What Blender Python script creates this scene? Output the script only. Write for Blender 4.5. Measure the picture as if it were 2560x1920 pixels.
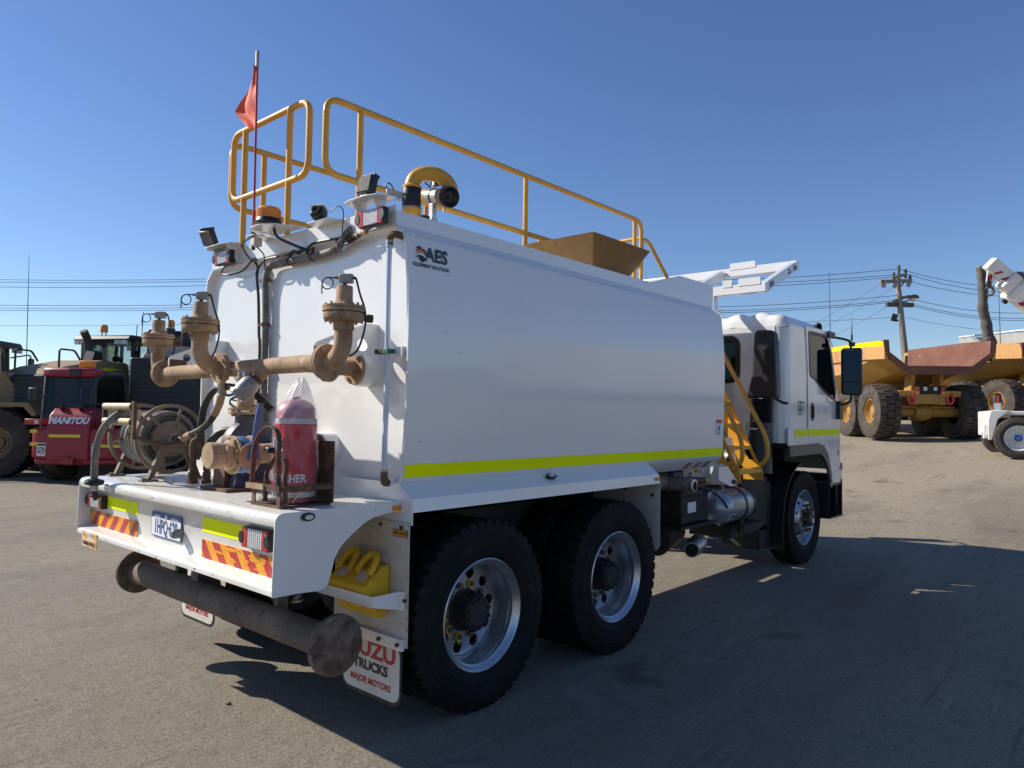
import bpy, bmesh, math, random
from mathutils import Vector, Matrix
random.seed(7)
for o in list(bpy.data.objects):
    bpy.data.objects.remove(o)
SC = bpy.context.scene
COL = SC.collection
PI = math.pi

# ------------------------------------------------------------------ camera
CX, CY, CZ, YAW, PIT, ROL, FPX = -2.3903, -2.7409, 1.6162, 0.7221, 0.0422, 0.0155, 1809.9134
_f = Vector((math.cos(YAW)*math.cos(PIT), math.sin(YAW)*math.cos(PIT), math.sin(PIT)))
_r = Vector((math.sin(YAW), -math.cos(YAW), 0))
_u = _r.cross(_f)
RT = _r*math.cos(ROL) + _u*math.sin(ROL)
UP = -_r*math.sin(ROL) + _u*math.cos(ROL)
CAM = Vector((CX, CY, CZ))
cd = bpy.data.cameras.new('camera')
cd.sensor_fit = 'HORIZONTAL'; cd.sensor_width = 36.0; cd.lens = FPX/2560*36.0
cd.clip_start = 0.05; cd.clip_end = 3000
co = bpy.data.objects.new('camera', cd); COL.objects.link(co)
co.matrix_world = Matrix((( RT.x, UP.x, -_f.x, CX), (RT.y, UP.y, -_f.y, CY), (RT.z, UP.z, -_f.z, CZ), (0, 0, 0, 1)))
SC.camera = co

# ------------------------------------------------------------------ sky, sun, exposure
SUN_EL = math.radians(34)
SUN_TO = Vector((-1.0, 2.05, 1.54)).normalized()          # towards the sun
W = bpy.data.worlds.new('World'); SC.world = W; W.use_nodes = True
nt = W.node_tree; nt.nodes.clear()
sky = nt.nodes.new('ShaderNodeTexSky'); sky.sky_type = 'NISHITA'; sky.sun_disc = False
sky.sun_elevation = SUN_EL; sky.sun_rotation = math.atan2(SUN_TO.x, SUN_TO.y)
sky.altitude = 0; sky.air_density = 1.0; sky.dust_density = 0.08; sky.ozone_density = 4.5
bg = nt.nodes.new('ShaderNodeBackground'); bg.inputs[1].default_value = 0.086
wo = nt.nodes.new('ShaderNodeOutputWorld')
hs_ = nt.nodes.new('ShaderNodeHueSaturation'); hs_.inputs['Saturation'].default_value = 1.08; hs_.inputs['Hue'].default_value = 0.509
nt.links.new(sky.outputs[0], hs_.inputs['Color']); nt.links.new(hs_.outputs[0], bg.inputs[0]); nt.links.new(bg.outputs[0], wo.inputs[0])
sd = bpy.data.lights.new('sun', 'SUN'); sd.energy = 4.35; sd.angle = math.radians(0.53); sd.color = (1.0, 0.93, 0.81)
so = bpy.data.objects.new('sun', sd); COL.objects.link(so)
so.rotation_euler = SUN_TO.to_track_quat('Z', 'Y').to_euler(); so.location = (-20, 40, 40)
vs = SC.view_settings
SC.display_settings.display_device = 'sRGB'
vs.view_transform = 'Standard'; vs.look = 'None'; vs.gamma = 1.0; vs.use_curve_mapping = False
vs.exposure = 0.56

# ------------------------------------------------------------------ helpers
def V(*a): return Vector(a)
def perp(d):
    d = d.normalized()
    a = Vector((0, 0, 1)) if abs(d.z) < 0.9 else Vector((1, 0, 0))
    u = d.cross(a).normalized(); return u, d.cross(u).normalized()

class MB:
    """collects shapes; build() links them as ONE mesh object"""
    def __init__(s): s.v = []; s.f = []; s.uvd = None
    def add(s, vs, fs):
        n = len(s.v); s.v += [tuple(p) for p in vs]; s.f += [tuple(i+n for i in f) for f in fs]; return s
    def box(s, c, d, R=None):
        c = Vector(c); P = []
        for i in (-1, 1):
            for j in (-1, 1):
                for k in (-1, 1):
                    p = Vector((i*d[0]/2, j*d[1]/2, k*d[2]/2))
                    P.append(c + (R @ p if R else p))
        return s.add(P, [(0, 1, 3, 2), (4, 6, 7, 5), (0, 4, 5, 1), (2, 3, 7, 6), (0, 2, 6, 4), (1, 5, 7, 3)])
    def bb(s, a, b):
        return s.box([(a[i]+b[i])/2 for i in range(3)], [abs(b[i]-a[i]) for i in range(3)])
    def lathe(s, prof, o, ax, n=32, caps=True, a0=0, a1=2*PI):
        """prof: list of (radius, distance along ax)"""
        o = Vector(o); ax = Vector(ax).normalized(); u, w = perp(ax)
        full = abs(a1-a0-2*PI) < 1e-6; m = n if full else n+1
        P = []; F = []
        for (r, h) in prof:
            for i in range(m):
                t = a0+(a1-a0)*i/n
                P.append(o + ax*h + (u*math.cos(t)+w*math.sin(t))*r)
        L = len(prof)
        for k in range(L-1):
            for i in range(n):
                j = (i+1) % m
                F.append((k*m+i, k*m+j, (k+1)*m+j, (k+1)*m+i))
        if caps and full:
            F.append(tuple(range(m))[::-1]); F.append(tuple((L-1)*m+i for i in range(m)))
        return s.add(P, F)
    def cyl(s, a, b, r, r2=None, n=16, caps=True):
        a = Vector(a); b = Vector(b); d = b-a
        return s.lathe([(r, 0), (r if r2 is None else r2, d.length)], a, d, n, caps)
    def tube(s, pts, r, n=8, caps=True, rf=None, flat=None):
        pts = [Vector(p) for p in pts]; P = []; F = []
        if len(pts) < 2: return s
        t = (pts[1]-pts[0]).normalized(); u, w = perp(t)
        L = len(pts)
        for k in range(L):
            if k == 0: t2 = (pts[1]-pts[0])
            elif k == L-1: t2 = (pts[-1]-pts[-2])
            else: t2 = (pts[k+1]-pts[k]).normalized() + (pts[k]-pts[k-1]).normalized()
            t2 = t2.normalized()
            u = (u - t2*u.dot(t2)).normalized(); w = t2.cross(u).normalized()
            rr = r if rf is None else r*rf(k/(L-1))
            for i in range(n):
                a = 2*PI*i/n
                P.append(pts[k] + (u*math.cos(a)+w*math.sin(a))*rr)
        for k in range(L-1):
            for i in range(n):
                j = (i+1) % n
                F.append((k*n+i, k*n+j, (k+1)*n+j, (k+1)*n+i))
        if caps:
            F.append(tuple(range(n))[::-1]); F.append(tuple((L-1)*n+i for i in range(n)))
        return s.add(P, F)
    def prism(s, poly, vec):
        """planar 3D polygon extruded by vec"""
        poly = [Vector(p) for p in poly]; vec = Vector(vec); n = len(poly)
        return s.add(poly+[p+vec for p in poly], [tuple(range(n))[::-1], tuple(range(n, 2*n))] +
                     [(i, (i+1) % n, n+(i+1) % n, n+i) for i in range(n)])
    def plate(s, outer, holes, o, u, v, th):
        """flat sheet with holes: 2D loops mapped to o + a*u + b*v, thickness th along u x v (centred)"""
        cu = bpy.data.curves.new('tmp', 'CURVE'); cu.dimensions = '2D'; cu.fill_mode = 'BOTH'; cu.extrude = th/2
        for lp in [outer]+list(holes):
            sp = cu.splines.new('POLY'); sp.points.add(len(lp)-1); sp.use_cyclic_u = True
            for i, p in enumerate(lp): sp.points[i].co = (p[0], p[1], 0, 1)
        ob = bpy.data.objects.new('tmp', cu)
        me = bpy.data.meshes.new_from_object(ob)
        o = Vector(o); u = Vector(u).normalized(); v = Vector(v).normalized(); w = u.cross(v)
        P = [o+u*p.co.x+v*p.co.y+w*p.co.z for p in me.vertices]
        s.add(P, [tuple(f.vertices) for f in me.polygons])
        bpy.data.objects.remove(ob); bpy.data.curves.remove(cu); bpy.data.meshes.remove(me)
        return s
    def grid(s, fn, nu, nv):
        P = [fn(i/nu, j/nv) for i in range(nu+1) for j in range(nv+1)]
        F = [(i*(nv+1)+j, (i+1)*(nv+1)+j, (i+1)*(nv+1)+j+1, i*(nv+1)+j+1) for i in range(nu) for j in range(nv)]
        return s.add(P, F)
    def sphere(s, c, r, n=16, m=8, sx=1, sy=1, sz=1, t0=0, t1=PI):
        c = Vector(c)
        def fn(a, b):
            th = t0+(t1-t0)*b; ph = 2*PI*a
            return c+Vector((r*sx*math.sin(th)*math.cos(ph), r*sy*math.sin(th)*math.sin(ph), r*sz*math.cos(th)))
        return s.grid(fn, n, m)
    def xf(s, Mx):
        s.v = [tuple(Mx @ Vector(p)) for p in s.v]; return s
    def mesh(s, name, angle=38, weld=True):
        me = bpy.data.meshes.new(name); me.from_pydata(s.v, [], s.f)
        bm = bmesh.new(); bm.from_mesh(me)
        if weld: bmesh.ops.remove_doubles(bm, verts=bm.verts, dist=1e-5)
        bmesh.ops.recalc_face_normals(bm, faces=bm.faces)
        for f in bm.faces: f.smooth = True
        bm.to_mesh(me); bm.free()
        me.set_sharp_from_angle(angle=math.radians(angle))
        return me
    def builds(s, name, mat, parent=None, bevel=0, gap=0.002):
        """one object for each separate piece"""
        n = len(s.v); par = list(range(n))
        def find(a):
            while par[a] != a: par[a] = par[par[a]]; a = par[a]
            return a
        for f in s.f:
            for i in f[1:]:
                a, b = find(f[0]), find(i)
                if a != b: par[b] = a
        comp = {}
        for i in range(n): comp.setdefault(find(i), []).append(i)
        cl = []
        for ids in comp.values():
            P = [s.v[i] for i in ids]
            cl.append([set(ids), [min(p[k] for p in P)-gap for k in range(3)], [max(p[k] for p in P)+gap for k in range(3)]])
        done = False
        while not done:
            done = True
            for i in range(len(cl)):
                for j in range(i+1, len(cl)):
                    if all(cl[i][1][k] <= cl[j][2][k] and cl[j][1][k] <= cl[i][2][k] for k in range(3)):
                        cl[i][0] |= cl[j][0]; cl[i][1] = [min(a, b) for a, b in zip(cl[i][1], cl[j][1])]; cl[i][2] = [max(a, b) for a, b in zip(cl[i][2], cl[j][2])]
                        cl.pop(j); done = False; break
                if not done: break
        out = []
        for ids, _, _ in cl:
            idx = sorted(ids); mp_ = {v: k for k, v in enumerate(idx)}
            out.append(MB().add([s.v[i] for i in idx], [tuple(mp_[i] for i in f) for f in s.f if f[0] in ids]).build(name, mat, parent, bevel))
        return out
    def build(s, name, mat, parent=None, bevel=0, seg=2, angle=38, weld=True):
        me = s.mesh(name, angle, weld)
        return link(name, me, mat, parent, bevel, seg)

ROOTM = {}
def link(name, me, mat, parent=None, bevel=0, seg=2):
    ob = bpy.data.objects.new(name, me); COL.objects.link(ob)
    if mat is not None:
        me.materials.clear(); me.materials.append(mat)
    if parent is not None:
        ob.parent = parent
        if parent.name in ROOTM: ob.matrix_parent_inverse = ROOTM[parent.name]
    if bevel:
        b = ob.modifiers.new('bevel', 'BEVEL'); b.width = bevel; b.segments = seg
        b.limit_method = 'ANGLE'; b.angle_limit = math.radians(40); b.harden_normals = False
    return ob
def tag(o, label=None, cat=None, group=None, kind=None):
    if label: o['label'] = label
    if cat: o['category'] = cat
    if group: o['group'] = group
    if kind: o['kind'] = kind
    return o
def thing(name, label, cat, loc=(0, 0, 0), rz=0, group=None, world=False):
    """Empty at the base of a thing; world=True: its parts are modelled in world coordinates"""
    o = bpy.data.objects.new(name, None); COL.objects.link(o); o.empty_display_size = 0.3
    o.location = loc; o.rotation_euler = (0, 0, rz)
    if world:
        ROOTM[o.name] = (Matrix.Translation(loc) @ Matrix.Rotation(rz, 4, 'Z')).inverted()
    return tag(o, label, cat, group)
def copy_tree(o, parent=None):
    c = o.copy(); COL.objects.link(c)
    if parent is not None: c.parent = parent
    for ch in list(o.children): copy_tree(ch, c)
    return c
def circ(cx, cy, r, n=20, a0=0):
    return [(cx+r*math.cos(a0+2*PI*i/n), cy+r*math.sin(a0+2*PI*i/n)) for i in range(n)]
def rrect(x0, y0, x1, y1, r, n=4):
    P = []
    for (cx, cy, a) in ((x1-r, y0+r, -PI/2), (x1-r, y1-r, 0), (x0+r, y1-r, PI/2), (x0+r, y0+r, PI)):
        for i in range(n+1):
            t = a+PI/2*i/n; P.append((cx+r*math.cos(t), cy+r*math.sin(t)))
    return P
def fillet(pts, r, k=5, closed=False):
    pts = [Vector(p) for p in pts]; out = []
    n = len(pts)
    for i in range(n):
        if not closed and i in (0, n-1): out.append(pts[i]); continue
        p = pts[i]; a = pts[i-1]-p; b = pts[(i+1) % n]-p
        rr = min(r, a.length*0.49, b.length*0.49)
        a = a.normalized()*rr; b = b.normalized()*rr
        for j in range(k+1):
            t = j/k
            out.append((p+a)*(1-t)**2 + p*2*t*(1-t) + (p+b)*t*t)
    if closed: out.append(out[0].copy())
    return out
def smooth_path(pts, k=6):
    pts = [Vector(p) for p in pts]; P = [pts[0]*2-pts[1]]+pts+[pts[-1]*2-pts[-2]]; out = []
    for i in range(1, len(P)-2):
        for j in range(k):
            t = j/k
            out.append(0.5*((2*P[i])+(P[i+1]-P[i-1])*t+(2*P[i-1]-5*P[i]+4*P[i+1]-P[i+2])*t*t+(3*P[i]-P[i-1]-3*P[i+1]+P[i+2])*t**3))
    out.append(pts[-1]); return out
def text(name, body, size, o, u, v, mat, parent, off=0.0, xs=1.0, bold=0.0, shear=0.0, fmap=None, spacing=1.0, th=0.0006):
    """flat lettering centred on o, reading along u, up along v"""
    cu = bpy.data.curves.new('tmp', 'FONT'); cu.body = body; cu.size = size; cu.align_x = 'CENTER'; cu.align_y = 'CENTER'
    cu.offset = bold; cu.shear = shear; cu.resolution_u = 3; cu.space_character = spacing; cu.extrude = th/2
    ob = bpy.data.objects.new('tmp', cu); COL.objects.link(ob)
    dg = bpy.context.evaluated_depsgraph_get(); dg.update()
    me = bpy.data.meshes.new_from_object(ob.evaluated_get(dg))
    bpy.data.objects.remove(ob)
    o = Vector(o); u = Vector(u).normalized(); v = Vector(v).normalized(); w = u.cross(v)
    for p in me.vertices:
        a, b, c = p.co.x*xs, p.co.y, p.co.z+off
        p.co = fmap(a, b, c) if fmap else o+u*a+v*b+w*c
    me.name = name
    return link(name, me, mat, parent)

# ------------------------------------------------------------------ materials
MATS = {}
def M(name, col, rough=0.5, metal=0.0, col2=None, scale=6.0, lo=0.42, hi=0.62, bump=0.0, bscale=40.0, coat=0.0, spec=0.5,
      col3=None, scale3=25.0, lo3=0.58, hi3=0.7, rvar=0.0, stretch=None, alpha=1.0, trans=0.0, sss=0.0, detail=6.0):
    m = bpy.data.materials.new(name); m.use_nodes = True; n = m.node_tree; b = n.nodes['Principled BSDF']
    b.inputs['Base Color'].default_value = (*col, 1); b.inputs['Roughness'].default_value = rough
    b.inputs['Metallic'].default_value = metal; b.inputs['Specular IOR Level'].default_value = spec
    b.inputs['Coat Weight'].default_value = coat; b.inputs['Coat Roughness'].default_value = 0.08
    b.inputs['Alpha'].default_value = alpha; b.inputs['Transmission Weight'].default_value = trans
    tc = n.nodes.new('ShaderNodeTexCoord'); src = tc.outputs['Object']
    if stretch:
        mp = n.nodes.new('ShaderNodeMapping'); mp.inputs['Scale'].default_value = stretch
        n.links.new(src, mp.inputs[0]); src = mp.outputs[0]
    def noise(sc, dt):
        t = n.nodes.new('ShaderNodeTexNoise'); t.inputs['Scale'].default_value = sc; t.inputs['Detail'].default_value = dt
        t.inputs['Roughness'].default_value = 0.62
        n.links.new(src, t.inputs['Vector']); return t
    def ramp(t, a, c):
        r = n.nodes.new('ShaderNodeMapRange'); r.inputs[1].default_value = a; r.inputs[2].default_value = c
        n.links.new(t.outputs['Fac'], r.inputs[0]); return r
    cur = None
    if col2:
        r = ramp(noise(scale, detail), lo, hi)
        mx = n.nodes.new('ShaderNodeMix'); mx.data_type = 'RGBA'
        mx.inputs['A'].default_value = (*col, 1); mx.inputs['B'].default_value = (*col2, 1)
        n.links.new(r.outputs[0], mx.inputs['Factor']); cur = mx.outputs['Result']
        if rvar:
            rr = n.nodes.new('ShaderNodeMapRange'); rr.inputs[3].default_value = rough; rr.inputs[4].default_value = rough+rvar
            n.links.new(r.outputs[0], rr.inputs[0]); n.links.new(rr.outputs[0], b.inputs['Roughness'])
    if col3:
        r = ramp(noise(scale3, 8.0), lo3, hi3)
        mx = n.nodes.new('ShaderNodeMix'); mx.data_type = 'RGBA'
        if cur is not None: n.links.new(cur, mx.inputs['A'])
        else: mx.inputs['A'].default_value = (*col, 1)
        mx.inputs['B'].default_value = (*col3, 1)
        n.links.new(r.outputs[0], mx.inputs['Factor']); cur = mx.outputs['Result']
    if cur is not None: n.links.new(cur, b.inputs['Base Color'])
    if bump:
        bp = n.nodes.new('ShaderNodeBump'); bp.inputs['Strength'].default_value = bump; bp.inputs['Distance'].default_value = 0.01
        n.links.new(noise(bscale, 5.0).outputs['Fac'], bp.inputs['Height']); n.links.new(bp.outputs[0], b.inputs['Normal'])
    MATS[name] = m; return m
def glass_mat(name, tint, rough=0.02, ior=1.5):
    m = bpy.data.materials.new(name); m.use_nodes = True; n = m.node_tree; n.nodes.clear()
    o = n.nodes.new('ShaderNodeOutputMaterial'); t = n.nodes.new('ShaderNodeBsdfTransparent'); g = n.nodes.new('ShaderNodeBsdfGlossy')
    t.inputs[0].default_value = (*tint, 1); g.inputs['Roughness'].default_value = rough
    fr = n.nodes.new('ShaderNodeFresnel'); fr.inputs[0].default_value = ior
    mx = n.nodes.new('ShaderNodeMixShader')
    n.links.new(fr.outputs[0], mx.inputs[0]); n.links.new(t.outputs[0], mx.inputs[1]); n.links.new(g.outputs[0], mx.inputs[2])
    n.links.new(mx.outputs[0], o.inputs[0]); return m

WHITE = M('white_paint', (0.80, 0.795, 0.785), 0.22, coat=0.7, col2=(0.775, 0.77, 0.755), scale=0.8, rvar=0.06)
DECKW = M('white_deck_paint', (0.74, 0.73, 0.70), 0.25, coat=0.35, col2=(0.66, 0.63, 0.56), scale=4, rvar=0.15, col3=(0.42, 0.36, 0.28), scale3=14, lo3=0.66, hi3=0.82)
CABW = M('cab_white', (0.79, 0.79, 0.785), 0.2, coat=0.8, col2=(0.69, 0.69, 0.68), scale=3)
DUSTW = M('dusty_white', (0.60, 0.57, 0.52), 0.55, col2=(0.50, 0.44, 0.36), scale=5, col3=(0.25, 0.20, 0.15), scale3=16, lo3=0.66, hi3=0.8)
PIPE = M('dusty_steel', (0.40, 0.26, 0.15), 0.82, col2=(0.25, 0.15, 0.085), scale=5, lo=0.40, hi=0.66, col3=(0.52, 0.41, 0.28), scale3=17, lo3=0.54, hi3=0.74, bump=0.35, bscale=90)
DUST = M('dusty_valve', (0.47, 0.335, 0.20), 0.85, col2=(0.30, 0.20, 0.12), scale=7, col3=(0.16, 0.10, 0.06), scale3=24, lo3=0.62, hi3=0.75, bump=0.3, bscale=120)
RUST = M('rusty_steel', (0.085, 0.045, 0.028), 0.8, col2=(0.20, 0.10, 0.05), scale=14, lo=0.46, hi=0.68, col3=(0.28, 0.20, 0.14), scale3=40, lo3=0.6, hi3=0.74, bump=0.5, bscale=140)
BARM = M('spray_bar_steel', (0.115, 0.088, 0.068), 0.75, col2=(0.20, 0.15, 0.11), scale=3.5, lo=0.42, hi=0.64, col3=(0.055, 0.045, 0.04), scale3=22, lo3=0.56, hi3=0.7, bump=0.35, bscale=70)
FLNG = M('flange_steel', (0.10, 0.065, 0.045), 0.72, col2=(0.20, 0.145, 0.10), scale=12, lo=0.44, hi=0.62, col3=(0.30, 0.24, 0.18), scale3=34, lo3=0.6, hi3=0.72, bump=0.5, bscale=60)
REEL = M('dusty_reel', (0.235, 0.185, 0.135), 0.8, col2=(0.17, 0.13, 0.095), scale=9, col3=(0.36, 0.29, 0.21), scale3=30, lo3=0.6, hi3=0.74, bump=0.25, bscale=80)
HOSEG = M('grey_hose', (0.13, 0.125, 0.115), 0.7, col2=(0.21, 0.19, 0.16), scale=12, bump=0.1, bscale=60)
HOSEB = M('black_hose', (0.018, 0.018, 0.018), 0.5, col2=(0.10, 0.085, 0.065), scale=16, lo=0.52, hi=0.75, bump=0.15, bscale=120)
CABLE = M('black_cable', (0.014, 0.014, 0.015), 0.45)
RUBBER = M('tyre_rubber', (0.0075, 0.0075, 0.008), 0.75, col2=(0.015, 0.0145, 0.014), scale=5, spec=0.22, col3=(0.035, 0.031, 0.027), scale3=3, lo3=0.60, hi3=0.8, bump=0.12, bscale=60)
RUBD = M('dusty_tyre', (0.045, 0.036, 0.029), 0.85, col2=(0.085, 0.066, 0.052), scale=3.0, col3=(0.030, 0.026, 0.023), scale3=12, bump=0.2, bscale=30)
BLACK = M('black_plastic', (0.011, 0.0115, 0.013), 0.42, col2=(0.018, 0.018, 0.019), scale=6)
MATB = M('matt_black', (0.012, 0.012, 0.013), 0.75, col2=(0.035, 0.03, 0.026), scale=7)
CHASS = M('chassis_black', (0.008, 0.008, 0.009), 0.65, col2=(0.024, 0.020, 0.017), scale=6, bump=0.1)
SILV = M('silver_rim', (0.60, 0.62, 0.64), 0.3, metal=0.85, col2=(0.48, 0.49, 0.50), scale=6, col3=(0.12, 0.10, 0.09), scale3=20, lo3=0.68, hi3=0.8)
ALU = M('aluminium', (0.55, 0.55, 0.54), 0.38, metal=0.85, col2=(0.40, 0.38, 0.35), scale=12)
GALV = M('galvanised', (0.38, 0.37, 0.35), 0.5, metal=0.5, col2=(0.26, 0.24, 0.21), scale=12, bump=0.1)
CASTG = M('dusty_cast_grey', (0.27, 0.26, 0.245), 0.5, metal=0.35, col2=(0.36, 0.32, 0.27), scale=12, col3=(0.14, 0.11, 0.09), scale3=26)
YEL = M('safety_yellow', (0.72, 0.36, 0.025), 0.42, col2=(0.62, 0.30, 0.03), scale=6, col3=(0.16, 0.08, 0.03), scale3=20, lo3=0.70, hi3=0.78, coat=0.2)
CHOK = M('chock_yellow', (0.80, 0.47, 0.015), 0.5, col2=(0.68, 0.40, 0.02), scale=9, bump=0.08)
TAPE = M('reflective_lime', (0.93, 1.0, 0.0), 0.5, col2=(0.86, 0.97, 0.0), scale=4, spec=0.1)
AMB = M('amber_lens', (0.85, 0.27, 0.008), 0.4, coat=0.2)
ORG = M('marker_orange', (0.86, 0.36, 0.015), 0.42, col2=(0.78, 0.31, 0.02), scale=8)
REDM = M('marker_red', (0.50, 0.028, 0.032), 0.42, col2=(0.44, 0.03, 0.035), scale=10, col3=(0.84, 0.36, 0.03), scale3=42, lo3=0.66, hi3=0.70)
REDL = M('red_lens', (0.45, 0.02, 0.018), 0.25, coat=0.5)
LENS = M('clear_lens', (0.72, 0.72, 0.76), 0.2, coat=0.5, col2=(0.55, 0.55, 0.62), scale=60)
BLUE = M('pump_blue', (0.014, 0.024, 0.085), 0.5, col2=(0.10, 0.08, 0.065), scale=6, lo=0.42, hi=0.66, col3=(0.26, 0.19, 0.12), scale3=18, lo3=0.62, hi3=0.76)
LEVB = M('lever_blue', (0.03, 0.13, 0.36), 0.5, col2=(0.10, 0.15, 0.24), scale=12, col3=(0.22, 0.18, 0.15), scale3=30, lo3=0.66, hi3=0.74)
HOPP = M('rusted_hopper', (0.19, 0.105, 0.035), 0.36, metal=0.35, col2=(0.25, 0.145, 0.05), scale=4, col3=(0.12, 0.055, 0.025), scale3=26, lo3=0.58, hi3=0.75, stretch=(1, 1, 0.3))
FLAGM = M('flag_orange', (0.85, 0.13, 0.06), 0.7, col2=(0.70, 0.09, 0.05), scale=9)
RODR = M('whip_red', (0.42, 0.02, 0.045), 0.4)
TUBEC = M('clear_tube', (0.60, 0.68, 0.80), 0.15, coat=0.5, col2=(0.52, 0.60, 0.74), scale=4)
BLUET = M('plate_blue', (0.03, 0.07, 0.26), 0.5)
LOGO = M('logo_navy', (0.012, 0.030, 0.055), 0.4)
REDT = M('red_print', (0.42, 0.025, 0.03), 0.5)
BLKT = M('black_print', (0.015, 0.015, 0.016), 0.5)
WHT = M('white_print', (0.78, 0.78, 0.78), 0.5)
GRNT = M('sign_green', (0.02, 0.16, 0.07), 0.5)
EXTR = M('extinguisher_red', (0.42, 0.012, 0.025), 0.4)
FLAPW = M('flap_white', (0.66, 0.64, 0.60), 0.45, col2=(0.58, 0.54, 0.48), scale=6)
GLASS = glass_mat('cab_glass', (0.66, 0.72, 0.72))
GLASD = glass_mat('dark_glass', (0.16, 0.19, 0.20))
MIRR = M('mirror_glass', (0.018, 0.026, 0.045), 0.05, metal=1.0)
BAGM = glass_mat('plastic_film', (0.86, 0.84, 0.85), 0.16, 1.45)
CLOTH = M('seat_fabric', (0.03, 0.032, 0.036), 0.85)
RNG = random.Random(3)
# ------------------------------------------------------------------ setting: yard, far sheds, bank
def gz(x, y=0):
    """the yard is level under the truck and climbs gently ahead of it"""
    t = max(0.0, min(x, 60)-6.4)
    return 0.058*t*t/(t+1.6)
def asphalt():
    m = bpy.data.materials.new('yard_asphalt'); m.use_nodes = True; n = m.node_tree; b = n.nodes['Principled BSDF']
    tc = n.nodes.new('ShaderNodeTexCoord'); P = tc.outputs['Object']
    def nz(sc, dt=6, src=P, ro=0.6):
        t = n.nodes.new('ShaderNodeTexNoise'); t.inputs['Scale'].default_value = sc; t.inputs['Detail'].default_value = dt
        t.inputs['Roughness'].default_value = ro; n.links.new(src, t.inputs['Vector']); return t.outputs['Fac']
    def rng(s, a, c, o0=0.0, o1=1.0):
        r = n.nodes.new('ShaderNodeMapRange'); r.inputs[1].default_value = a; r.inputs[2].default_value = c
        r.inputs[3].default_value = o0; r.inputs[4].default_value = o1; n.links.new(s, r.inputs[0]); return r.outputs[0]
    def mix(f, a, c):
        x = n.nodes.new('ShaderNodeMix'); x.data_type = 'RGBA'; n.links.new(f, x.inputs['Factor'])
        for k, v in (('A', a), ('B', c)):
            if isinstance(v, tuple): x.inputs[k].default_value = (*v, 1)
            else: n.links.new(v, x.inputs[k])
        return x.outputs['Result']
    def mul(a, c):
        x = n.nodes.new('ShaderNodeMath'); x.operation = 'MULTIPLY'
        n.links.new(a, x.inputs[0])
        if isinstance(c, float): x.inputs[1].default_value = c
        else: n.links.new(c, x.inputs[1])
        return x.outputs[0]
    def mapped(rot, sc):
        mp = n.nodes.new('ShaderNodeMapping'); mp.inputs['Rotation'].default_value = (0, 0, rot); mp.inputs['Scale'].default_value = sc
        n.links.new(P, mp.inputs[0]); return mp.outputs[0]
    c = mix(rng(nz(0.35, 5), 0.36, 0.66), (0.245, 0.213, 0.168), (0.195, 0.171, 0.138))
    # dust lying in the middle distance, driven thin near the truck
    c = mix(mul(rng(nz(0.12, 4), 0.44, 0.62), 0.6), c, (0.315, 0.260, 0.185))
    sx_ = n.nodes.new('ShaderNodeSeparateXYZ'); n.links.new(P, sx_.inputs[0])
    c = mix(mul(rng(sx_.outputs[0], 6.0, 13.0), rng(nz(0.25, 5), 0.25, 0.6, 0.45, 1.0)), c, (0.375, 0.310, 0.215))
    # aggregate
    c = mix(mul(rng(nz(60, 4, ro=0.85), 0.50, 0.68), 0.85), c, (0.42, 0.37, 0.29))
    c = mix(mul(rng(nz(44, 4, ro=0.85), 0.33, 0.50, 1.0, 0.0), 0.85), c, (0.070, 0.062, 0.052))
    c = mix(mul(rng(nz(9, 5, ro=0.7), 0.30, 0.50, 1.0, 0.0), 0.45), c, (0.105, 0.092, 0.075))
    # tyre scrub and scrape marks in a few directions
    for rot, sx, sy, a, col, k in ((0.42, 1.1, 18, 0.62, (0.40, 0.36, 0.31), 0.6), (0.62, 0.8, 24, 0.625, (0.38, 0.345, 0.29), 0.55), (-0.35, 0.7, 20, 0.64, (0.36, 0.325, 0.27), 0.5), (0.5, 0.5, 10, 0.58, (0.095, 0.086, 0.074), 0.5)):
        s = nz(1.6, 5, mapped(rot, (sx, sy, 1)), 0.55)
        brk = rng(nz(0.55, 3), 0.45, 0.62)
        c = mix(mul(mul(rng(s, a, a+0.06), brk), k), c, col)
    # broad darker drive lanes and pale worn patches
    c = mix(mul(rng(nz(0.35, 4, mapped(0.2, (0.35, 1.5, 1))), 0.50, 0.64), 0.45), c, (0.125, 0.112, 0.094))
    c = mix(mul(rng(nz(1.3, 5), 0.60, 0.72), 0.4), c, (0.34, 0.30, 0.24))
    # oil and water stains
    c = mix(mul(rng(nz(0.9, 4), 0.63, 0.70), 0.55), c, (0.052, 0.046, 0.040))
    c = mix(mul(rng(nz(0.5, 3, mapped(0.4, (0.5, 2.4, 1))), 0.64, 0.74), 0.55), c, (0.17, 0.105, 0.066))
    n.links.new(c, b.inputs['Base Color'])
    b.inputs['Specular IOR Level'].default_value = 0.3
    n.links.new(rng(nz(3, 4), 0.3, 0.7, 0.78, 0.95), b.inputs['Roughness'])
    bp = n.nodes.new('ShaderNodeBump'); bp.inputs['Strength'].default_value = 1.0; bp.inputs['Distance'].default_value = 0.008
    n.links.new(nz(75, 4, ro=0.75), bp.inputs['Height'])
    bp2 = n.nodes.new('ShaderNodeBump'); bp2.inputs['Strength'].default_value = 0.5; bp2.inputs['Distance'].default_value = 0.03
    n.links.new(nz(5, 5), bp2.inputs['Height']); n.links.new(bp2.outputs[0], bp.inputs['Normal'])
    n.links.new(bp.outputs[0], b.inputs['Normal'])
    return m
ASPH = asphalt()
g = MB()
xs = [-1500, -400, -100, -40, -20, -10] + [-6+0.75*i for i in range(60)] + [40, 44, 50, 60, 90, 150, 400, 1500]
ys = [-1500, -400, -120, -50, -20, -8, 0, 8, 20, 50, 120, 400, 1500]
P = [(x, y, gz(x)) for x in xs for y in ys]; ny = len(ys)
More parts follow.
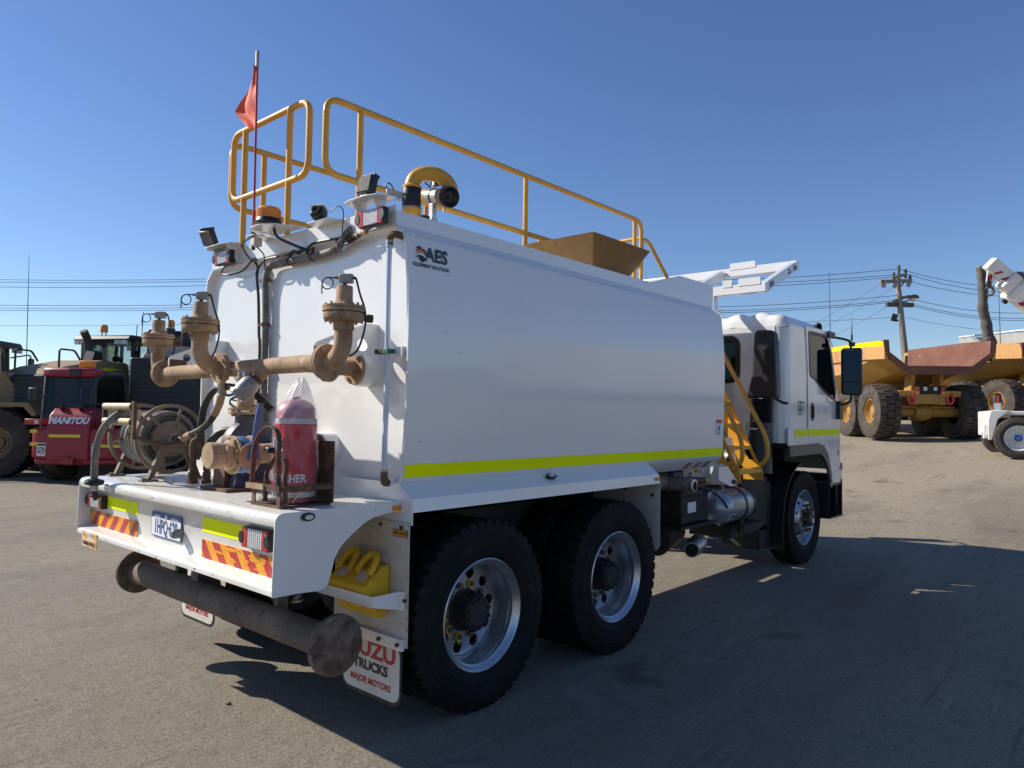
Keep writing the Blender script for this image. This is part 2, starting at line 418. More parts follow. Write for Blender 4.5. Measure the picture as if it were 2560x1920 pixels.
g.add(P, [(i*ny+j, (i+1)*ny+j, (i+1)*ny+j+1, i*ny+j+1) for i in range(len(xs)-1) for j in range(ny-1)])
tag(g.build('ground', ASPH, angle=60), 'dusty grey asphalt yard with scuffs and stains', None, kind='structure')

# long earth bank on the far side of the yard (seen mirrored in the tank paint)
EARTH = M('bank_earth', (0.17, 0.125, 0.085), 0.9, col2=(0.10, 0.085, 0.055), scale=0.25, col3=(0.055, 0.06, 0.03), scale3=0.5, lo3=0.5, hi3=0.62)
def bankf(a, b):
    x = -60+200*a; r = random.Random(int(a*60)); h = 3.6+1.4*math.sin(a*11)+0.7*math.sin(a*37)
    return Vector((x, -46-14*b+2*math.sin(a*17), -0.1+gz(x)+h*math.sin(PI*b)**0.8))
tag(MB().grid(bankf, 60, 8).build('terrain_bank', EARTH), 'low brown earth bank across the yard', None, kind='structure')

def raydir(px, py): return _f + RT*((px-1280)/FPX) - UP*((py-960)/FPX)
def at(px, py, D): return CAM + raydir(px, py)*D          # pixel of the photograph at a depth in metres
def hit(px, py, ax, v):
    d = raydir(px, py); i = 'xyz'.index(ax); t = (v-CAM[i])/d[i]; return CAM+d*t
# ================================================================== the water truck (world coordinates)
TR = thing('water_truck', 'white water tanker truck with yellow roof rails and brown spray heads at its rear deck', 'truck', (3.0, 1.22, 0), world=True)
YS = 2.375                                  # y of the right side + y of the left side of the tank
sec = [(0.36, 1.165), (0.20, 1.175), (0.112, 1.250), (0.095, 1.285), (0.085, 1.374), (0.073, 1.70), (0.068, 2.05), (0.080, 2.30), (0.104, 2.50), (0.112, 2.535), (0.172, 2.592), (0.190, 2.60)]
loop = sec + [(YS-y, z) for y, z in reversed(sec)]
def inset(lp, d):
    c = (YS/2, 1.9); out = []
    for y, z in lp:
        v = Vector((y-c[0], z-c[1])); k = Vector((d if v.x > 0 else -d, d*0.9 if v.y > 0 else -d*0.9))
        out.append((y-k.x, z-k.y))
    return out
inn = inset(loop, 0.012); inn2 = inset(loop, 0.030)
XT = 3.64; n = len(loop)
t = MB()
t.add([(0, y, z) for y, z in loop]+[(XT, y, z) for y, z in loop], [(i, (i+1) % n, n+(i+1) % n, n+i) for i in range(n)])
t.add([(0, y, z) for y, z in loop]+[(0, y, z) for y, z in inn], [(i, (i+1) % n, n+(i+1) % n, n+i) for i in range(n)])
t.add([(0, y, z) for y, z in inn]+[(0.045, y, z) for y, z in inn2], [(i, (i+1) % n, n+(i+1) % n, n+i) for i in range(n)])
t.add([(0.045, y, z) for y, z in inn2], [tuple(range(n))])
t.add([(XT, y, z) for y, z in loop], [tuple(range(n))])
tank = t.build('tank', WHITE, TR, angle=28)
# coaming plates on the tank top, with the raised name plate at the front right
nm = MB()
co_t = 2.672
nm.plate([(0.0, 2.596), (3.64, 2.596), (3.64, 2.80), (3.02, 2.795), (2.55, co_t), (0.0, co_t)], [], (0, 0.186, 0), (1, 0, 0), (0, 0, 1), 0.006)
cplate = nm.build('coaming_plate', WHITE, TR)
# letters cut right through the name plate
try:
    for i, (ch, xx) in enumerate((('A', 3.22), ('E', 3.37), ('S', 3.50))):
        cu = bpy.data.curves.new('tmp', 'FONT'); cu.body = ch; cu.size = 0.115; cu.align_x = 'CENTER'; cu.align_y = 'CENTER'; cu.extrude = 0.03; cu.resolution_u = 2
        ob = bpy.data.objects.new('tmp', cu); COL.objects.link(ob)
        dg = bpy.context.evaluated_depsgraph_get(); dg.update()
        cm = bpy.data.meshes.new_from_object(ob.evaluated_get(dg)); bpy.data.objects.remove(ob)
        for p in cm.vertices: p.co = Vector((xx+p.co.x*1.15, 0.186+p.co.z, 2.725+p.co.y))
        cut = bpy.data.objects.new('cutter', cm); COL.objects.link(cut)
        bo = cplate.modifiers.new('cut', 'BOOLEAN'); bo.operation = 'DIFFERENCE'; bo.object = cut; bo.solver = 'EXACT'
        dg = bpy.context.evaluated_depsgraph_get(); dg.update()
        res = bpy.data.meshes.new_from_object(cplate.evaluated_get(dg))
        cplate.modifiers.clear(); cplate.data = res; bpy.data.objects.remove(cut)
except Exception as e:
    print('cut failed', e)
MB().bb((0.0, YS-0.190, 2.594), (3.64, YS-0.184, co_t)).build('coaming_plate', WHITE, TR)
MB().bb((-0.004, 0.19, 2.596), (0.004, YS-0.19, 2.700)).build('coaming_plate', WHITE, TR)
MB().bb((3.632, 0.19, 2.594), (3.638, 0.98, 2.798)).build('coaming_plate', WHITE, TR)  # raised above the other coaming as an added sunlit backing for the cut letters
MB().bb((3.632, 0.98, 2.594), (3.638, YS-0.19, co_t)).build('coaming_plate', WHITE, TR)
# stripe and stickers on the tank side
def side_y(z):
    for (y0, z0), (y1, z1) in zip(sec, sec[1:]):
        if z0 <= z <= z1: return y0+(y1-y0)*(z-z0)/(z1-z0)
    return 0.1
st = MB(); a = 0.012
st.add([(x, side_y(z)-0.002, z) for z in (1.287, 1.354) for x in (0.012, 3.63)], [(0, 1, 3, 2)])
st.build('reflective_stripe', TAPE, tank)
NS = Vector((1, 0, 0)); NZ = Vector((0, 0, 1))
def on_side(x, z, off=0.004): return Vector((x, side_y(z)-off, z))
lg = MB()
for (cx, cz, rx, rz, tilt) in ((0.108, 2.438, 0.026, 0.036, -0.3),):
    pts = []
    for i in range(20):
        t_ = 2*PI*i/20; ex, ez = rx*math.cos(t_), rz*math.sin(t_)
        pts.append((cx+ex*math.cos(tilt)-ez*math.sin(tilt), cz+ex*math.sin(tilt)+ez*math.cos(tilt)))
    lg.add([on_side(x, z) for x, z in pts], [tuple(range(20))])
lg.build('logo', LOGO, tank)
for k, (col, dz, w) in enumerate(((BLKT, 0.048, 0.036), (REDM, 0.036, 0.042), (ORG, 0.026, 0.046), (WHT, 0.012, 0.048), (LOGO, 0.0, 0.03))):
    s_ = MB(); pts = []
    for i in range(9):
        u_ = i/8; x = 0.062+w*1.5*u_; z = 2.425+dz+0.018*math.sin(PI*u_)-0.012*u_
        pts.append((x, z))
    s_.add([on_side(x, z, 0.005+0.0006*k) for x, z in pts]+[on_side(x, z-0.009*(0.4+math.sin(PI*i/8)), 0.005+0.0006*k) for i, (x, z) in enumerate(pts)], [(i, i+1, 10+i, 9+i) for i in range(8)])
    s_.build('logo', col, tank)
text('lettering', 'AES', 0.098, on_side(0.205, 2.447), NS, NZ, LOGO, tank, bold=0.0035)
text('lettering', 'EQUIPMENT SOLUTIONS', 0.026, on_side(0.165, 2.385), NS, NZ, LOGO, tank, bold=0.0006, xs=0.88)
dec = MB().add([on_side(x, z, 0.003) for x, z in ((3.49, 1.46), (3.60, 1.46), (3.60, 1.60), (3.49, 1.60))], [(0, 1, 2, 3)]); dec.build('sticker', WHT, tank)
dec = MB().add([on_side(x, z, 0.004) for x, z in ((3.495, 1.57), (3.597, 1.57), (3.597, 1.60), (3.495, 1.60))], [(0, 1, 2, 3)]); dec.build('sticker', REDM, tank)
dec = MB()
for i, (a0, b0, a1, b1) in enumerate(((3.53, 1.50, 3.555, 1.53), (3.54, 1.53, 3.56, 1.55), (3.52, 1.475, 3.57, 1.485))):
    dec.add([on_side(x, z, 0.0045) for x, z in ((a0, b0), (a1, b0), (a1, b1), (a0, b1))], [(0, 1, 2, 3)])
dec.build('sticker', BLKT, tank)
for x0, mt in ((3.07, REDT), (3.24, REDT), (3.40, BLKT)):
    for k in range(3):
        MB().add([(x, 0.112+(1.250-z)*1.17-0.0035, z-0.002) for x, z in ((x0, 1.192+0.018*k), (x0+0.10, 1.192+0.018*k), (x0+0.10, 1.202+0.018*k), (x0, 1.202+0.018*k))], [(0, 1, 2, 3)]).build('sticker', mt, tank)

# ---- side skirts, mudguard panels, mudflaps (right = s 0, left mirrored)
YD = 2.45
def my(y, s): return y if s == 0 else YD-y
for s in (0, 1):
    sk = MB()
    prof = [(0.104, 1.262), (0.012, 1.188), (0.002, 1.122)]
    pin = [(0.110, 1.255), (0.019, 1.184), (0.009, 1.122)]
    lp = prof+pin[::-1]
    sk.add([(0.0, my(y, s), z) for y, z in lp]+[(2.41, my(y, s), z) for y, z in lp], [(i, (i+1) % 6, 6+(i+1) % 6, 6+i) for i in range(6)]+[tuple(range(6)), tuple(range(6, 12))])
    sk.build('side_skirt', WHITE, TR)
    mg = MB()
    mg.plate([(my(0.002, s), 1.06), (my(0.002, s), 1.122), (my(0.012, s), 1.188), (my(0.104, s), 1.262), (my(0.62, s), 1.262), (my(0.62, s), 1.06)], [], (-0.004, 0, 0), (0, 1, 0), (0, 0, 1), 0.006)
    mgo = mg.build('mudguard_panel', WHITE, TR)
    mg = MB().plate([(my(0.012, s), 0.46), (my(0.012, s), 1.068), (my(0.62, s), 1.068), (my(0.62, s), 0.46)], [], (-0.013, 0, 0), (0, 1, 0), (0, 0, 1), 0.006)
    mgl = mg.build('mudguard_panel', DUSTW, TR)
    b = MB()
    for yy, zz in ((0.066, 1.045), (0.232, 1.045), (0.398, 1.045), (0.03, 0.69), (0.055, 0.475), (0.20, 0.475), (0.36, 0.475), (0.50, 0.475)):
        b.cyl((-0.033 if zz < 0.5 else -0.012, my(yy, s), zz), ((-0.05 if zz < 0.5 else -0.027), my(yy, s), zz), 0.010, n=6)
    b.builds('bolt', RUST, mgl)
    # strip and flap
    MB().bb((-0.036, my(0.03, s), 0.445), (-0.016, my(0.53, s), 0.50)).build('flap_strip', WHITE, TR)
    fo = rrect(min(my(0.03, s), my(0.51, s)), 0.165, max(my(0.03, s), my(0.51, s)), 0.47, 0.06)
    fl = MB().plate(fo, [], (-0.028, 0, 0), (0, 1, 0), (0, 0, 1), 0.006).build('mudflap', BLKT, TR)
    fi = rrect(min(my(0.042, s), my(0.498, s)), 0.185, max(my(0.042, s), my(0.498, s)), 0.46, 0.05)
    MB().plate(fi, [], (-0.0325, 0, 0), (0, 1, 0), (0, 0, 1), 0.002).build('flap_face', FLAPW, fl)
    yc = my(0.27, s)
    U = Vector((0, -1, 0))
    text('lettering', 'ISUZU', 0.115, (-0.0345, yc, 0.402), U, NZ, REDT, fl, bold=0.0045, xs=1.25)
    text('lettering', 'TRUCKS', 0.066, (-0.0345, yc, 0.318), U, NZ, BLKT, fl, bold=0.0035, xs=1.12)
    text('lettering', 'MAJOR MOTORS', 0.044, (-0.0345, yc, 0.242), U, NZ, REDT, fl, bold=0.0016, xs=1.0)
    # front panel of the skirt
    fp = MB().plate([(my(0.004, s), 0.66), (my(0.03, s), 0.62), (my(0.60, s), 0.62), (my(0.60, s), 1.122), (my(0.004, s), 1.122)], [], (2.412, 0, 0), (0, 1, 0), (0, 0, 1), 0.006).build('mudguard_panel', DUSTW, TR)
    MB().cyl((2.405, my(0.06, s), 1.03), (2.390, my(0.06, s), 1.03), 0.012, n=8).cyl((2.405, my(0.3, s), 1.06), (2.390, my(0.3, s), 1.06), 0.012, n=8).builds('bolt', MATB, fp)
    MB().plate([(my(0.002, s), 1.122), (my(0.012, s), 1.188), (my(0.104, s), 1.262), (my(0.25, s), 1.262), (my(0.25, s), 1.122)], [], (2.406, 0, 0), (0, 1, 0), (0, 0, 1), 0.006).build('skirt_end', WHITE, TR)
    MB().bb((2.345, my(-0.001, s), 1.145), (2.385, my(-0.009, s), 1.170)).build('side_marker', AMB, TR, bevel=0.002)
# clearance lamp on the right skirt
c = Vector((1.16, 0.055, 1.232)); nrm = Vector((0, -0.64, 0.77)); u1 = Vector((1, 0, 0)); v1 = nrm.cross(u1)
lm = MB().plate([(0.048*math.cos(2*PI*i/20), 0.022*math.sin(2*PI*i/20)) for i in range(20)], [], c+nrm*0.008, u1, -v1, 0.016).build('marker_lamp', BLACK, TR, bevel=0.003)
MB().plate([(0.03*math.cos(2*PI*i/16), 0.012*math.sin(2*PI*i/16)) for i in range(16)], [], c+nrm*0.018, u1, -v1, 0.006).build('lens', LENS, lm)
# sticker above the chocks
sg = MB().bb((-0.0165, 0.022, 0.997), (-0.0185, 0.133, 1.033)).build('sticker', BLKT, TR)
MB().bb((-0.0187, 0.0255, 1.0), (-0.0192, 0.1295, 1.030)).build('sticker_face', ORG, sg)
text('lettering', 'WHEEL CHOCKS', 0.019, (-0.0200, 0.0775, 1.015), (0, -1, 0), NZ, BLKT, sg, bold=0.0005, xs=0.72)

# ---- rear deck with recessed light panel
Y0, Y1 = 0.098, 2.452
prof = [(-0.002, 1.17), (-0.665, 1.17), (-0.682, 1.166), (-0.694, 1.157), (-0.70, 1.144), (-0.70, 1.118), (-0.697, 1.112), (-0.635, 1.100), (-0.628, 1.094), (-0.628, 0.872), (-0.633, 0.862), (-0.695, 0.850), (-0.703, 0.845), (-0.706, 0.836), (-0.706, 0.818), (-0.60, 0.816), (-0.60, 1.14), (-0.002, 1.14)]
n = len(prof); dk = MB()
dk.add([(x, Y0, z) for x, z in prof]+[(x, Y1, z) for x, z in prof], [(i, (i+1) % n, n+(i+1) % n, n+i) for i in range(n)]+[tuple(range(n)), tuple(range(n, 2*n))])
deck = dk.build('rear_deck', DECKW, TR, angle=50)
side = [(-0.009, 1.172), (-0.665, 1.172), (-0.685, 1.166), (-0.697, 1.155), (-0.703, 1.14), (-0.709, 0.83), (-0.706, 0.814), (-0.566, 0.812), (-0.475, 0.806), (-0.447, 0.812), (-0.425, 0.83), (-0.411, 0.873), (-0.392, 0.945), (-0.36, 0.993), (-0.30, 1.040), (-0.235, 1.083), (-0.171, 1.108), (-0.09, 1.120), (-0.009, 1.122)]
for s, yy in ((0, 0.094), (1, 2.456)):
    MB().plate(side, [], (0, yy, 0), (1, 0, 0), (0, 0, 1), 0.008).build('deck_side', WHITE, deck, bevel=0.002)
    sy = -1 if s == 0 else 1
    MB().bb((-0.062, yy+sy*0.004, 1.128), (-0.010, yy+sy*0.012, 1.153)).build('side_marker', AMB, deck, bevel=0.002)
    lm = MB().plate([(0.034*math.cos(2*PI*i/20), 0.019*math.sin(2*PI*i/20)) for i in range(20)], [], (-0.545, yy+sy*0.010, 1.146), (1, 0, 0), (0, 0, 1), 0.014).build('marker_lamp', BLACK, deck, bevel=0.003)
    MB().plate([(0.021*math.cos(2*PI*i/16), 0.011*math.sin(2*PI*i/16)) for i in range(16)], [], (-0.545, yy+sy*0.019, 1.146), (1, 0, 0), (0, 0, 1), 0.006).build('lens', LENS, lm)
# angled returns at both ends of the recess
for ya, yb in ((0.098, 0.128),):
    MB().prism([(-0.70, ya, 1.112), (-0.628, yb, 1.097), (-0.628, yb, 0.865), (-0.704, ya, 0.846)], (0.004, 0.002 if ya < 1 else -0.002, 0)).build('deck_return', WHITE, deck)
# reflective panels, chevron boards
XP = -0.6285
def panel(name, y0, y1, z0, z1, mat, th=0.002, r=0.006):
    return MB().plate(rrect(min(y0, y1), z0, max(y0, y1), z1, r), [], (XP-th/2, 0, 0), (0, 1, 0), (0, 0, 1), th).build(name, mat, TR)
panel('reflective_panel', 0.445, 0.90, 0.996, 1.070, TAPE, 0.0015)
panel('reflective_panel', 1.71, 2.17, 0.996, 1.066, TAPE, 0.0015)
def clip_poly(P, inside, cutf):
    out = []
    for i in range(len(P)):
        a, b = P[i], P[(i+1) % len(P)]
        if inside(a): out.append(a)
        if inside(a) != inside(b): out.append(cutf(a, b))
    return out
for (y0, y1, dirn) in ((0.135, 0.90, 1), (1.70, 2.446, -1)):
    z0, z1 = 0.866, 0.958
    brd = panel('marker_board', y0, y1, z0, z1, ORG, 0.003, 0.008)
    w = 0.075; sh = 0.085; k = 0
    yy = y0-0.10
    while yy < y1+0.15:
        P = [(yy, z0), (yy+w, z0), (yy+w+sh*dirn, z1), (yy+sh*dirn, z1)]
        P = clip_poly(P, lambda p: p[0] > y0+0.002, lambda a, b: (y0+0.002, a[1]+(b[1]-a[1])*(y0+0.002-a[0])/(b[0]-a[0])))
        if len(P) > 2: P = clip_poly(P, lambda p: p[0] < y1-0.002, lambda a, b: (y1-0.002, a[1]+(b[1]-a[1])*(y1-0.002-a[0])/(b[0]-a[0])))
        if len(P) > 2:
            MB().add([(XP-0.0036, y, z) for y, z in P], [tuple(range(len(P)))]).build('red_stripe', REDM, brd)
        yy += 2*w
    bl = MB()
    for by in (y0+0.015, (y0+y1)/2, y1-0.015):
        for bz in (z0+0.012, z1-0.012): bl.cyl((XP-0.003, by, bz), (XP-0.007, by, bz), 0.004, n=8)
    bl.builds('rivet', GALV, brd)
# scuffed patches of the right board: paint-over smears
for i in range(16):
    y = 0.26+0.42*RNG.random(); z = 0.885+0.055*RNG.random(); l = 0.03+0.08*RNG.random(); h = 0.004+0.010*RNG.random(); tl = 0.15*(RNG.random()-0.5)
    MB().add([(XP-0.0042-0.0001*i, y+a*l, z+a*l*tl+b*h) for a, b in ((0, 0), (0.5, -0.2), (1, 0.1), (0.9, 0.8), (0.5, 1.1), (0.1, 0.9))], [(0, 1, 2, 3, 4, 5)]).build('scuff', ORG, brd if False else TR)
# combination tail lamps
def tail_lamp(y0, y1, z0, z1, xb, xo, parent=TR, flip=1):
    """body against plane x=xb, lens out to x=xo; black end cap on the right"""
    lmp = MB().plate(rrect(y0, z0, y1, z1, 0.012), [], ((xb+xo)/2+0.006, 0, 0), (0, 1, 0), (0, 0, 1), abs(xb-xo)).build('tail_lamp', BLACK, parent, bevel=0.005)
    w = y1-y0
    for a, b in ((0.02, 0.20), (0.76, 0.97)):
        MB().plate(rrect(y0+w*a, z0+0.003, y0+w*b, z1-0.003, 0.010), [circ(y0+w*(a if a < 0.5 else b), (z0+z1)/2, 0.024, 16)] if False else [], (xo+0.001, 0, 0), (0, 1, 0), (0, 0, 1), 0.014).build('red_lens', REDL, lmp, bevel=0.004)
    MB().bb((xo+0.004, y0+w*0.205, z0+0.006), (xo-0.004, y0+w*0.755, z1-0.006)).build('clear_lens', LENS, lmp, bevel=0.003)
    gr = MB()
    for i in range(1, 7): gr.bb((xo-0.0035, y0+w*(0.205+0.55*i/7)-0.0008, z0+0.008), (xo-0.0052, y0+w*(0.205+0.55*i/7)+0.0008, z1-0.008))
    for i in range(1, 7): gr.bb((xo-0.0035, y0+w*0.21, z0+0.006+(z1-z0-0.012)*i/7-0.0008), (xo-0.0052, y0+w*0.75, z0+0.006+(z1-z0-0.012)*i/7+0.0008))
    gr.build('lens_grid', GALV, lmp)
    for yy in (y0+0.004, y1-0.004):
        MB().plate([(yy+0.020*math.cos(t_)*1.1, (z0+z1)/2+0.030*math.sin(t_)) for t_ in [2*PI*i/16 for i in range(16)]], [], (xo-0.003, 0, 0), (0, 1, 0), (0, 0, 1), 0.012).build('end_cap', BLACK, lmp, bevel=0.003)
    return lmp
tail_lamp(0.215, 0.445, 0.982, 1.080, -0.628, -0.662)
tail_lamp(2.180, 2.428, 0.982, 1.068, -0.628, -0.662)
# number plate with its lamp
pl = MB().plate(rrect(1.128, 0.908, 1.500, 1.042, 0.01), [], (XP-0.006, 0, 0), (0, 1, 0), (0, 0, 1), 0.003).build('number_plate', BLUET, TR)
MB().plate(rrect(1.134, 0.914, 1.494, 1.012, 0.006), [], (XP-0.008, 0, 0), (0, 1, 0), (0, 0, 1), 0.0012).build('plate_face', WHT, pl)
text('lettering', '1HPQ\u00b7629', 0.108, (XP-0.0092, 1.315, 0.962), (0, -1, 0), NZ, BLUET, pl, xs=0.62, bold=0.003)
text('lettering', 'WESTERN', 0.017, (XP-0.0088, 1.425, 1.022), (0, -1, 0), NZ, WHT, pl, bold=0.0004)
text('lettering', 'AUSTRALIA', 0.017, (XP-0.0088, 1.205, 1.022), (0, -1, 0), NZ, WHT, pl, bold=0.0004)
MB().plate(circ(1.315, 1.024, 0.012), [], (XP-0.0082, 0, 0), (0, 1, 0), (0, 0, 1), 0.001).build('emblem', WHT, pl)
MB().plate([(1.305, 1.018), (1.325, 1.018), (1.318, 0.998), (1.312, 0.998)], [], (XP-0.0092, 0, 0), (0, 1, 0), (0, 0, 1), 0.001).build('emblem', ORG, pl)
MB().bb((XP-0.002, 1.105, 0.935), (XP-0.06, 1.155, 0.985)).build('plate_lamp', M('lamp_grey', (0.17, 0.18, 0.19), 0.4), TR, bevel=0.016, seg=3)
# faded turning-vehicle sign on the bottom ledge
tv = MB().plate([(2.10, 0.752), (2.345, 0.752), (2.345, 0.842), (2.10, 0.842)], [], (-0.710, 0, 0), (0, 1, 0), (0, 0, 1), 0.003)
FADE = M('faded_sign', (0.80, 0.38, 0.04), 0.5, col2=(0.72, 0.66, 0.56), scale=26, lo=0.46, hi=0.54)
tv = tv.build('warning_sign', FADE, TR)
text('lettering', 'DO NOT OVERTAKE', 0.028, (-0.7125, 2.2225, 0.822), (0, -1, 0), NZ, FADE, tv, xs=0.8)
text('lettering', 'TURNING VEHICLE', 0.034, (-0.7125, 2.2225, 0.772), (0, -1, 0), NZ, BLKT, tv, xs=0.72, bold=0.0006)
# brackets hanging the spray bar and the small tow block
MB().bb((-0.36, 1.76, 0.56), (-0.30, 1.80, 0.83)).build('bar_bracket', BARM, TR)
MB().bb((-0.36, 0.62, 0.56), (-0.30, 0.66, 0.83)).build('bar_bracket', BARM, TR)
MB().bb((-0.40, 1.42, 0.56), (-0.26, 1.50, 0.83)).build('bar_bracket', BARM, TR)
MB().bb((-0.52, 0.93, 0.765), (-0.46, 1.03, 0.82)).build('tow_block', DUSTW, TR, bevel=0.004)
# perforated spray bar with end flanges
SX, SZ = -0.38, 0.545
sb = MB().cyl((SX, 0.10, SZ), (SX, 2.28, SZ), 0.076, n=40).build('spray_bar', BARM, TR)
hl = MB()
for i in range(24):
    for th in (-0.35, 0.35):
        y = 0.2+i*0.085; c = Vector((SX-0.0762*math.cos(th), y+(0.02 if th > 0 else 0), SZ-0.076*math.sin(th)+0.0))
        d = (c-Vector((SX, c.y, SZ))).normalized(); hl.cyl(c-d*0.004, c+d*0.0006, 0.0042, n=8)
hl.build('spray_hole', MATB, sb)
for yy, s in ((0.10, -1), (2.28, 1)):
    fl = MB().lathe([(0.02, 0), (0.138, 0), (0.140, 0.002), (0.140, 0.012), (0.137, 0.014), (0.0, 0.014)], (SX, yy, SZ), (0, s, 0), 40, False).build('flange', FLNG, sb)
    fl = MB().lathe([(0.0, 0.016), (0.136, 0.016), (0.139, 0.018), (0.139, 0.028), (0.136, 0.030), (0.0, 0.030)], (SX, yy, SZ), (0, s, 0), 40, False).build('flange', FLNG, sb)
    b = MB()
    for i in range(8):
        a = 2*PI*(i+0.3)/8; p = Vector((SX+0.108*math.cos(a), yy+s*0.030, SZ+0.108*math.sin(a)))
        b.cyl(p, p+Vector((0, s*0.009, 0)), 0.012, n=6); b.cyl(p-Vector((0, s*0.042, 0)), p-Vector((0, s*0.030, 0)), 0.012, n=6)
    b.builds('bolt', FLNG, sb)
# chock holder strap on the right mudguard panel
ch = MB()
pts = [(-0.018, 0.03, 0.688), (-0.03, 0.06, 0.688), (-0.175, 0.085, 0.700), (-0.178, 0.55, 0.700), (-0.018, 0.60, 0.690)]
for a, b in zip(pts, pts[1:]):
    a = Vector(a); b = Vector(b); d = (b-a).normalized(); w = d.cross(Vector((0, 0, 1))).normalized()*0.0025
    h = 0.045 if a.x > -0.05 and b.x > -0.05 else 0.028
    ha = 0.045 if a.x > -0.05 else 0.026; hb = 0.045 if b.x > -0.05 else 0.026
    ch.add([a+w+Vector((0, 0, -ha)), a+w+Vector((0, 0, ha)), a-w+Vector((0, 0, ha)), a-w+Vector((0, 0, -ha)), b+w+Vector((0, 0, -hb)), b+w+Vector((0, 0, hb)), b-w+Vector((0, 0, hb)), b-w+Vector((0, 0, -hb))],
           [(0, 1, 5, 4), (2, 3, 7, 6), (1, 2, 6, 5), (3, 0, 4, 7), (0, 3, 2, 1), (4, 5, 6, 7)])
ch.build('chock_holder', WHITE, TR)
# ---- lamps, beacon, whip and camera along the top of the rear face
def bracket(y0, y1, z, parent=TR):
    """sheet bracket: shelf standing off the rear coaming with a tapered cheek"""
    b = MB()
    yc = (y0+y1)/2; w = (y1-y0)/2
    sh = [(0.0, yc-w), (0.0, yc+w), (-0.06, yc+w), (-0.11, yc+w*0.8), (-0.128, yc+w*0.4), (-0.128, yc-w*0.4), (-0.11, yc-w*0.8), (-0.06, yc-w)]
    b.plate(sh, [], (0, 0, z), (1, 0, 0), (0, 1, 0), 0.005)
    b.plate([(0, z), (-0.10, z), (-0.012, z-0.11), (0, z-0.11)], [], (0, yc-w*0.5, 0), (1, 0, 0), (0, 0, 1), 0.005)
    b.plate([(0, z), (-0.10, z), (-0.012, z-0.11), (0, z-0.11)], [], (0, yc+w*0.5, 0), (1, 0, 0), (0, 0, 1), 0.005)
    return b.build('lamp_bracket', WHITE, parent)
def work_lamp(c, yaw, pitch, sc=1.0):
    R = Matrix.Rotation(yaw, 3, 'Z') @ Matrix.Rotation(pitch, 3, 'Y')
    c = Vector(c); T = Matrix.Translation(c) @ R.to_4x4()
    w, h, d = 0.105*sc, 0.105*sc, 0.05*sc
    b = MB().box((0, 0, 0), (d, w, h)).xf(T).build('work_lamp', BLACK, TR, bevel=0.010, seg=2)
    MB().box((-d/2-0.001, 0, 0), (0.004, w*0.84, h*0.84)).xf(T).build('lens', LENSD, b, bevel=0.001)
    f = MB()
    for i in range(11): f.box((0.012, -w*0.42+w*0.84*i/10, h/2+0.004), (d*0.85, 0.003, 0.016))
    f.xf(T).build('cooling_fin', BLACK, b)
    MB().box((0.0, 0, -h/2-0.012), (0.03, 0.05, 0.03)).xf(T).build('foot', BLACK, b)
    return b
LENSD = M('dusty_lens', (0.19, 0.18, 0.165), 0.75, col2=(0.12, 0.115, 0.11), scale=45, spec=0.2)
bracket(0.185, 0.52, 2.737); bracket(1.715, 2.11, 2.712)
work_lamp((-0.065, 0.35, 2.815), 0.12, 0.22); work_lamp((-0.065, 2.12, 2.805), 0.35, -0.5)
for y0, y1 in ((0.200, 0.414), (1.80, 2.012)):
    # lamp on a sloping plate under each bracket
    tail_lamp(y0, y1, 2.592, 2.682, -0.045, -0.075)
# beacon
bp = MB().plate([(0.0, 1.02), (0.0, 1.42), (-0.07, 1.40)]+[(-0.10-0.115*math.cos(t_), 1.235+0.155*math.sin(t_)) for t_ in [PI*0.5-PI*i/12 for i in range(13)]]+[(-0.07, 1.06)], [], (0, 0, 2.716), (1, 0, 0), (0, 1, 0), 0.006).build('beacon_bracket', WHITE, TR)
bc = MB().lathe([(0.0, 0), (0.088, 0), (0.09, 0.006), (0.078, 0.014), (0.072, 0.034), (0.0, 0.034)], (-0.125, 1.232, 2.738), (0, 0, 1), 32, False).build('beacon', BLACK, TR)
lp = [(0.0, 0.0)]; dome = MB()
prof = [(0.069, 0.034), (0.069, 0.090), (0.060, 0.101), (0.0, 0.103)]
dome.lathe(prof, (-0.125, 1.232, 2.738), (0, 0, 1), 48, False)
for i in range(48):
    a = 2*PI*i/48; dome.box((-0.125+0.0695*math.cos(a), 1.232+0.0695*math.sin(a), 2.80), (0.003, 0.003, 0.052))
dome.build('amber_dome', AMB, bc)
# flag whip
wb = MB().plate([(0, -0.06), (-0.14, -0.05), (-0.14, 0.05), (0, 0.06)], [], (0, 1.43, 2.700), (1, 0, 0), (0, 1, 0), 0.005).build('whip_bracket', WHITE, TR)
MB().bb((-0.13, 1.385, 2.635), (-0.075, 1.44, 2.69)).build('junction_box', DUSTW, TR, bevel=0.006)
wh = MB().cyl((-0.10, 1.452, 2.765), (-0.10, 1.470, 3.80), 0.0075, n=10).cyl((-0.10, 1.452, 2.765), (-0.10, 1.454, 2.86), 0.014, 0.009, n=12).build('flag_whip', RODR, TR)
sp = MB()
for i in range(7): sp.cyl((-0.10, 1.4505, 2.69+0.012*i), (-0.10, 1.4505, 2.699+0.012*i), 0.017 if i % 2 else 0.014, n=12)
sp.cyl((-0.10, 1.45, 2.62), (-0.10, 1.45, 2.70), 0.012, n=10)
sp.build('spring', BLACK, wh)
MB().cyl((-0.10, 1.469, 3.79), (-0.10, 1.471, 3.895), 0.0115, n=12).build('lamp_tube', GALV, wh)
def flagf(a, b):
    # a along the pole (0 top), b from pole outwards; a folded hanging pennant
    z = 3.800-0.375*a
    wd = 0.015+0.205*(min(a, 0.62)/0.62)**1.1
    if a > 0.62: wd *= 1-(a-0.62)/0.38*0.80
    y = 1.466+b*wd
    x = -0.10+0.020*math.sin(b*7+a*5)*b-0.012*b+0.008*math.sin(a*9)
    return Vector((x, y, z-0.03*b*(a)))
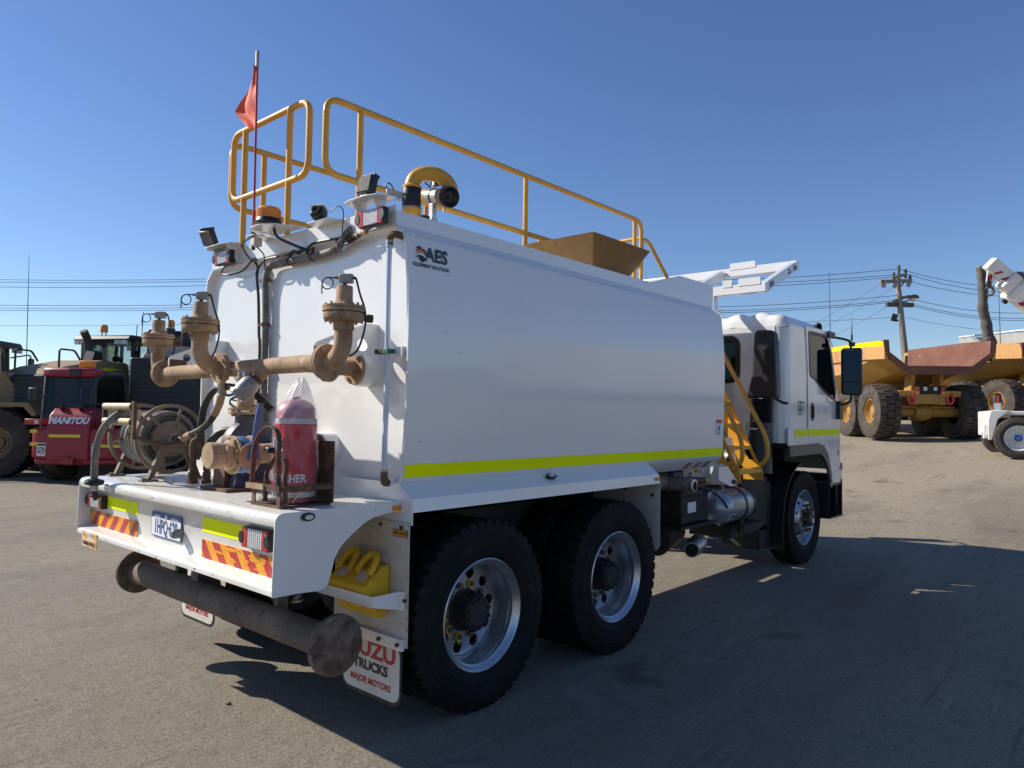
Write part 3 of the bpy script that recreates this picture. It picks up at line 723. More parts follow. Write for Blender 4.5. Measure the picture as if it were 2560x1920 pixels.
MB().grid(flagf, 18, 10).build('flag', FLAGM, wh)
# reversing camera
cb = MB().plate([(0.0, 0.62), (0.0, 0.90), (-0.10, 0.86), (-0.10, 0.66)], [], (0, 0, 2.690), (1, 0, 0), (0, 1, 0), 0.005).build('camera_bracket', WHITE, TR)
T = Matrix.Translation((-0.09, 0.755, 2.728)) @ Matrix.Rotation(0.5, 4, 'Z') @ Matrix.Rotation(0.35, 4, 'Y')
cm = MB().box((0, 0, 0), (0.075, 0.075, 0.06)).xf(T).build('camera', BLACK, TR, bevel=0.012)
MB().lathe([(0.024, 0), (0.024, 0.014), (0.018, 0.014), (0.014, 0.004), (0.0, 0.004)], T @ Vector((-0.036, 0, 0)), (T.to_3x3() @ Vector((-1, 0, 0))), 20, False).build('camera_lens', MATB, cm)
MB().box((-0.004, 0, 0.034), (0.07, 0.082, 0.006)).xf(T).build('camera_hood', DUSTW, cm)
MB().tube(smooth_path([(-0.05, 0.70, 2.74), (-0.03, 0.66, 2.77), (-0.02, 0.63, 2.75), (-0.02, 0.62, 2.71), (-0.02, 0.63, 2.62)]), 0.003, 6).build('cable', CABLE, cm)
# corrugated conduit down the rear face and its cables
cpts = smooth_path([(-0.012, 0.555, 2.625), (-0.012, 0.60, 2.605), (-0.008, 0.655, 2.565), (0.0, 0.72, 2.537), (0.0, 0.94, 2.527), (0.0, 1.19, 2.531), (0.0, 1.36, 2.536), (0.003, 1.435, 2.520), (0.005, 1.474, 2.455), (0.01, 1.482, 2.36), (0.012, 1.475, 2.20), (0.015, 1.475, 1.70), (0.015, 1.475, 1.24)], 26)
MB().tube(cpts, 0.021, 12, True, rf=lambda t_: 1.0+0.07*math.cos(t_*2*PI*150)).build('conduit', HOSEG, TR)
def cable(pts, r=0.005, mat=CABLE, nm='cable', par=TR): return MB().tube(smooth_path(pts, 6), r, 7).build(nm, mat, par)
cable([(-0.005, 1.56, 2.535), (0.0, 1.575, 2.47), (0.005, 1.560, 2.36), (0.01, 1.556, 2.24), (0.01, 1.545, 2.10), (0.01, 1.53, 1.98), (0.01, 1.53, 1.30)], 0.0095)
cable([(-0.105, 1.462, 2.70), (-0.12, 1.55, 2.67), (-0.08, 1.555, 2.60), (-0.02, 1.54, 2.55), (-0.005, 1.545, 2.52)], 0.005)
cable([(-0.11, 1.20, 2.722), (-0.10, 1.17, 2.66), (-0.06, 1.05, 2.60), (-0.02, 0.98, 2.568), (-0.01, 0.99, 2.55)], 0.009)
cable([(-0.05, 1.80, 2.595), (-0.02, 1.98, 2.585), (-0.012, 2.02, 2.555), (-0.01, 1.96, 2.535), (-0.008, 1.86, 2.53), (-0.008, 1.74, 2.54), (-0.01, 1.66, 2.575), (-0.01, 1.59, 2.60), (-0.006, 1.565, 2.54)], 0.006)
cable([(-0.10, 1.41, 2.635), (-0.04, 1.43, 2.60), (-0.02, 1.455, 2.56), (-0.01, 1.46, 2.51)], 0.004)
cable([(-0.01, 1.57, 2.50), (-0.014, 1.50, 2.555), (-0.012, 1.43, 2.575), (-0.012, 1.30, 2.572), (-0.012, 1.16, 2.573), (-0.012, 1.0, 2.575), (-0.014, 0.92, 2.60), (-0.012, 0.74, 2.597), (-0.012, 0.60, 2.590), (-0.012, 0.50, 2.583), (-0.02, 0.42, 2.60)], 0.0065)
cable([(-0.014, 1.18, 2.56), (-0.02, 1.12, 2.585), (-0.02, 1.06, 2.555), (-0.018, 1.02, 2.58), (-0.016, 0.95, 2.565)], 0.006)
cable([(-0.012, 0.66, 2.565), (-0.014, 0.56, 2.57), (-0.014, 0.46, 2.59), (-0.02, 0.36, 2.607), (-0.03, 0.24, 2.622), (-0.04, 0.21, 2.625)], 0.009)
cable([(-0.012, 0.62, 2.55), (-0.014, 0.52, 2.56), (-0.018, 0.42, 2.592), (-0.03, 0.30, 2.618), (-0.04, 0.22, 2.622)], 0.006)
fit = MB()
for y, z in ((1.24, 2.572), (0.505, 2.583), (0.44, 2.588)): fit.cyl((-0.014, y-0.022, z), (-0.014, y+0.022, z+0.002), 0.013, n=8)
fit.builds('cable_joint', DUST, TR)
cl = MB()
for y, z in ((0.70, 2.545), (0.945, 2.527), (1.19, 2.531)):
    cl.lathe([(0.024, -0.008), (0.026, -0.008), (0.026, 0.008), (0.024, 0.008)], (0, y, z), (0, 1, 0), 16, False); cl.bb((-0.008, y-0.006, z), (0.008, y+0.006, z+0.055))
for z in (2.45, 2.165, 1.90, 1.55):
    cl.lathe([(0.024, -0.010), (0.027, -0.010), (0.027, 0.010), (0.024, 0.010)], (0.012, 1.475, z), (0, 0, 1), 16, False); cl.bb((0.0, 1.49, z-0.008), (0.012, 1.545, z+0.008))
cl.builds('conduit_clamp', RUST, TR)
# sight gauge: clear tube with brass elbows
gt = MB()
gt.tube(smooth_path([(-0.035, 0.192, 2.49), (-0.038, 0.188, 2.25), (-0.035, 0.190, 2.05), (-0.036, 0.186, 1.80), (-0.036, 0.190, 1.50), (-0.036, 0.191, 1.31)], 8), 0.0145, 14)
gt = gt.build('sight_gauge', TUBEC, TR)
el = MB()
el.tube(fillet([(-0.036, 0.190, 2.48), (-0.036, 0.190, 2.528), (-0.036, 0.150, 2.532), (0.05, 0.146, 2.532)], 0.02, 4), 0.019, 12)
el.tube(fillet([(-0.036, 0.191, 1.315), (-0.036, 0.191, 1.258), (0.05, 0.189, 1.258)], 0.015, 4), 0.019, 12)
el.builds('gauge_elbow', RUST, gt)
MB().cyl((-0.036, 0.191, 2.470), (-0.036, 0.190, 2.505), 0.019, n=16).cyl((-0.036, 0.191, 1.298), (-0.036, 0.191, 1.325), 0.018, n=16).builds('hose_clip', ALU, gt)
MB().bb((-0.06, 0.155, 1.918), (-0.012, 0.205, 1.942)).build('gauge_block', M('block_green', (0.02, 0.13, 0.08), 0.5), gt, bevel=0.002)
MB().bb((-0.062, 0.205, 1.918), (-0.014, 0.262, 1.942)).build('gauge_block', RUST, gt, bevel=0.002)
MB().bb((-0.012, 0.10, 1.905), (0.05, 0.16, 1.955)).build('gauge_bracket', WHITE, gt, bevel=0.002)
MB().lathe([(0.03, 0), (0.03, 0.03), (0.026, 0.034), (0.0, 0.034)], (0.046, 0.146, 2.532), (-1, 0, 0), 16, False).build('gauge_boss', WHITE, gt)
MB().lathe([(0.032, 0), (0.030, 0.04), (0.024, 0.056), (0.0, 0.056)], (0.046, 0.189, 1.258), (-1, 0, 0), 16, False).build('gauge_boss', WHITE, gt)

# ---- spray manifold with three spray heads
MX, MZ = -0.33, 1.855
mf = MB().cyl((MX, 2.12, MZ-0.006), (MX, 0.29, MZ+0.004), 0.0445, n=32)
mf.cyl((MX, 0.44, MZ), (0.045, 0.42, MZ-0.01), 0.043, n=24)              # feed from the tank at the right
mf.cyl((MX+0.01, 1.24, MZ), (-0.40, 1.24, MZ), 0.044, n=24)              # branch to the middle head
mf = mf.build('spray_manifold', PIPE, TR)
def flange(o, ax, r, th, parent, mat=PIPE, nb=4, br=0.78, hole=0.0, bs=0.011, ph=0.6):
    o = Vector(o); ax = Vector(ax).normalized(); u, w = perp(ax)
    f = MB().lathe([(hole, 0), (r-0.002, 0), (r, 0.002), (r, th-0.002), (r-0.002, th), (hole, th)], o, ax, 36, False).build('flange', mat, parent)
    b = MB()
    for i in range(nb):
        a = 2*PI*i/nb+ph; p = o+(u*math.cos(a)+w*math.sin(a))*r*br
        b.cyl(p-ax*0.012, p+ax*(th+0.012), bs, n=6)
    b.builds('bolt', mat, parent); return f
def elbow(p0, d0, d1, R, r, mat, parent, ext=0.0, name='elbow'):
    p0 = Vector(p0); d0 = Vector(d0); d1 = Vector(d1)
    c = p0+d1*R; pts = [p0-d0*0.012]
    for i in range(13):
        a = PI/2*i/12; pts.append(c + (-d1*math.cos(a)+d0*math.sin(a))*R)
    pts.append(pts[-1]+d1*ext)
    MB().tube(pts, r, 24).build(name, mat, parent); return pts[-1]
def spray_head(cx, cy, yaw=0.0, knob=1, dz=0.0):
    z0 = 1.985+dz
    h = MB().lathe([(0.043, 0.0), (0.043, 0.022), (0.050, 0.024), (0.050, 0.064), (0.085, 0.066), (0.096, 0.074), (0.098, 0.080), (0.098, 0.104), (0.090, 0.106)], (cx, cy, z0), (0, 0, 1), 40, True).build('spray_head', PIPE, TR)
    MB().lathe([(0.0, 0.109), (0.100, 0.109), (0.102, 0.111), (0.102, 0.124), (0.100, 0.126), (0.0, 0.126)], (cx, cy, z0), (0, 0, 1), 40, False).build('head_flange', PIPE, h)
    MB().lathe([(0.0, 0.1275), (0.100, 0.1275), (0.101, 0.129), (0.101, 0.139), (0.060, 0.143), (0.050, 0.152), (0.042, 0.162), (0.040, 0.170), (0.039, 0.232), (0.036, 0.236), (0.0, 0.236)], (cx, cy, z0), (0, 0, 1), 40, False).build('head_cap', PIPE, h)
    b = MB()
    for i in range(8):
        a = 2*PI*i/8+0.2; p = Vector((cx+0.086*math.cos(a), cy+0.086*math.sin(a), z0))
        b.cyl(p+Vector((0, 0, 0.058)), p+Vector((0, 0, 0.152)), 0.006, n=6)
    b.builds('bolt', PIPE, h)
    # indicator box with wiring loop
    R = Matrix.Rotation(yaw, 3, 'Z')
    def L(a, b_, c_): return Vector((cx, cy, z0)) + R @ Vector((a, b_, c_))
    MB().box(L(0, -0.008, 0.272), (0.036, 0.066, 0.044), R).build('switch_box', CASTG, h, bevel=0.004)
    MB().cyl(L(0, 0, 0.234), L(0, 0, 0.252), 0.010, n=10).cyl(L(0, 0.025, 0.276), L(0, 0.055, 0.278), 0.008, 0.005, n=10).cyl(L(0, -0.041, 0.276), L(0, -0.055, 0.274), 0.007, n=10).build('cable_gland', RUST, h)
    ring = [L(0, 0.055, 0.278)]
    for i in range(21):
        a = PI/2+2*PI*i/16; ring.append(L(0.004*(i/20-0.5), 0.085-0.028*math.cos(a), 0.250+0.028*math.sin(a)))
    ring += [L(0.003, 0.115, 0.225), L(0.003, 0.113, 0.200)]
    MB().tube(ring, 0.0032, 7).build('cable_loop', CABLE, h)
    MB().tube(smooth_path([L(0, -0.055, 0.274), L(0, -0.062, 0.25), L(0.004, -0.078, 0.19), L(0.006, -0.099, 0.13), L(0.01, -0.104, 0.07), L(0.02, -0.09, 0.0), L(0.03, -0.06, -0.07), L(0.035, -0.02, -0.10)], 6), 0.0050, 8).build('air_line', HOSEB, h)
    if knob:
        MB().cyl(L(0.05, -0.07, 0.088), L(0.068, -0.098, 0.088), 0.016, n=6).cyl(L(0.066, -0.095, 0.088), L(0.080, -0.116, 0.088), 0.022, n=6).build('plug', RUST, h)
    return h
# right head: flange faces out to the right, elbow turns up
flange((MX, 0.300, MZ+0.004), (0, -1, 0), 0.088, 0.016, mf, hole=0.02); flange((MX, 0.282, MZ+0.004), (0, -1, 0), 0.088, 0.015, mf)
elbow((MX, 0.268, MZ+0.004), (0, -1, 0), (0, 0, 1), 0.112, 0.0435, PIPE, mf, ext=0.03)
spray_head(MX, 0.156, 0.62)
# left head
flange((MX, 2.098, MZ-0.006), (0, 1, 0), 0.088, 0.015, mf, hole=0.02); flange((MX, 2.115, MZ-0.006), (0, 1, 0), 0.088, 0.015, mf)
elbow((MX, 2.130, MZ-0.006), (0, 1, 0), (0, 0, 1), 0.105, 0.0435, PIPE, mf, ext=0.03)
spray_head(MX, 2.236, 0.75, dz=-0.010)
# middle head points to the rear
flange((-0.376, 1.24, MZ), (-1, 0, 0), 0.088, 0.014, mf, hole=0.02); flange((-0.392, 1.24, MZ), (-1, 0, 0), 0.088, 0.014, mf)
elbow((-0.406, 1.24, MZ), (-1, 0, 0), (0, 0, 1), 0.112, 0.0435, PIPE, mf, ext=0.03)
spray_head(-0.518, 1.24, 0.70, knob=0, dz=-0.002)
# feed pipe flanges and white tank boss
flange((-0.235, 0.437, MZ), (1, 0, 0), 0.085, 0.015, mf, ph=0.2); flange((-0.215, 0.437, MZ), (1, 0, 0), 0.085, 0.015, mf, ph=0.2)
flange((-0.075, 0.425, MZ-0.008), (1, 0, 0), 0.085, 0.016, mf)
MB().lathe([(0.05, -0.062), (0.088, -0.058), (0.094, -0.045), (0.094, 0.05), (0.05, 0.05)], (0, 0.422, MZ-0.008), (1, 0, 0), 40, False).build('tank_boss', WHITE, tank)
# gusset plates that carry the manifold
for yy, dz in ((0.378, 0), (2.02, 0)):
    gp = [(0.046, 1.915), (0.046, 2.088), (-0.03, 2.088), (-0.225, 2.012), (-0.334, 1.965), (-0.352, 1.945), (-0.352, 1.895), (-0.30, 1.893)]
    MB().plate(gp, [circ(-0.055, 1.972, 0.034, 20), circ(-0.235, 1.957, 0.026, 18)], (0, yy, 0), (1, 0, 0), (0, 0, 1), 0.008).build('gusset_plate', WHITE, tank)
    MB().bb((-0.345, yy-0.006, MZ-0.01), (-0.235, yy+0.01, MZ+0.085)).build('clamp_plate', RUST, mf)
# branch with camlock valve at the front of the manifold
bv0 = Vector((MX-0.01, 0.80, MZ)); bd = Vector((-0.62, 0.30, -0.72)).normalized()
MB().cyl(bv0, bv0+bd*0.105, 0.033, n=20).build('branch_pipe', PIPE, mf)
MB().cyl(bv0+bd*0.085, bv0+bd*0.118, 0.039, n=20).build('collar', RUST, mf)
q = bv0+bd*0.105
bvv = MB().lathe([(0.036, 0), (0.046, 0.012), (0.052, 0.035), (0.052, 0.075), (0.046, 0.095), (0.046, 0.10), (0.050, 0.102), (0.050, 0.125), (0.040, 0.128), (0.036, 0.128), (0.034, 0.085)], q, bd, 28, False).build('drain_valve', CASTG, TR)
MB().lathe([(0.0345, 0.118), (0.033, 0.086), (0.0, 0.085)], q, bd, 20, False).build('valve_bore', MATB, bvv)  # black lining stands for the shade inside the open mouth
MB().lathe([(0.051, 0.106), (0.054, 0.106), (0.054, 0.122), (0.051, 0.122)], q, bd, 8, False).build('hex_collar', CASTG, bvv)
MB().cyl(q+bd*0.055+Vector((0, 0.0, 0.04)), q+bd*0.055+Vector((0, 0.01, 0.078)), 0.020, n=16).build('valve_stem', CASTG, bvv)
MB().box(q+bd*0.05+Vector((-0.005, 0.085, 0.085)), (0.022, 0.16, 0.006), Matrix.Rotation(0.12, 3, 'X')).build('valve_lever', LEVB, bvv)

# ---- pump, delivery pipe, suction line
pc = Vector((-0.29, 1.06, 1.405))
pp = MB().lathe([(0.0, -0.09), (0.07, -0.09), (0.08, -0.06), (0.135, -0.055), (0.162, -0.04), (0.172, 0.0), (0.162, 0.04), (0.135, 0.055), (0.09, 0.06), (0.085, 0.12), (0.0, 0.12)], pc, (0, 1, 0), 40, False)
pp.cyl(pc+Vector((-0.035, 0, 0.12)), pc+Vector((-0.04, 0, 0.20)), 0.062, 0.052, n=24)
pp.prism([pc+Vector(v_) for v_ in ((-0.09, -0.03, -0.12), (0.09, -0.03, -0.12), (0.11, -0.03, -0.225), (-0.11, -0.03, -0.225))], (0, 0.08, 0))
pump = pp.build('water_pump', BLUE, TR)
flange(pc+Vector((-0.04, 0, 0.190)), (0, 0, 1), 0.092, 0.016, pump, DUST); flange(pc+Vector((-0.04, 0, 0.210)), (0, 0, 1), 0.092, 0.016, pump, PIPE)
MB().cyl(pc+Vector((-0.04, 0, 0.22)), (MX, 1.06, MZ), 0.046, n=24).build('delivery_pipe', PIPE, pump)
MB().bb((-0.46, 1.0, 1.172), (-0.14, 1.30, 1.190)).build('pump_base', RUST, pump)
MB().prism([(-0.40, 1.19, 1.19), (-0.20, 1.19, 1.19), (-0.24, 1.19, 1.30), (-0.34, 1.19, 1.30)], (0, 0.03, 0)).bb((-0.42, 1.10, 1.19), (-0.395, 1.22, 1.31)).build('pump_foot', RUST, pump)
MB().cyl((-0.38, 1.15, 1.19), (-0.38, 1.15, 1.208), 0.016, n=6).build('bolt', DUST, pump)
# suction line with butterfly valve and capped filling point
SY, SZ2 = 0.785, 1.388
sl = MB().cyl((-0.46, SY, SZ2), (0.045, SY-0.005, SZ2+0.012), 0.052, n=28).build('suction_pipe', DUST, TR)
flange((-0.452, SY, SZ2), (1, 0, 0), 0.098, 0.014, sl, DUST, nb=8, br=0.8, bs=0.009); flange((-0.535, SY, SZ2), (-1, 0, 0), 0.098, 0.015, sl, DUST, nb=8, br=0.8, bs=0.011, ph=0.3)
flange((-0.20, SY, SZ2+0.008), (1, 0, 0), 0.098, 0.014, sl, DUST, nb=8, br=0.8, bs=0.009)
flange((-0.06, SY, SZ2+0.01), (1, 0, 0), 0.094, 0.016, sl, RUST)
MB().lathe([(0.05, -0.045), (0.098, -0.042), (0.102, -0.03), (0.102, 0.05), (0.05, 0.05)], (0, SY-0.005, SZ2+0.012), (1, 0, 0), 40, False).build('tank_boss', WHITE, tank)
vb = MB().lathe([(0.03, -0.027), (0.088, -0.025), (0.095, -0.012), (0.095, 0.012), (0.088, 0.025), (0.03, 0.027)], (-0.497, SY, SZ2), (1, 0, 0), 28, False)
vb.cyl((-0.497, SY, SZ2), (-0.497, SY-0.11, SZ2-0.005), 0.028, n=14)
vb = vb.build('butterfly_valve', LEVB, TR)
nd = MB().plate([(0.07*math.cos(a), 0.07*math.sin(a)) for a in [PI*0.25+PI*1.1*i/14 for i in range(15)]]+[(0.03, -0.03)], [], (-0.497, SY-0.112, SZ2-0.005), (1, 0, 0), (0, 0, 1), 0.006).build('notch_plate', DUST, vb)
nt_ = MB()
for i in range(10):
    a = PI*0.35+PI*0.55*i/9; nt_.box((-0.497+0.068*math.cos(a), SY-0.113, SZ2-0.005+0.068*math.sin(a)), (0.006, 0.009, 0.006))
nt_.build('notch', CASTG, vb)
lv = MB(); lpath = [(-0.497, SY-0.122, SZ2-0.02), (-0.489, SY-0.128, SZ2+0.08), (-0.478, SY-0.13, SZ2+0.17), (-0.468, SY-0.13, SZ2+0.265)]
for (a, b, w0, w1) in ((0, 1, 0.030, 0.019), (1, 2, 0.019, 0.021), (2, 3, 0.021, 0.015)):
    A = Vector(lpath[a]); B = Vector(lpath[b])
    lv.add([A+Vector((-w0, -0.006, 0)), A+Vector((w0, -0.006, 0)), A+Vector((w0, 0.006, 0)), A+Vector((-w0, 0.006, 0)), B+Vector((-w1, -0.006, 0)), B+Vector((w1, -0.006, 0)), B+Vector((w1, 0.006, 0)), B+Vector((-w1, 0.006, 0))],
           [(0, 1, 5, 4), (1, 2, 6, 5), (2, 3, 7, 6), (3, 0, 4, 7), (0, 3, 2, 1), (4, 5, 6, 7)])
lv.build('valve_lever', LEVB, vb, bevel=0.003)
cp = MB().lathe([(0.05, 0.0), (0.078, 0.0), (0.078, 0.015), (0.062, 0.03), (0.062, 0.055), (0.066, 0.058), (0.066, 0.12), (0.062, 0.126), (0.0, 0.127)], (-0.548, SY, SZ2), (-1, 0, 0), 36, False).build('camlock_cap', DUST, TR)
MB().bb((-0.61, SY-0.082, SZ2-0.02), (-0.58, SY-0.06, SZ2+0.05)).bb((-0.66, SY-0.074, SZ2-0.012), (-0.60, SY-0.062, SZ2+0.012)).bb((-0.61, SY+0.06, SZ2-0.02), (-0.58, SY+0.082, SZ2+0.05)).builds('cam_arm', DUST, cp, bevel=0.003)
MB().lathe([(0.012, -0.003), (0.016, -0.003), (0.016, 0.003), (0.012, 0.003)], (-0.60, SY-0.085, SZ2-0.04), (0, 1, 0), 14, False).build('pull_ring', DUST, cp)
# plumbing stubs through the deck and the hoses to the reel
hz = MB()
for (x, y, zt, r) in ((-0.365, 1.60, 1.395, 0.023), (-0.29, 1.575, 1.30, 0.021), (-0.22, 1.60, 1.30, 0.012)):
    hz.cyl((x, y, 1.165), (x, y, 1.19), r*1.45, n=8); hz.cyl((x, y, 1.19), (x, y, 1.24), r*1.1, n=12); hz.cyl((x, y, 1.24), (x, y, zt), r*0.85, n=12); hz.cyl((x, y, zt-0.05), (x, y, zt), r*1.05, n=12)
hz.tube(fillet([(-0.365, 1.60, 1.35), (-0.365, 1.60, 1.425), (-0.33, 1.585, 1.43), (-0.33, 1.58, 1.35)], 0.025, 5), 0.024, 12)
hz.cyl((-0.33, 1.585, 1.33), (-0.33, 1.585, 1.37), 0.030, n=6)
hz.build('pipe_stub', RUST, TR)
hb = MB().tube(smooth_path([(-0.335, 1.585, 1.43), (-0.337, 1.565, 1.55), (-0.335, 1.535, 1.64), (-0.325, 1.46, 1.725), (-0.31, 1.36, 1.755), (-0.29, 1.20, 1.74), (-0.25, 1.08, 1.70), (-0.2, 1.0, 1.62)], 8), 0.0215, 12).build('delivery_hose', HOSEB, TR)
MB().tube([(-0.335, 1.587, 1.37), (-0.337, 1.58, 1.48)], 0.0255, 12).build('hose_sleeve', RUST, hb)
hb = MB().tube(smooth_path([(-0.33, 1.345, 1.70), (-0.332, 1.36, 1.655), (-0.335, 1.40, 1.60), (-0.34, 1.46, 1.545), (-0.345, 1.545, 1.50), (-0.347, 1.65, 1.470), (-0.345, 1.78, 1.435), (-0.345, 1.86, 1.425)], 8), 0.020, 12).build('reel_feed_hose', HOSEB, TR)
MB().tube([(-0.33, 1.345, 1.70), (-0.332, 1.36, 1.655), (-0.336, 1.41, 1.59)], 0.0235, 12).tube([(-0.346, 1.67, 1.466), (-0.345, 1.78, 1.436)], 0.0235, 12).builds('hose_sleeve', PIPE, hb)
iv = MB().cyl((-0.33, 1.335, 1.80), (-0.33, 1.335, 1.69), 0.018, n=12).build('isolating_valve', PIPE, TR)
MB().cyl((-0.33, 1.335, 1.715), (-0.33, 1.335, 1.765), 0.026, n=8).bb((-0.355, 1.33, 1.745), (-0.345, 1.42, 1.757)).build('valve_body', CASTG, iv)
MB().tube(fillet([(-0.34, 1.35, 1.735), (-0.30, 1.33, 1.70), (-0.27, 1.20, 1.725)], 0.02), 0.008, 8).build('valve_lever', LEVB, iv)
MB().lathe([(0.085, -0.006), (0.093, -0.006), (0.093, 0.006), (0.085, 0.006)], (-0.20, 1.30, 1.66), (0.3, 0.4, 1), 24, False).tube([(-0.115, 1.28, 1.64), (-0.285, 1.32, 1.68)], 0.005, 6).build('hand_wheel', LEVB, iv)
MB().tube(smooth_path([(-0.29, 1.575, 1.30), (-0.285, 1.56, 1.40), (-0.25, 1.50, 1.48), (-0.2, 1.40, 1.49), (-0.15, 1.30, 1.44), (-0.12, 1.25, 1.35)], 8), 0.024, 12).build('suction_hose', HOSEB, TR)

# ---- hose reel
RX, RZ = -0.345, 1.428
rl = MB()
for yy in (1.965, 2.385):
    rl.lathe([(0.215, -0.008), (0.222, -0.008), (0.222, 0.008), (0.200, 0.008), (0.200, -0.004), (0.215, -0.008)], (RX, yy, RZ), (0, 1, 0), 48, False)
    for i in range(6):
        a = 2*PI*i/6+0.2; u_ = Vector((math.cos(a), 0, math.sin(a))); c = Vector((RX, yy, RZ))
        rl.box(c+u_*0.155, (0.11, 0.008, 0.020), Matrix.Rotation(-a, 3, 'Y'))
    rl.lathe([(0.0, -0.006), (0.112, -0.006), (0.115, 0.0), (0.112, 0.006), (0.0, 0.006)], (RX, yy, RZ), (0, 1, 0), 36, False)
    rl.lathe([(0.0, -0.018), (0.05, -0.012), (0.06, -0.006), (0.06, 0.006), (0.0, 0.018)], (RX, yy, RZ), (0, 1, 0), 28, False)
rl.cyl((RX, 1.97, RZ), (RX, 2.38, RZ), 0.075, n=24)
reel = rl.build('hose_reel', REEL, TR)
b = MB()
for i in range(8):
    a = 2*PI*i/8+0.35; b.lathe([(0.011, 0), (0.011, 0.007), (0.005, 0.009), (0, 0.009)], (RX+0.092*math.cos(a), 1.957, RZ+0.092*math.sin(a)), (0, -1, 0), 10, False)
b.builds('rivet', REEL, reel)
MB().lathe([(0.032, 0), (0.032, 0.02), (0.026, 0.022), (0.026, 0.05), (0.031, 0.052), (0.031, 0.062), (0.022, 0.064), (0.022, 0.11), (0.0, 0.11)], (RX, 1.955, RZ), (0, -1, 0), 20, False).build('swivel', CASTG, reel)
MB().cyl((RX, 1.85, RZ), (RX, 1.89, RZ), 0.028, n=8).build('swivel_nut', RUST, reel)
hs = MB()
for lay, (r0, nn) in enumerate(((0.098, 12), (0.130, 11), (0.160, 10))):
    pts = []
    for i in range(nn*20+1):
        t_ = i/20; a = 2*PI*t_; y = 1.99+0.37*(t_+0.5*(lay % 2))/nn
        pts.append((RX+(r0+0.004*math.sin(t_*2.3))*math.cos(a), min(y, 2.368), RZ+(r0+0.004*math.sin(t_*1.7))*math.sin(a)))
    hs.tube(pts, 0.0165, 8)
hs.build('wound_hose', HOSEG, reel)
for yy in (1.915, 2.425):
    fr = MB()
    outer = [(-0.19, 0), (-0.15, 0), (-0.115, 0.02), (-0.06, 0.17), (0.06, 0.17), (0.115, 0.02), (0.15, 0), (0.19, 0), (0.19, 0.012), (0.165, 0.016), (0.085, 0.215), (-0.085, 0.215), (-0.165, 0.016), (-0.19, 0.012)]
    fr.plate(outer, [], (RX, yy, 1.171), (1, 0, 0), (0, 0, 1), 0.006)
    for s in (-1, 1):
        fr.prism([(RX+s*0.165, yy-0.003, 1.187), (RX+s*0.085, yy-0.003, 1.386), (RX+s*0.085, yy-0.035, 1.386), (RX+s*0.165, yy-0.035, 1.187)], (s*-0.004, 0, 0.002))
        fr.bb((RX+s*0.105, yy-0.045, 1.171), (RX+s*0.205, yy+0.02, 1.180)); fr.cyl((RX+s*0.19, yy-0.03, 1.18), (RX+s*0.19, yy-0.03, 1.194), 0.012, n=6)
    fr.bb((RX-0.09, yy-0.04, 1.383), (RX+0.09, yy+0.006, 1.390))
    fr.build('reel_stand', REEL, reel)
# roller hose guide with the hose end hanging over the deck edge
gd = MB()
GXx = -0.70
for z in (1.628, 1.540): gd.cyl((GXx, 1.66, z), (GXx, 2.07, z), 0.021, n=16)
for y in (1.70, 2.055): gd.cyl((GXx+0.035, y, 1.555), (GXx+0.035, y, 1.613), 0.026, n=16)
gd = gd.build('hose_guide', M('roller_brass', (0.42, 0.34, 0.22), 0.5, metal=0.3, col2=(0.50, 0.43, 0.31), scale=14), TR)
ga = MB()
ga.bb((GXx-0.012, 1.645, 1.50), (GXx+0.014, 1.660, 1.652)); ga.bb((GXx-0.012, 2.07, 1.515), (GXx+0.014, 2.085, 1.652)); ga.bb((GXx-0.005, 1.65, 1.646), (GXx+0.05, 2.08, 1.652))
for a, b_ in (((GXx, 1.652, 1.52), (-0.66, 1.80, 1.46)), ((-0.66, 1.80, 1.46), (-0.40, 1.895, 1.385)), ((GXx, 2.078, 1.52), (-0.60, 2.2, 1.44)), ((-0.60, 2.2, 1.44), (-0.40, 2.41, 1.385))):
    ga.cyl(a, b_, 0.009, n=8)
ga.bb((GXx-0.01, 1.62, 1.44), (GXx+0.01, 1.65, 1.66))
ga.build('guide_arm', RUST, gd)
he = MB().tube(smooth_path([(-0.48, 2.10, 1.555), (-0.56, 2.0, 1.585), (-0.65, 1.90, 1.595), (-0.72, 1.86, 1.57), (-0.755, 1.93, 1.50), (-0.762, 2.0, 1.40), (-0.76, 2.035, 1.30), (-0.757, 2.042, 1.185)], 8), 0.0205, 12).build('hose_end', HOSEG, TR)
MB().lathe([(0.02, 0.0), (0.05, 0.008), (0.056, 0.022), (0.050, 0.036), (0.02, 0.044)], (-0.757, 2.042, 1.148), (0.05, 0, 1), 24, True).build('hose_stopper', BLACK, he)
MB().cyl((-0.757, 2.042, 1.150), (-0.755, 2.035, 1.115), 0.026, 0.020, n=8).build('hose_clip', ALU, he)
MB().cyl((-0.755, 2.035, 1.12), (-0.752, 2.025, 1.062), 0.018, 0.012, n=8).cyl((-0.76, 2.06, 1.09), (-0.74, 2.0, 1.085), 0.014, n=6).build('nozzle', RUST, he)
# ---- walkway rails on the tank top
RR = 0.0205
def rail_loop(pts, parent=None, r=0.10): return fillet(pts, r, 6, True)
def rail(name_loops, posts, parent=TR):
    m = MB()
    for lp in name_loops: m.tube(lp, RR, 12, False)
    for a, b in posts: m.cyl(a, b, RR*0.98, n=12)
    return m.build('guard_rail', YEL, parent)
zt, zb_, zk = 3.53, 3.065, 2.60
# rear rail
rail([rail_loop([(0.05, 1.095, zt), (0.05, 2.03, zt), (0.05, 2.03, zb_), (0.05, 1.095, zb_)])], [((0.05, 1.315, zk), (0.05, 1.315, zt)), ((0.05, 1.872, zk), (0.05, 1.872, zt))])
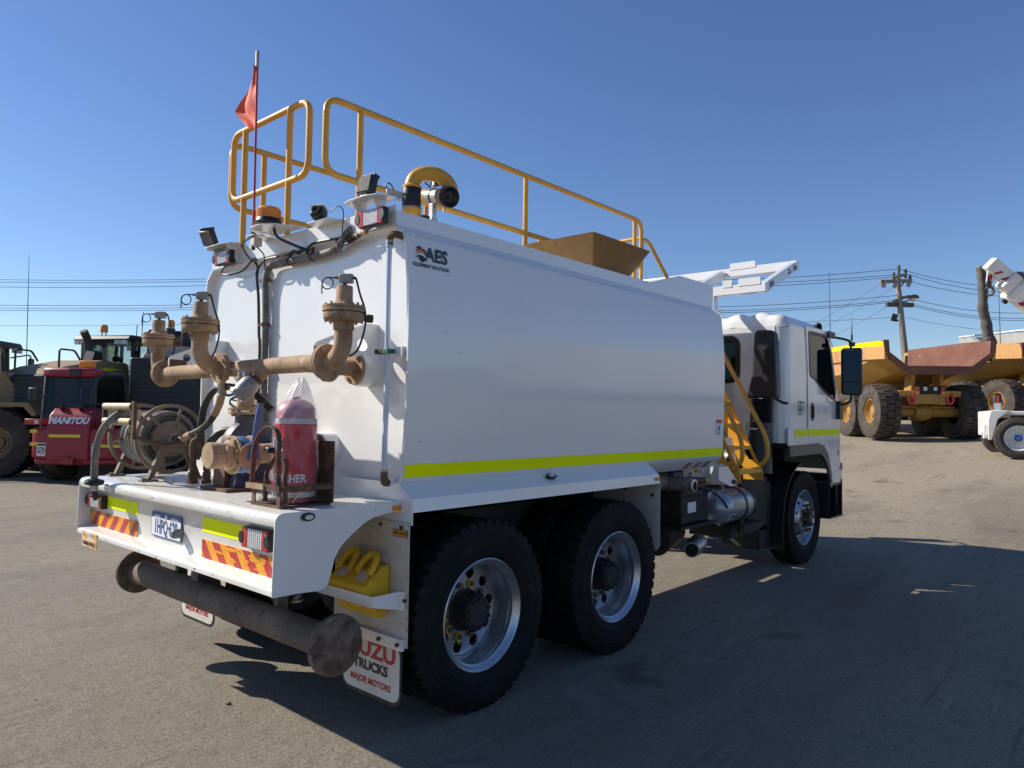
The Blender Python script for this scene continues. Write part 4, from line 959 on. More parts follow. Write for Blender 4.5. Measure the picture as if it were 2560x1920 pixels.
# rail down the middle of the tank
rail([rail_loop([(0.09, 0.98, zt), (3.72, 0.98, zt), (3.72, 0.98, zb_), (0.09, 0.98, zb_)])], [((x, 0.98, zk), (x, 0.98, zt)) for x in (0.345, 1.965, 3.60)])
# rail on the left side
rail([rail_loop([(0.11, 2.17, zt), (3.72, 2.17, zt), (3.72, 2.17, zb_), (0.11, 2.17, zb_)])], [((x, 2.17, zk), (x, 2.17, zt)) for x in (0.36, 1.965, 3.60)])
# ladder handrails at the front end
m = MB()
for y in (0.98, 1.55):
    m.tube(fillet([(3.70, y, 2.60), (3.74, y, 3.37), (3.86, y, 3.36), (4.30, y-0.03, 2.95), (4.45, y-0.05, 2.40)], 0.06), RR*0.9, 10)
m.tube([(3.73, 0.98, 3.372), (3.73, 1.55, 3.372)], RR*0.9, 10)
m.build('ladder_handrail', YEL, TR)
MB().bb((0.10, 1.02, 2.600), (3.62, 2.13, 2.612)).build('walkway_plate', GALV, TR)
# ---- filling hopper: inverted pyramid
hp = MB(); zr = 2.955
x0, x1, y0, y1 = 1.90, 2.70, 0.272, 0.945
b0, b1, c0, c1 = 2.10, 2.44, 0.42, 0.74; zb2 = 2.60; tI = 0.006
O = [(x0, y0, zr), (x1, y0, zr), (x1, y1, zr), (x0, y1, zr)]; B = [(b0, c0, zb2), (b1, c0, zb2), (b1, c1, zb2), (b0, c1, zb2)]
I = [(x0+tI, y0+tI, zr), (x1-tI, y0+tI, zr), (x1-tI, y1-tI, zr), (x0+tI, y1-tI, zr)]; J = [(b0+tI, c0+tI, zb2), (b1-tI, c0+tI, zb2), (b1-tI, c1-tI, zb2), (b0+tI, c1-tI, zb2)]
hp.add(O+B+I+J, [(i, (i+1) % 4, 4+(i+1) % 4, 4+i) for i in range(4)]+[(8+i, 12+i, 12+(i+1) % 4, 8+(i+1) % 4) for i in range(4)]+[(i, 8+i, 8+(i+1) % 4, (i+1) % 4) for i in range(4)]+[(4+i, 4+(i+1) % 4, 12+(i+1) % 4, 12+i) for i in range(4)])
hp.build('filling_hopper', HOPP, TR)
# ---- water cannon
wc = Vector((0.225, 0.33, 2.60))
cn = MB().lathe([(0.05, 0.0), (0.043, 0.04), (0.045, 0.10), (0.054, 0.125), (0.054, 0.150), (0.0, 0.150)], wc, (0, 0, 1), 28, False)
top = wc+Vector((0, 0, 0.325))
arc = []
# swan neck: up, over forward and round to face the rear
fwd = Vector((0.62, -0.30, 0)).normalized()
for i in range(17):
    a = PI*i/16; arc.append(wc+Vector((0, 0, 0.285))+fwd*(0.080-0.080*math.cos(a))+Vector((0, 0, 0.075*math.sin(a))))
cn.tube(smooth_path([wc+Vector(v_) for v_ in ((0, 0, 0.25), (0, 0, 0.29), (0.018, -0.014, 0.335), (0.06, -0.05, 0.358), (0.115, -0.09, 0.352), (0.165, -0.115, 0.318), (0.190, -0.115, 0.27), (0.185, -0.075, 0.235), (0.165, 0.0, 0.255), (0.158, 0.045, 0.268))], 5), 0.041, 18)
cannon = cn.build('water_cannon', YEL, TR)
MB().lathe([(0.054, 0.151), (0.056, 0.153), (0.056, 0.158), (0.050, 0.160)], wc, (0, 0, 1), 28, False).build('joint_ring', GALV, cannon)
MB().lathe([(0.0, 0.160), (0.052, 0.160), (0.053, 0.163), (0.053, 0.262), (0.052, 0.265), (0.0, 0.265)], wc, (0, 0, 1), 32, False).cyl(wc+Vector((0, -0.045, 0.19)), wc+Vector((-0.03, -0.048, 0.19)), 0.006, n=8).build('swivel_sleeve', BLACK, cannon)
MB().lathe([(0.052, 0.266), (0.056, 0.268), (0.056, 0.276), (0.046, 0.286), (0.03, 0.288)], wc, (0, 0, 1), 28, False).build('joint_ring', YEL, cannon)
# barrel pointing to the right-hand rear corner
nd_ = Vector((-0.165, -0.955, -0.24)).normalized()
nb0 = Vector((0.384, 0.378, 2.872))
MB().sphere(nb0, 0.044, 20, 10).build('barrel_ball', YEL, cannon)
brl = MB().lathe([(0.038, 0.0), (0.041, 0.01), (0.041, 0.08), (0.044, 0.09), (0.044, 0.15), (0.0, 0.15)], nb0, nd_, 28, False).build('barrel', ALU, cannon)
MB().lathe([(0.041, 0.078), (0.047, 0.078), (0.047, 0.090), (0.041, 0.090)], nb0, nd_, 28, False).build('barrel_ring', BLACK, cannon)
MB().lathe([(0.0, 0.15), (0.045, 0.15), (0.048, 0.165), (0.051, 0.22), (0.049, 0.22), (0.0, 0.22)], nb0, nd_, 28, False).build('nozzle_body', DUST, cannon)
MB().lathe([(0.045, 0.221), (0.058, 0.221), (0.058, 0.250), (0.051, 0.252), (0.043, 0.238), (0.031, 0.228), (0.012, 0.228), (0.010, 0.240), (0.0, 0.242)], nb0, nd_, 32, False).build('nozzle_ring', BLACK, cannon)
un, wn = perp(nd_)
lt = MB()
for s in (-1, 1):
    p = nb0+nd_*0.18+wn*0.047*s; lt.box(p+wn*s*0.012+nd_*0.02, (0.006, 0.012, 0.045), Matrix.Rotation(0.4*s, 3, 'X'))
lt.build('nozzle_lug', GALV, cannon)
act = MB()
ax0 = wc+Vector((0.125, -0.060, 0.31)); act.box(ax0+Vector((0, 0.01, 0.085)), (0.046, 0.046, 0.022)); act.box(ax0+Vector((0, 0.01, 0.035)), (0.030, 0.030, 0.085))
for sx in (-1, 1):
    for sy in (-1, 1): act.cyl(ax0+Vector((sx*0.017, 0.01+sy*0.017, -0.01)), ax0+Vector((sx*0.017, 0.01+sy*0.017, 0.085)), 0.004, n=6)
ax1 = wc+Vector((0.115, -0.06, 0.10)); act.box(ax1+Vector((0, 0.01, 0.045)), (0.032, 0.032, 0.11)); act.box(ax1+Vector((0, 0.01, -0.005)), (0.046, 0.046, 0.032))
act.box(wc+Vector((-0.095, 0.085, 0.222)), (0.022, 0.062, 0.058), Matrix.Rotation(-0.72, 3, 'Z')); act.box(wc+Vector((-0.057, 0.052, 0.218)), (0.072, 0.036, 0.036), Matrix.Rotation(-0.72, 3, 'Z'))
act.builds('actuator', ALU, cannon, bevel=0.003)
MB().tube(smooth_path([ax0+Vector((-0.02, 0.03, 0.095)), ax0+Vector((-0.05, 0.05, 0.10)), ax0+Vector((-0.06, 0.055, 0.06)), ax0+Vector((-0.045, 0.04, 0.01)), ax0+Vector((-0.02, 0.02, -0.02))]), 0.004, 6).tube(smooth_path([wc+Vector((-0.105, 0.095, 0.245)), wc+Vector((-0.105, 0.09, 0.285)), wc+Vector((-0.09, 0.075, 0.285)), wc+Vector((-0.075, 0.062, 0.25))]), 0.0035, 6).build('cable', CABLE, cannon)
MB().box(wc+Vector((0.06, -0.045, 0.06)), (0.05, 0.04, 0.12)).build('greased_gearbox', MATB, cannon, bevel=0.008)

# ---- frame over the cab
fr = MB()
def beam(m, a, b, w, h):
    a = Vector(a); b = Vector(b); d = (b-a).normalized(); s = d.cross(Vector((0, 0, 1)))
    s = s.normalized() if s.length > 1e-4 else Vector((1, 0, 0)); u_ = s.cross(d)
    P = [p+s*w/2*i+u_*h/2*j for p in (a, b) for i, j in ((-1, -1), (1, -1), (1, 1), (-1, 1))]
    m.add(P, [(0, 1, 2, 3), (7, 6, 5, 4), (0, 4, 5, 1), (1, 5, 6, 2), (2, 6, 7, 3), (3, 7, 4, 0)])
beam(fr, (4.70, 0.115, 2.935), (4.70, 2.26, 2.935), 0.075, 0.10)
beam(fr, (5.55, 0.115, 3.295), (5.55, 2.26, 3.295), 0.075, 0.10)
for y in (0.152, 0.99, 2.22): beam(fr, (4.735, y, 2.95), (5.515, y, 3.28), 0.075, 0.10)
for y in (0.70, 1.70): beam(fr, (4.70, y, 1.0), (4.70, y, 2.89), 0.09, 0.075)
frm = fr.build('cab_guard_frame', WHITE, TR, bevel=0.006)
MB().bb((4.995, 0.74, 1.37), (5.003, 2.30, 2.79)).build('shade_plate', WHITE, TR)  # unseen plate, added to keep sun off the cab's rear wall
tb = MB()
for (x, y0_, y1_, z) in ((4.66, 0.17, 0.40, 2.985), (4.66, 0.47, 0.57, 2.985), (5.51, 0.58, 0.88, 3.345)): tb.bb((x-0.003, y0_, z-0.02), (x+0.003, y1_, z+0.055))
tb.builds('lamp_tab', WHITE, frm)
dv = Vector((0.78, 0, 0.33)).normalized(); nv = Vector((0, -1, 0)); uv_ = nv.cross(dv)*-1
uv_ = Vector((-dv.z, 0, dv.x))
def arm_pt(k): return Vector((4.735, 0.1135, 2.95)).lerp(Vector((5.515, 0.1135, 3.28)), k)
text('lettering', '3.8m', 0.075, arm_pt(0.92), dv, uv_, BLKT, frm, bold=0.0025, xs=0.75)
text('lettering', 'MAX\nHEIGHT', 0.032, arm_pt(0.72), dv, uv_, BLKT, frm, bold=0.0006)
text('lettering', 'REA', 0.075, arm_pt(0.10), dv, uv_, BLUET, frm, bold=0.004, shear=0.15)
# ---- cab (right side y=0.10, left side y=2.35)
CR, CL = 0.10, 2.35; CXr, CXf = 5.17, 7.02
CYc = (CR+CL)/2
ROOF = 2.735
def roofz(x):
    if x < 6.25: return ROOF-0.01*(x-5.5)
    return ROOF-0.0075-0.16*((x-6.25)/0.55)**1.6
def rooff(a, b):
    # a along x, b along y; edges roll down
    x = CXr+(6.70-CXr)*a; y = CR+(CL-CR)*b
    r = 0.13
    dx = max(0, (CXr+r-x)/r); dy = max(0, (r-min(y-CR, CL-y))/r)
    e = min(1.0, math.sqrt(dx*dx+dy*dy))
    z = roofz(x)-0.15*(1-math.sqrt(max(0, 1-e*e)))
    # pressed ribs at the rear half of the roof
    w = max(0, 1-abs((x-5.42)/0.34))**0.7
    rib = 0.5-0.5*math.cos(2*PI*(y-CR-0.18)/0.27)
    if 0.16 < y-CR < CL-CR-0.16: z += 0.05*w*rib*min(1, (y-CR-0.16)/0.1, (CL-0.16-y)/0.1)
    return Vector((x, y, z))
rf = MB().grid(lambda a, b: rooff(a**1.5, b), 30, 90).build('cab_roof', CABW, TR, angle=60)
# rear wall with window, rounded corners
ZB = 1.36
rw = MB()
rw.plate([(CR+0.12, ZB), (CL-0.12, ZB), (CL-0.12, 2.60), (CR+0.12, 2.60)], [rrect(0.62, 2.02, 1.83, 2.50, 0.10, 5)], (CXr, 0, 0), (0, 1, 0), (0, 0, 1), 0.012)
for s, yb in ((1, CR), (-1, CL)):
    def cor(a, b, s=s, yb=yb):
        t_ = PI/2*a; return Vector((CXr+0.12-0.12*math.cos(t_)-0.0, yb+s*(0.12-0.12*math.sin(t_)), ZB+(2.615-ZB)*b))
    rw.grid(cor, 8, 1)
# soft horizontal pressings on the corner
cab = rw.build('cab_shell', CABW, TR, angle=30)
MB().plate(rrect(0.60, 2.0, 1.85, 2.52, 0.11, 5), [rrect(0.65, 2.05, 1.80, 2.47, 0.08, 5)], (CXr-0.008, 0, 0), (0, 1, 0), (0, 0, 1), 0.014).build('window_seal', BLACK, cab)
MB().plate(rrect(0.63, 2.03, 1.82, 2.49, 0.09, 5), [], (CXr-0.002, 0, 0), (0, 1, 0), (0, 0, 1), 0.004).build('rear_window', GLASD, cab)
pr = MB()
for i in range(6): pr.bb((5.285, CR-0.0035, 1.85+0.13*i), (5.36, CR+0.004, 1.856+0.13*i))
pr.builds('pressing', CABW, cab)
# side quarter panels and doors with wheel arch cut
ARX, ARZ, ARR = 5.95, 0.56, 0.66
def arch(x0, x1, k=14):
    out = []
    for i in range(k+1):
        x = x0+(x1-x0)*i/k; d = ARR**2-(x-ARX)**2
        out.append((x, min(1.35, ARZ+math.sqrt(max(0, d))*1.17)))
    return out
for s, yy in ((0, CR), (1, CL)):
    sg_ = -1 if s == 0 else 1
    q = [(5.29, ZB)]+[(5.29, 2.615), (5.70, 2.62), (5.735, 2.40), (5.765, 2.08), (5.775, 1.36)]
    MB().plate(q, [], (0, yy+sg_*-0.006, 0), (1, 0, 0), (0, 0, 1), 0.012).build('quarter_panel', CABW, TR)
    # lower band behind the door, flaring over the wheel
    lb = [(5.20, 1.36), (5.20, 1.515), (5.775, 1.515), (5.775, 1.345)]
    MB().plate([(5.19, 1.335), (5.19, 1.50), (5.22, 1.518), (5.778, 1.518), (5.778, 1.335)], [], (0, yy+sg_*0.004, 0), (1, 0, 0), (0, 0, 1), 0.02).build('lower_panel', CABW, TR, bevel=0.004)
    win = [(5.79, 2.575), (5.84, 2.595), (6.30, 2.60), (6.42, 2.575), (6.50, 2.46), (6.70, 1.90), (6.695, 1.84), (6.60, 1.855), (6.30, 1.935), (6.10, 2.01), (5.98, 2.065), (5.885, 2.085), (5.845, 2.10), (5.825, 2.14)]
    d_out = [(5.712, 2.645), (6.30, 2.655), (6.46, 2.625), (6.56, 2.50), (6.805, 1.83), (6.86, 1.62), (6.88, 1.45), (6.88, 1.06), (6.79, 1.00), (6.585, 0.98)]+[(x, z) for x, z in reversed(arch(5.787, 6.575))]+[(5.787, 1.40), (5.777, 2.08), (5.747, 2.40)]
    dr = MB().plate(d_out, [win], (0, yy+sg_*0.004, 0), (1, 0, 0), (0, 0, 1), 0.014).build('door', CABW, TR, bevel=0.003)
    tag(dr, None)
    cx_, cz_ = 6.2, 2.25
    seal = [(cx_+(x-cx_)*0.95, cz_+(z-cz_)*0.93) for x, z in win]
    wide = [(cx_+(x-cx_)*1.012, cz_+(z-cz_)*1.02) for x, z in win]
    MB().plate(wide, [seal], (0, yy+sg_*0.012, 0), (1, 0, 0), (0, 0, 1), 0.006).build('window_seal', BLACK, dr)
    MB().plate(win, [], (0, yy+sg_*0.002, 0), (1, 0, 0), (0, 0, 1), 0.004).build('side_window', GLASS, dr)
    hd = MB().plate(rrect(5.872, 1.60, 5.955, 1.80, 0.035), [], (0, yy+sg_*0.012, 0), (1, 0, 0), (0, 0, 1), 0.010).build('door_handle', BLACK, dr, bevel=0.003)
    MB().bb((5.90, yy+sg_*0.016, 1.63), (5.925, yy+sg_*0.032, 1.77)).build('grip', BLACK, hd)
    MB().bb((5.36, yy+sg_*0.0155, 1.43), (5.772, yy+sg_*0.0168, 1.505)).build('reflective_stripe', TAPE, TR)
    MB().bb((5.795, yy+sg_*0.0125, 1.43), (6.86, yy+sg_*0.0138, 1.505)).build('reflective_stripe', TAPE, dr)
    # grey wheel arch trim
    ar = [(5.22, 1.335), (6.10, 1.345), (6.27, 1.315), (6.40, 1.23), (6.50, 1.06), (6.565, 0.88), (6.50, 0.88), (6.43, 1.02), (6.34, 1.13), (6.22, 1.20), (6.05, 1.225), (5.22, 1.22)]
    MB().plate(ar, [], (0, yy+sg_*0.008, 0), (1, 0, 0), (0, 0, 1), 0.03).build('wheel_arch_trim', M('arch_grey', (0.10, 0.095, 0.085), 0.45), TR, bevel=0.006)
    # lower corner panel, step, bumper end
    MB().plate([(6.50, 0.90), (6.60, 1.0), (6.80, 1.0), (6.93, 1.06), (6.95, 0.90), (6.90, 0.86), (6.60, 0.86)], [], (0, yy+sg_*-0.002, 0), (1, 0, 0), (0, 0, 1), 0.03).build('corner_panel', CABW, TR, bevel=0.008)
    sbx = MB()
    sbx.bb((6.46, yy+sg_*0.02, 0.47), (6.47, yy-sg_*0.25, 0.86)); sbx.bb((6.90, yy+sg_*0.02, 0.47), (6.93, yy-sg_*0.25, 0.90)); sbx.bb((6.46, yy+sg_*0.03, 0.455), (6.93, yy-sg_*0.25, 0.475)); sbx.bb((6.46, yy-sg_*0.24, 0.46), (6.93, yy-sg_*0.25, 0.86)); sbx.bb((6.5, yy+sg_*0.01, 0.83), (6.92, yy-sg_*0.2, 0.87))
    sbx.build('cab_step', BLACK, TR, bevel=0.008)
    MB().bb((6.90, yy+sg_*0.02, 1.0), (6.94, yy-sg_*0.03, 1.09)).build('indicator', M('lamp_amber_grey', (0.22, 0.15, 0.13), 0.3, coat=0.5), TR, bevel=0.006)
# front panel, windscreen, bumper
fp = MB(); fp.add([(6.88, CR, 1.06), (6.88, CL, 1.06), (7.0, CL-0.15, 1.0), (7.0, CR+0.15, 1.0), (6.88, CR, 1.62), (6.88, CL, 1.62), (7.0, CL-0.15, 1.66), (7.0, CR+0.15, 1.66)], [(0, 3, 7, 4), (3, 2, 6, 7), (2, 1, 5, 6)])
fp.add([(6.88, CR, 1.62), (7.0, CR+0.15, 1.66), (7.0, CL-0.15, 1.66), (6.88, CL, 1.62), (6.86, CR+0.02, 1.80), (6.93, CR+0.15, 1.80), (6.93, CL-0.15, 1.80), (6.86, CL-0.02, 1.80)], [(0, 1, 5, 4), (1, 2, 6, 5), (2, 3, 7, 6)])
fp.build('front_panel', CABW, TR)
MB().add([(6.80, CR+0.03, 1.80), (6.93, CR+0.15, 1.80), (6.93, CL-0.15, 1.80), (6.80, CL-0.03, 1.80), (6.46, CR+0.06, 2.60), (6.60, CR+0.2, 2.60), (6.60, CL-0.2, 2.60), (6.46, CL-0.06, 2.60)], [(0, 1, 5, 4), (1, 2, 6, 5), (2, 3, 7, 6)]).build('windscreen', GLASS, TR)
MB().bb((6.88, CR+0.02, 0.45), (7.08, CL-0.02, 0.95)).build('front_bumper', BLACK, TR, bevel=0.03)
MB().bb((5.19, CR+0.03, 1.30), (6.9, CL-0.03, 1.36)).build('cab_floor', MATB, TR)
# interior
se = MB().bb((5.35, 0.30, 1.40), (5.90, 0.80, 1.70)).box((5.42, 0.55, 2.0), (0.13, 0.48, 0.65), Matrix.Rotation(-0.12, 3, 'Y')).bb((5.36, 0.43, 2.34), (5.46, 0.67, 2.52)).build('seat', CLOTH, TR, bevel=0.04)
se2 = MB().bb((5.35, 1.45, 1.40), (5.90, 2.15, 1.70)).box((5.42, 1.8, 2.0), (0.13, 0.65, 0.65), Matrix.Rotation(-0.12, 3, 'Y')).build('seat', CLOTH, TR, bevel=0.04)
MB().bb((6.40, CR+0.05, 1.40), (6.85, CL-0.05, 1.79)).build('dashboard', BLACK, TR, bevel=0.04)
MB().tube([Vector((6.30, 0.55, 1.90))+Vector((0.10*math.sin(t_)*0.5, 0.21*math.cos(t_), 0.19*math.sin(t_))) for t_ in [2*PI*i/28 for i in range(29)]], 0.014, 8, False).cyl((6.30, 0.55, 1.90), (6.45, 0.55, 1.70), 0.025).build('steering_wheel', BLACK, TR)
# green first-aid sticker and door logo
sk = MB().bb((5.50, CR-0.0012, 1.66), (5.625, CR-0.0004, 1.81)).build('sticker', GRNT, TR)
x_ = MB().bb((5.575, CR-0.002, 1.765), (5.612, CR-0.0013, 1.777)).bb((5.587, CR-0.0025, 1.74), (5.60, CR-0.0013, 1.80)).bb((5.523, CR-0.002, 1.755), (5.55, CR-0.0013, 1.80)).add([(5.515, CR-0.002, 1.745), (5.558, CR-0.002, 1.745), (5.536, CR-0.002, 1.715)], [(0, 1, 2)])
for k in range(3): x_.bb((5.512, CR-0.002, 1.672+0.012*k), (5.56, CR-0.0013, 1.679+0.012*k))
x_.bb((5.575, CR-0.002, 1.672), (5.60, CR-0.0013, 1.70)).build('sticker_mark', WHT, sk)
sk = MB().bb((5.63, CR-0.0012, 1.66), (5.70, CR-0.0004, 1.81)).build('sticker', WHT, TR); MB().bb((5.632, CR-0.002, 1.785), (5.698, CR-0.0013, 1.808)).build('sticker_mark', REDM, sk)
MB().bb((5.65, CR-0.002, 1.69), (5.672, CR-0.0013, 1.76)).build('sticker_mark', BLKT, sk)
MB().bb((6.70, CR-0.0135, 1.37), (6.87, CR-0.0125, 1.385)).bb((6.79, CR-0.0135, 1.345), (6.87, CR-0.0125, 1.36)).build('badge', ALU, TR)
MB().plate(circ(6.80, 1.22, 0.035), [], (0, CR-0.0125, 0), (1, 0, 0), (0, 0, 1), 0.003).build('badge', GALV, TR)
# intake snorkel on the rear wall
sno = [(0.165, 2.50), (0.19, 2.535), (0.345, 2.545), (0.375, 2.515), (0.388, 2.25), (0.398, 2.08), (0.425, 1.97), (0.475, 1.87), (0.490, 1.83), (0.135, 1.83), (0.138, 2.05)]
snk = MB().plate(sno, [], (5.055, 0, 0), (0, 1, 0), (0, 0, 1), 0.13).build('intake_snorkel', BLACK, TR, bevel=0.02, seg=3)
lv_ = MB()
for i in range(13): lv_.bb((4.978, 0.162, 2.10+0.019*i), (4.992, 0.285, 2.110+0.019*i))
lv_.builds('louvre', BLACK, snk)
MB().bb((4.985, 0.155, 2.085), (4.991, 0.292, 2.355)).build('grille_back', MATB, snk)
MB().cyl((4.99, 0.27, 2.47), (4.975, 0.27, 2.47), 0.022, n=16).cyl((4.99, 0.44, 1.855), (4.97, 0.44, 1.855), 0.02).cyl((4.99, 0.19, 1.855), (4.97, 0.19, 1.855), 0.02).builds('snorkel_fixing', MATB, snk)
MB().tube(fillet([(4.98, 0.17, 1.85), (4.98, 0.14, 1.82), (4.99, 0.06, 1.775), (5.0, 0.02, 1.775)], 0.03), 0.014, 8).build('snorkel_strap', BLACK, snk)
bl = MB()
prof = []
for i in range(22): prof.append((0.118 if i % 2 else 0.104, 0.012*i))
bl.lathe(prof, (5.06, 0.325, 1.570), (0, 0, 1), 28, True)
bl.build('bellows', BLACK, snk)
acl = MB().cyl((5.0, 0.34, 1.05), (5.03, 0.335, 1.57), 0.15, 0.125, n=28).cyl((4.95, 0.40, 1.15), (5.12, 1.0, 1.15), 0.19, n=28).build('air_cleaner', BLACK, TR)
MB().bb((4.86, 0.30, 1.50), (4.905, 0.36, 1.515)).build('sticker', WHT, acl)
# mirrors with arms, antenna, roof ball
for s in (0, 1):
    yy = CR if s == 0 else CL; sg_ = -1 if s == 0 else 1
    cy = yy+sg_*0.15
    arm = MB().tube(fillet([(6.42, yy, 2.64), (6.62, yy+sg_*0.02, 2.60), (6.80, yy+sg_*0.10, 2.585), (6.84, cy, 2.56), (6.84, cy, 2.46)], 0.06), 0.016, 8)
    arm.tube(fillet([(6.80, yy, 1.76), (6.82, yy+sg_*0.06, 1.80), (6.84, cy, 1.83), (6.84, cy, 1.94)], 0.05), 0.016, 8)
    arm.bb((6.72, yy+sg_*0.01, 1.62), (6.84, yy+sg_*0.06, 1.84)); arm.bb((6.40, yy+sg_*0.006, 2.58), (6.62, yy+sg_*0.04, 2.655))
    arm.builds('mirror_arm', BLACK, TR, bevel=0.006)
    Rm = Matrix.Rotation(0.28*sg_*-1, 3, 'Z')
    mr = MB().box((6.86, cy, 2.20), (0.09, 0.235, 0.57), Rm).build('mirror', BLACK, TR, bevel=0.035, seg=3)
    MB().box(Vector((6.86, cy, 2.265))+Rm @ Vector((-0.0465, 0.0, 0)), (0.004, 0.185, 0.36), Rm).build('mirror_glass', MIRR, mr, bevel=0.001)
    MB().box(Vector((6.86, cy, 1.995))+Rm @ Vector((-0.0465, 0.0, 0)), (0.004, 0.185, 0.125), Rm).build('mirror_glass', MIRR, mr, bevel=0.001)
MB().cyl((6.86, -0.055, 2.57), (6.86, -0.055, 2.64), 0.012, n=10).cyl((6.86, -0.055, 2.64), (6.865, -0.056, 2.86), 0.0075, 0.002, n=8).bb((6.82, -0.09, 2.50), (6.88, -0.03, 2.55)).build('antenna', BLACK, TR)
MB().sphere((6.25, 0.135, 2.70), 0.04, 16, 8).cyl((6.25, 0.135, 2.62), (6.25, 0.135, 2.70), 0.04).build('roof_ball', BLACK, TR)
# ---- chassis, axles, tanks and boxes
ch = MB()
for y in (0.82, 1.58): ch.bb((-0.30, y-0.04, 0.72), (6.85, y+0.04, 1.0))
for x in (-0.2, 0.6, 1.22, 1.9, 2.8, 3.8, 4.9, 6.5): ch.bb((x-0.05, 0.84, 0.75), (x+0.05, 1.56, 0.97))
ch.bb((0.05, 0.60, 1.0), (3.6, 1.8, 1.17)); ch.bb((5.3, 0.75, 0.55), (6.8, 1.65, 1.30))
ch.build('chassis_frame', CHASS, TR)
XR, XM, XF = 0.553, 1.8805, 5.949
ax = MB()
for x in (XR, XM): ax.cyl((x, 0.30, 0.51), (x, 2.12, 0.51), 0.085, n=16); ax.sphere((x, 1.2, 0.51), 0.24, 18, 10)
ax.cyl((XF, 0.25, 0.49), (XF, 2.18, 0.49), 0.06, n=14)
for y in (0.80, 1.62): ax.bb((XR-0.5, y-0.05, 0.60), (XM+0.5, y+0.05, 0.70))
ax.cyl((XM+0.2, 1.2, 0.52), (4.2, 1.2, 0.72), 0.06, n=12)
ax.builds('axle', CHASS, TR)
# inner mudguards that close the space over the wheels
MB().bb((0.002, 0.60, 0.56), (2.40, 0.612, 1.154)).bb((0.002, 1.83, 0.56), (2.40, 1.842, 1.154)).bb((0.002, 0.02, 1.155), (2.40, 2.43, 1.163)).build('inner_guard', CHASS, TR)
# air tank
at_ = MB(); AX, AY, AZ, AR = 3.86, 0.30, 0.785, 0.158
prof = [(0.0, 0.0)]
for i in range(1, 9):
    a = PI/2*i/8; prof.append((AR*math.sin(a), 0.12*(1-math.cos(a))))
prof += [(AR, 0.121), (AR+0.002, 0.125), (AR+0.002, 0.14), (AR, 0.144), (AR, 0.62)]
for i in range(1, 9):
    a = PI/2*i/8; prof.append((AR*math.cos(a), 0.62+0.10*math.sin(a)))
airt = at_.lathe(prof, (AX, AY, AZ), (1, 0, 0), 40, False).build('air_tank', M('silver_paint', (0.42, 0.45, 0.50), 0.32, metal=0.55, col2=(0.34, 0.36, 0.40), scale=5), TR)
b = MB()
for x in (4.30, 4.48): b.lathe([(AR+0.001, -0.016), (AR+0.005, -0.016), (AR+0.005, 0.016), (AR+0.001, 0.016)], (x, AY, AZ), (1, 0, 0), 40, False)
b.builds('strap', BLACK, airt)
MB().bb((4.20, 0.14, 0.590), (4.66, 0.50, 0.612)).bb((4.20, 0.14, 0.545), (4.66, 0.150, 0.60)).bb((4.28, 0.2, 0.6), (4.34, 0.8, 0.65)).build('tank_tray', CHASS, airt)
MB().cyl((4.02, 0.30, 0.64), (4.02, 0.30, 0.605), 0.012, n=8).cyl((4.10, 0.30, 0.94), (4.10, 0.30, 0.965), 0.014, n=8).cyl((4.34, 0.28, 0.94), (4.34, 0.28, 0.97), 0.014, n=8).builds('fitting', GALV, airt)
def atl(a, b_, c_):       # curved label on the tank end
    p = Vector((AX+0.10+a*0.9, 0, 0)); th = -0.55+b_/AR
    return Vector((p.x, AY-(AR*0.985+0.004+c_)*math.cos(th), AZ+(AR*0.985+0.004+c_)*math.sin(th)))
lab = MB().add([atl(x, z, 0.0) for x, z in ((-0.02, -0.03), (0.13, -0.03), (0.13, 0.03), (-0.02, 0.03))], [(0, 1, 2, 3)]).build('label', WHT, airt)
text('lettering', 'DRAIN AIR\nTANK DAILY', 0.024, (0, 0, 0), (1, 0, 0), (0, 0, 1), BLKT, lab, fmap=lambda a, b_, c_: atl(a+0.055, b_, c_+0.002))
# batteries and electrics
bt = MB().bb((3.22, 0.26, 0.70), (3.72, 0.62, 0.94)).bb((3.20, 0.25, 0.93), (3.74, 0.63, 0.985)).build('battery_box', MATB, TR, bevel=0.012)
MB().add([(3.33, 0.2585, 0.79), (3.48, 0.2585, 0.79), (3.48, 0.2585, 0.88), (3.33, 0.2585, 0.88)], [(0, 1, 2, 3)]).build('label', WHT, bt)
MB().bb((3.15, 0.22, 0.665), (3.80, 0.66, 0.69)).build('battery_tray', CHASS, bt)
vv = MB().cyl((3.20, 0.40, 1.06), (3.20, 0.17, 1.045), 0.062, n=24).cyl((3.0, 0.42, 1.06), (3.2, 0.42, 1.06), 0.075, n=20).build('side_valve', CASTG, TR)
MB().lathe([(0.036, 0.0), (0.055, 0.0), (0.055, 0.04), (0.036, 0.045)], (3.20, 0.17, 1.045), (0, -1, 0), 24, False).build('coupling', ALU, vv)
MB().cyl((3.20, 0.18, 1.045), (3.20, 0.135, 1.043), 0.034, n=20).build('mouth', MATB, vv)
MB().cyl((2.95, 0.45, 1.05), (2.95, 0.45, 1.16), 0.08, n=20).cyl((2.95, 0.45, 1.02), (3.12, 0.45, 1.04), 0.078, n=20).build('elbow', RUST, vv)
MB().bb((3.10, 0.27, 1.13), (3.24, 0.31, 1.145)).build('valve_lever', BLUET, vv)
MB().bb((3.40, 0.34, 1.02), (3.92, 0.352, 1.17)).build('valve_board', DUSTW, TR)
MB().bb((3.62, 0.325, 1.118), (3.68, 0.34, 1.15)).build('side_marker', AMB, TR, bevel=0.002)
MB().lathe([(0.0, 0), (0.02, 0), (0.02, 0.02), (0.0, 0.022)], (3.73, 0.338, 1.135), (0, -1, 0), 14, False).build('side_lamp', LENS, TR)
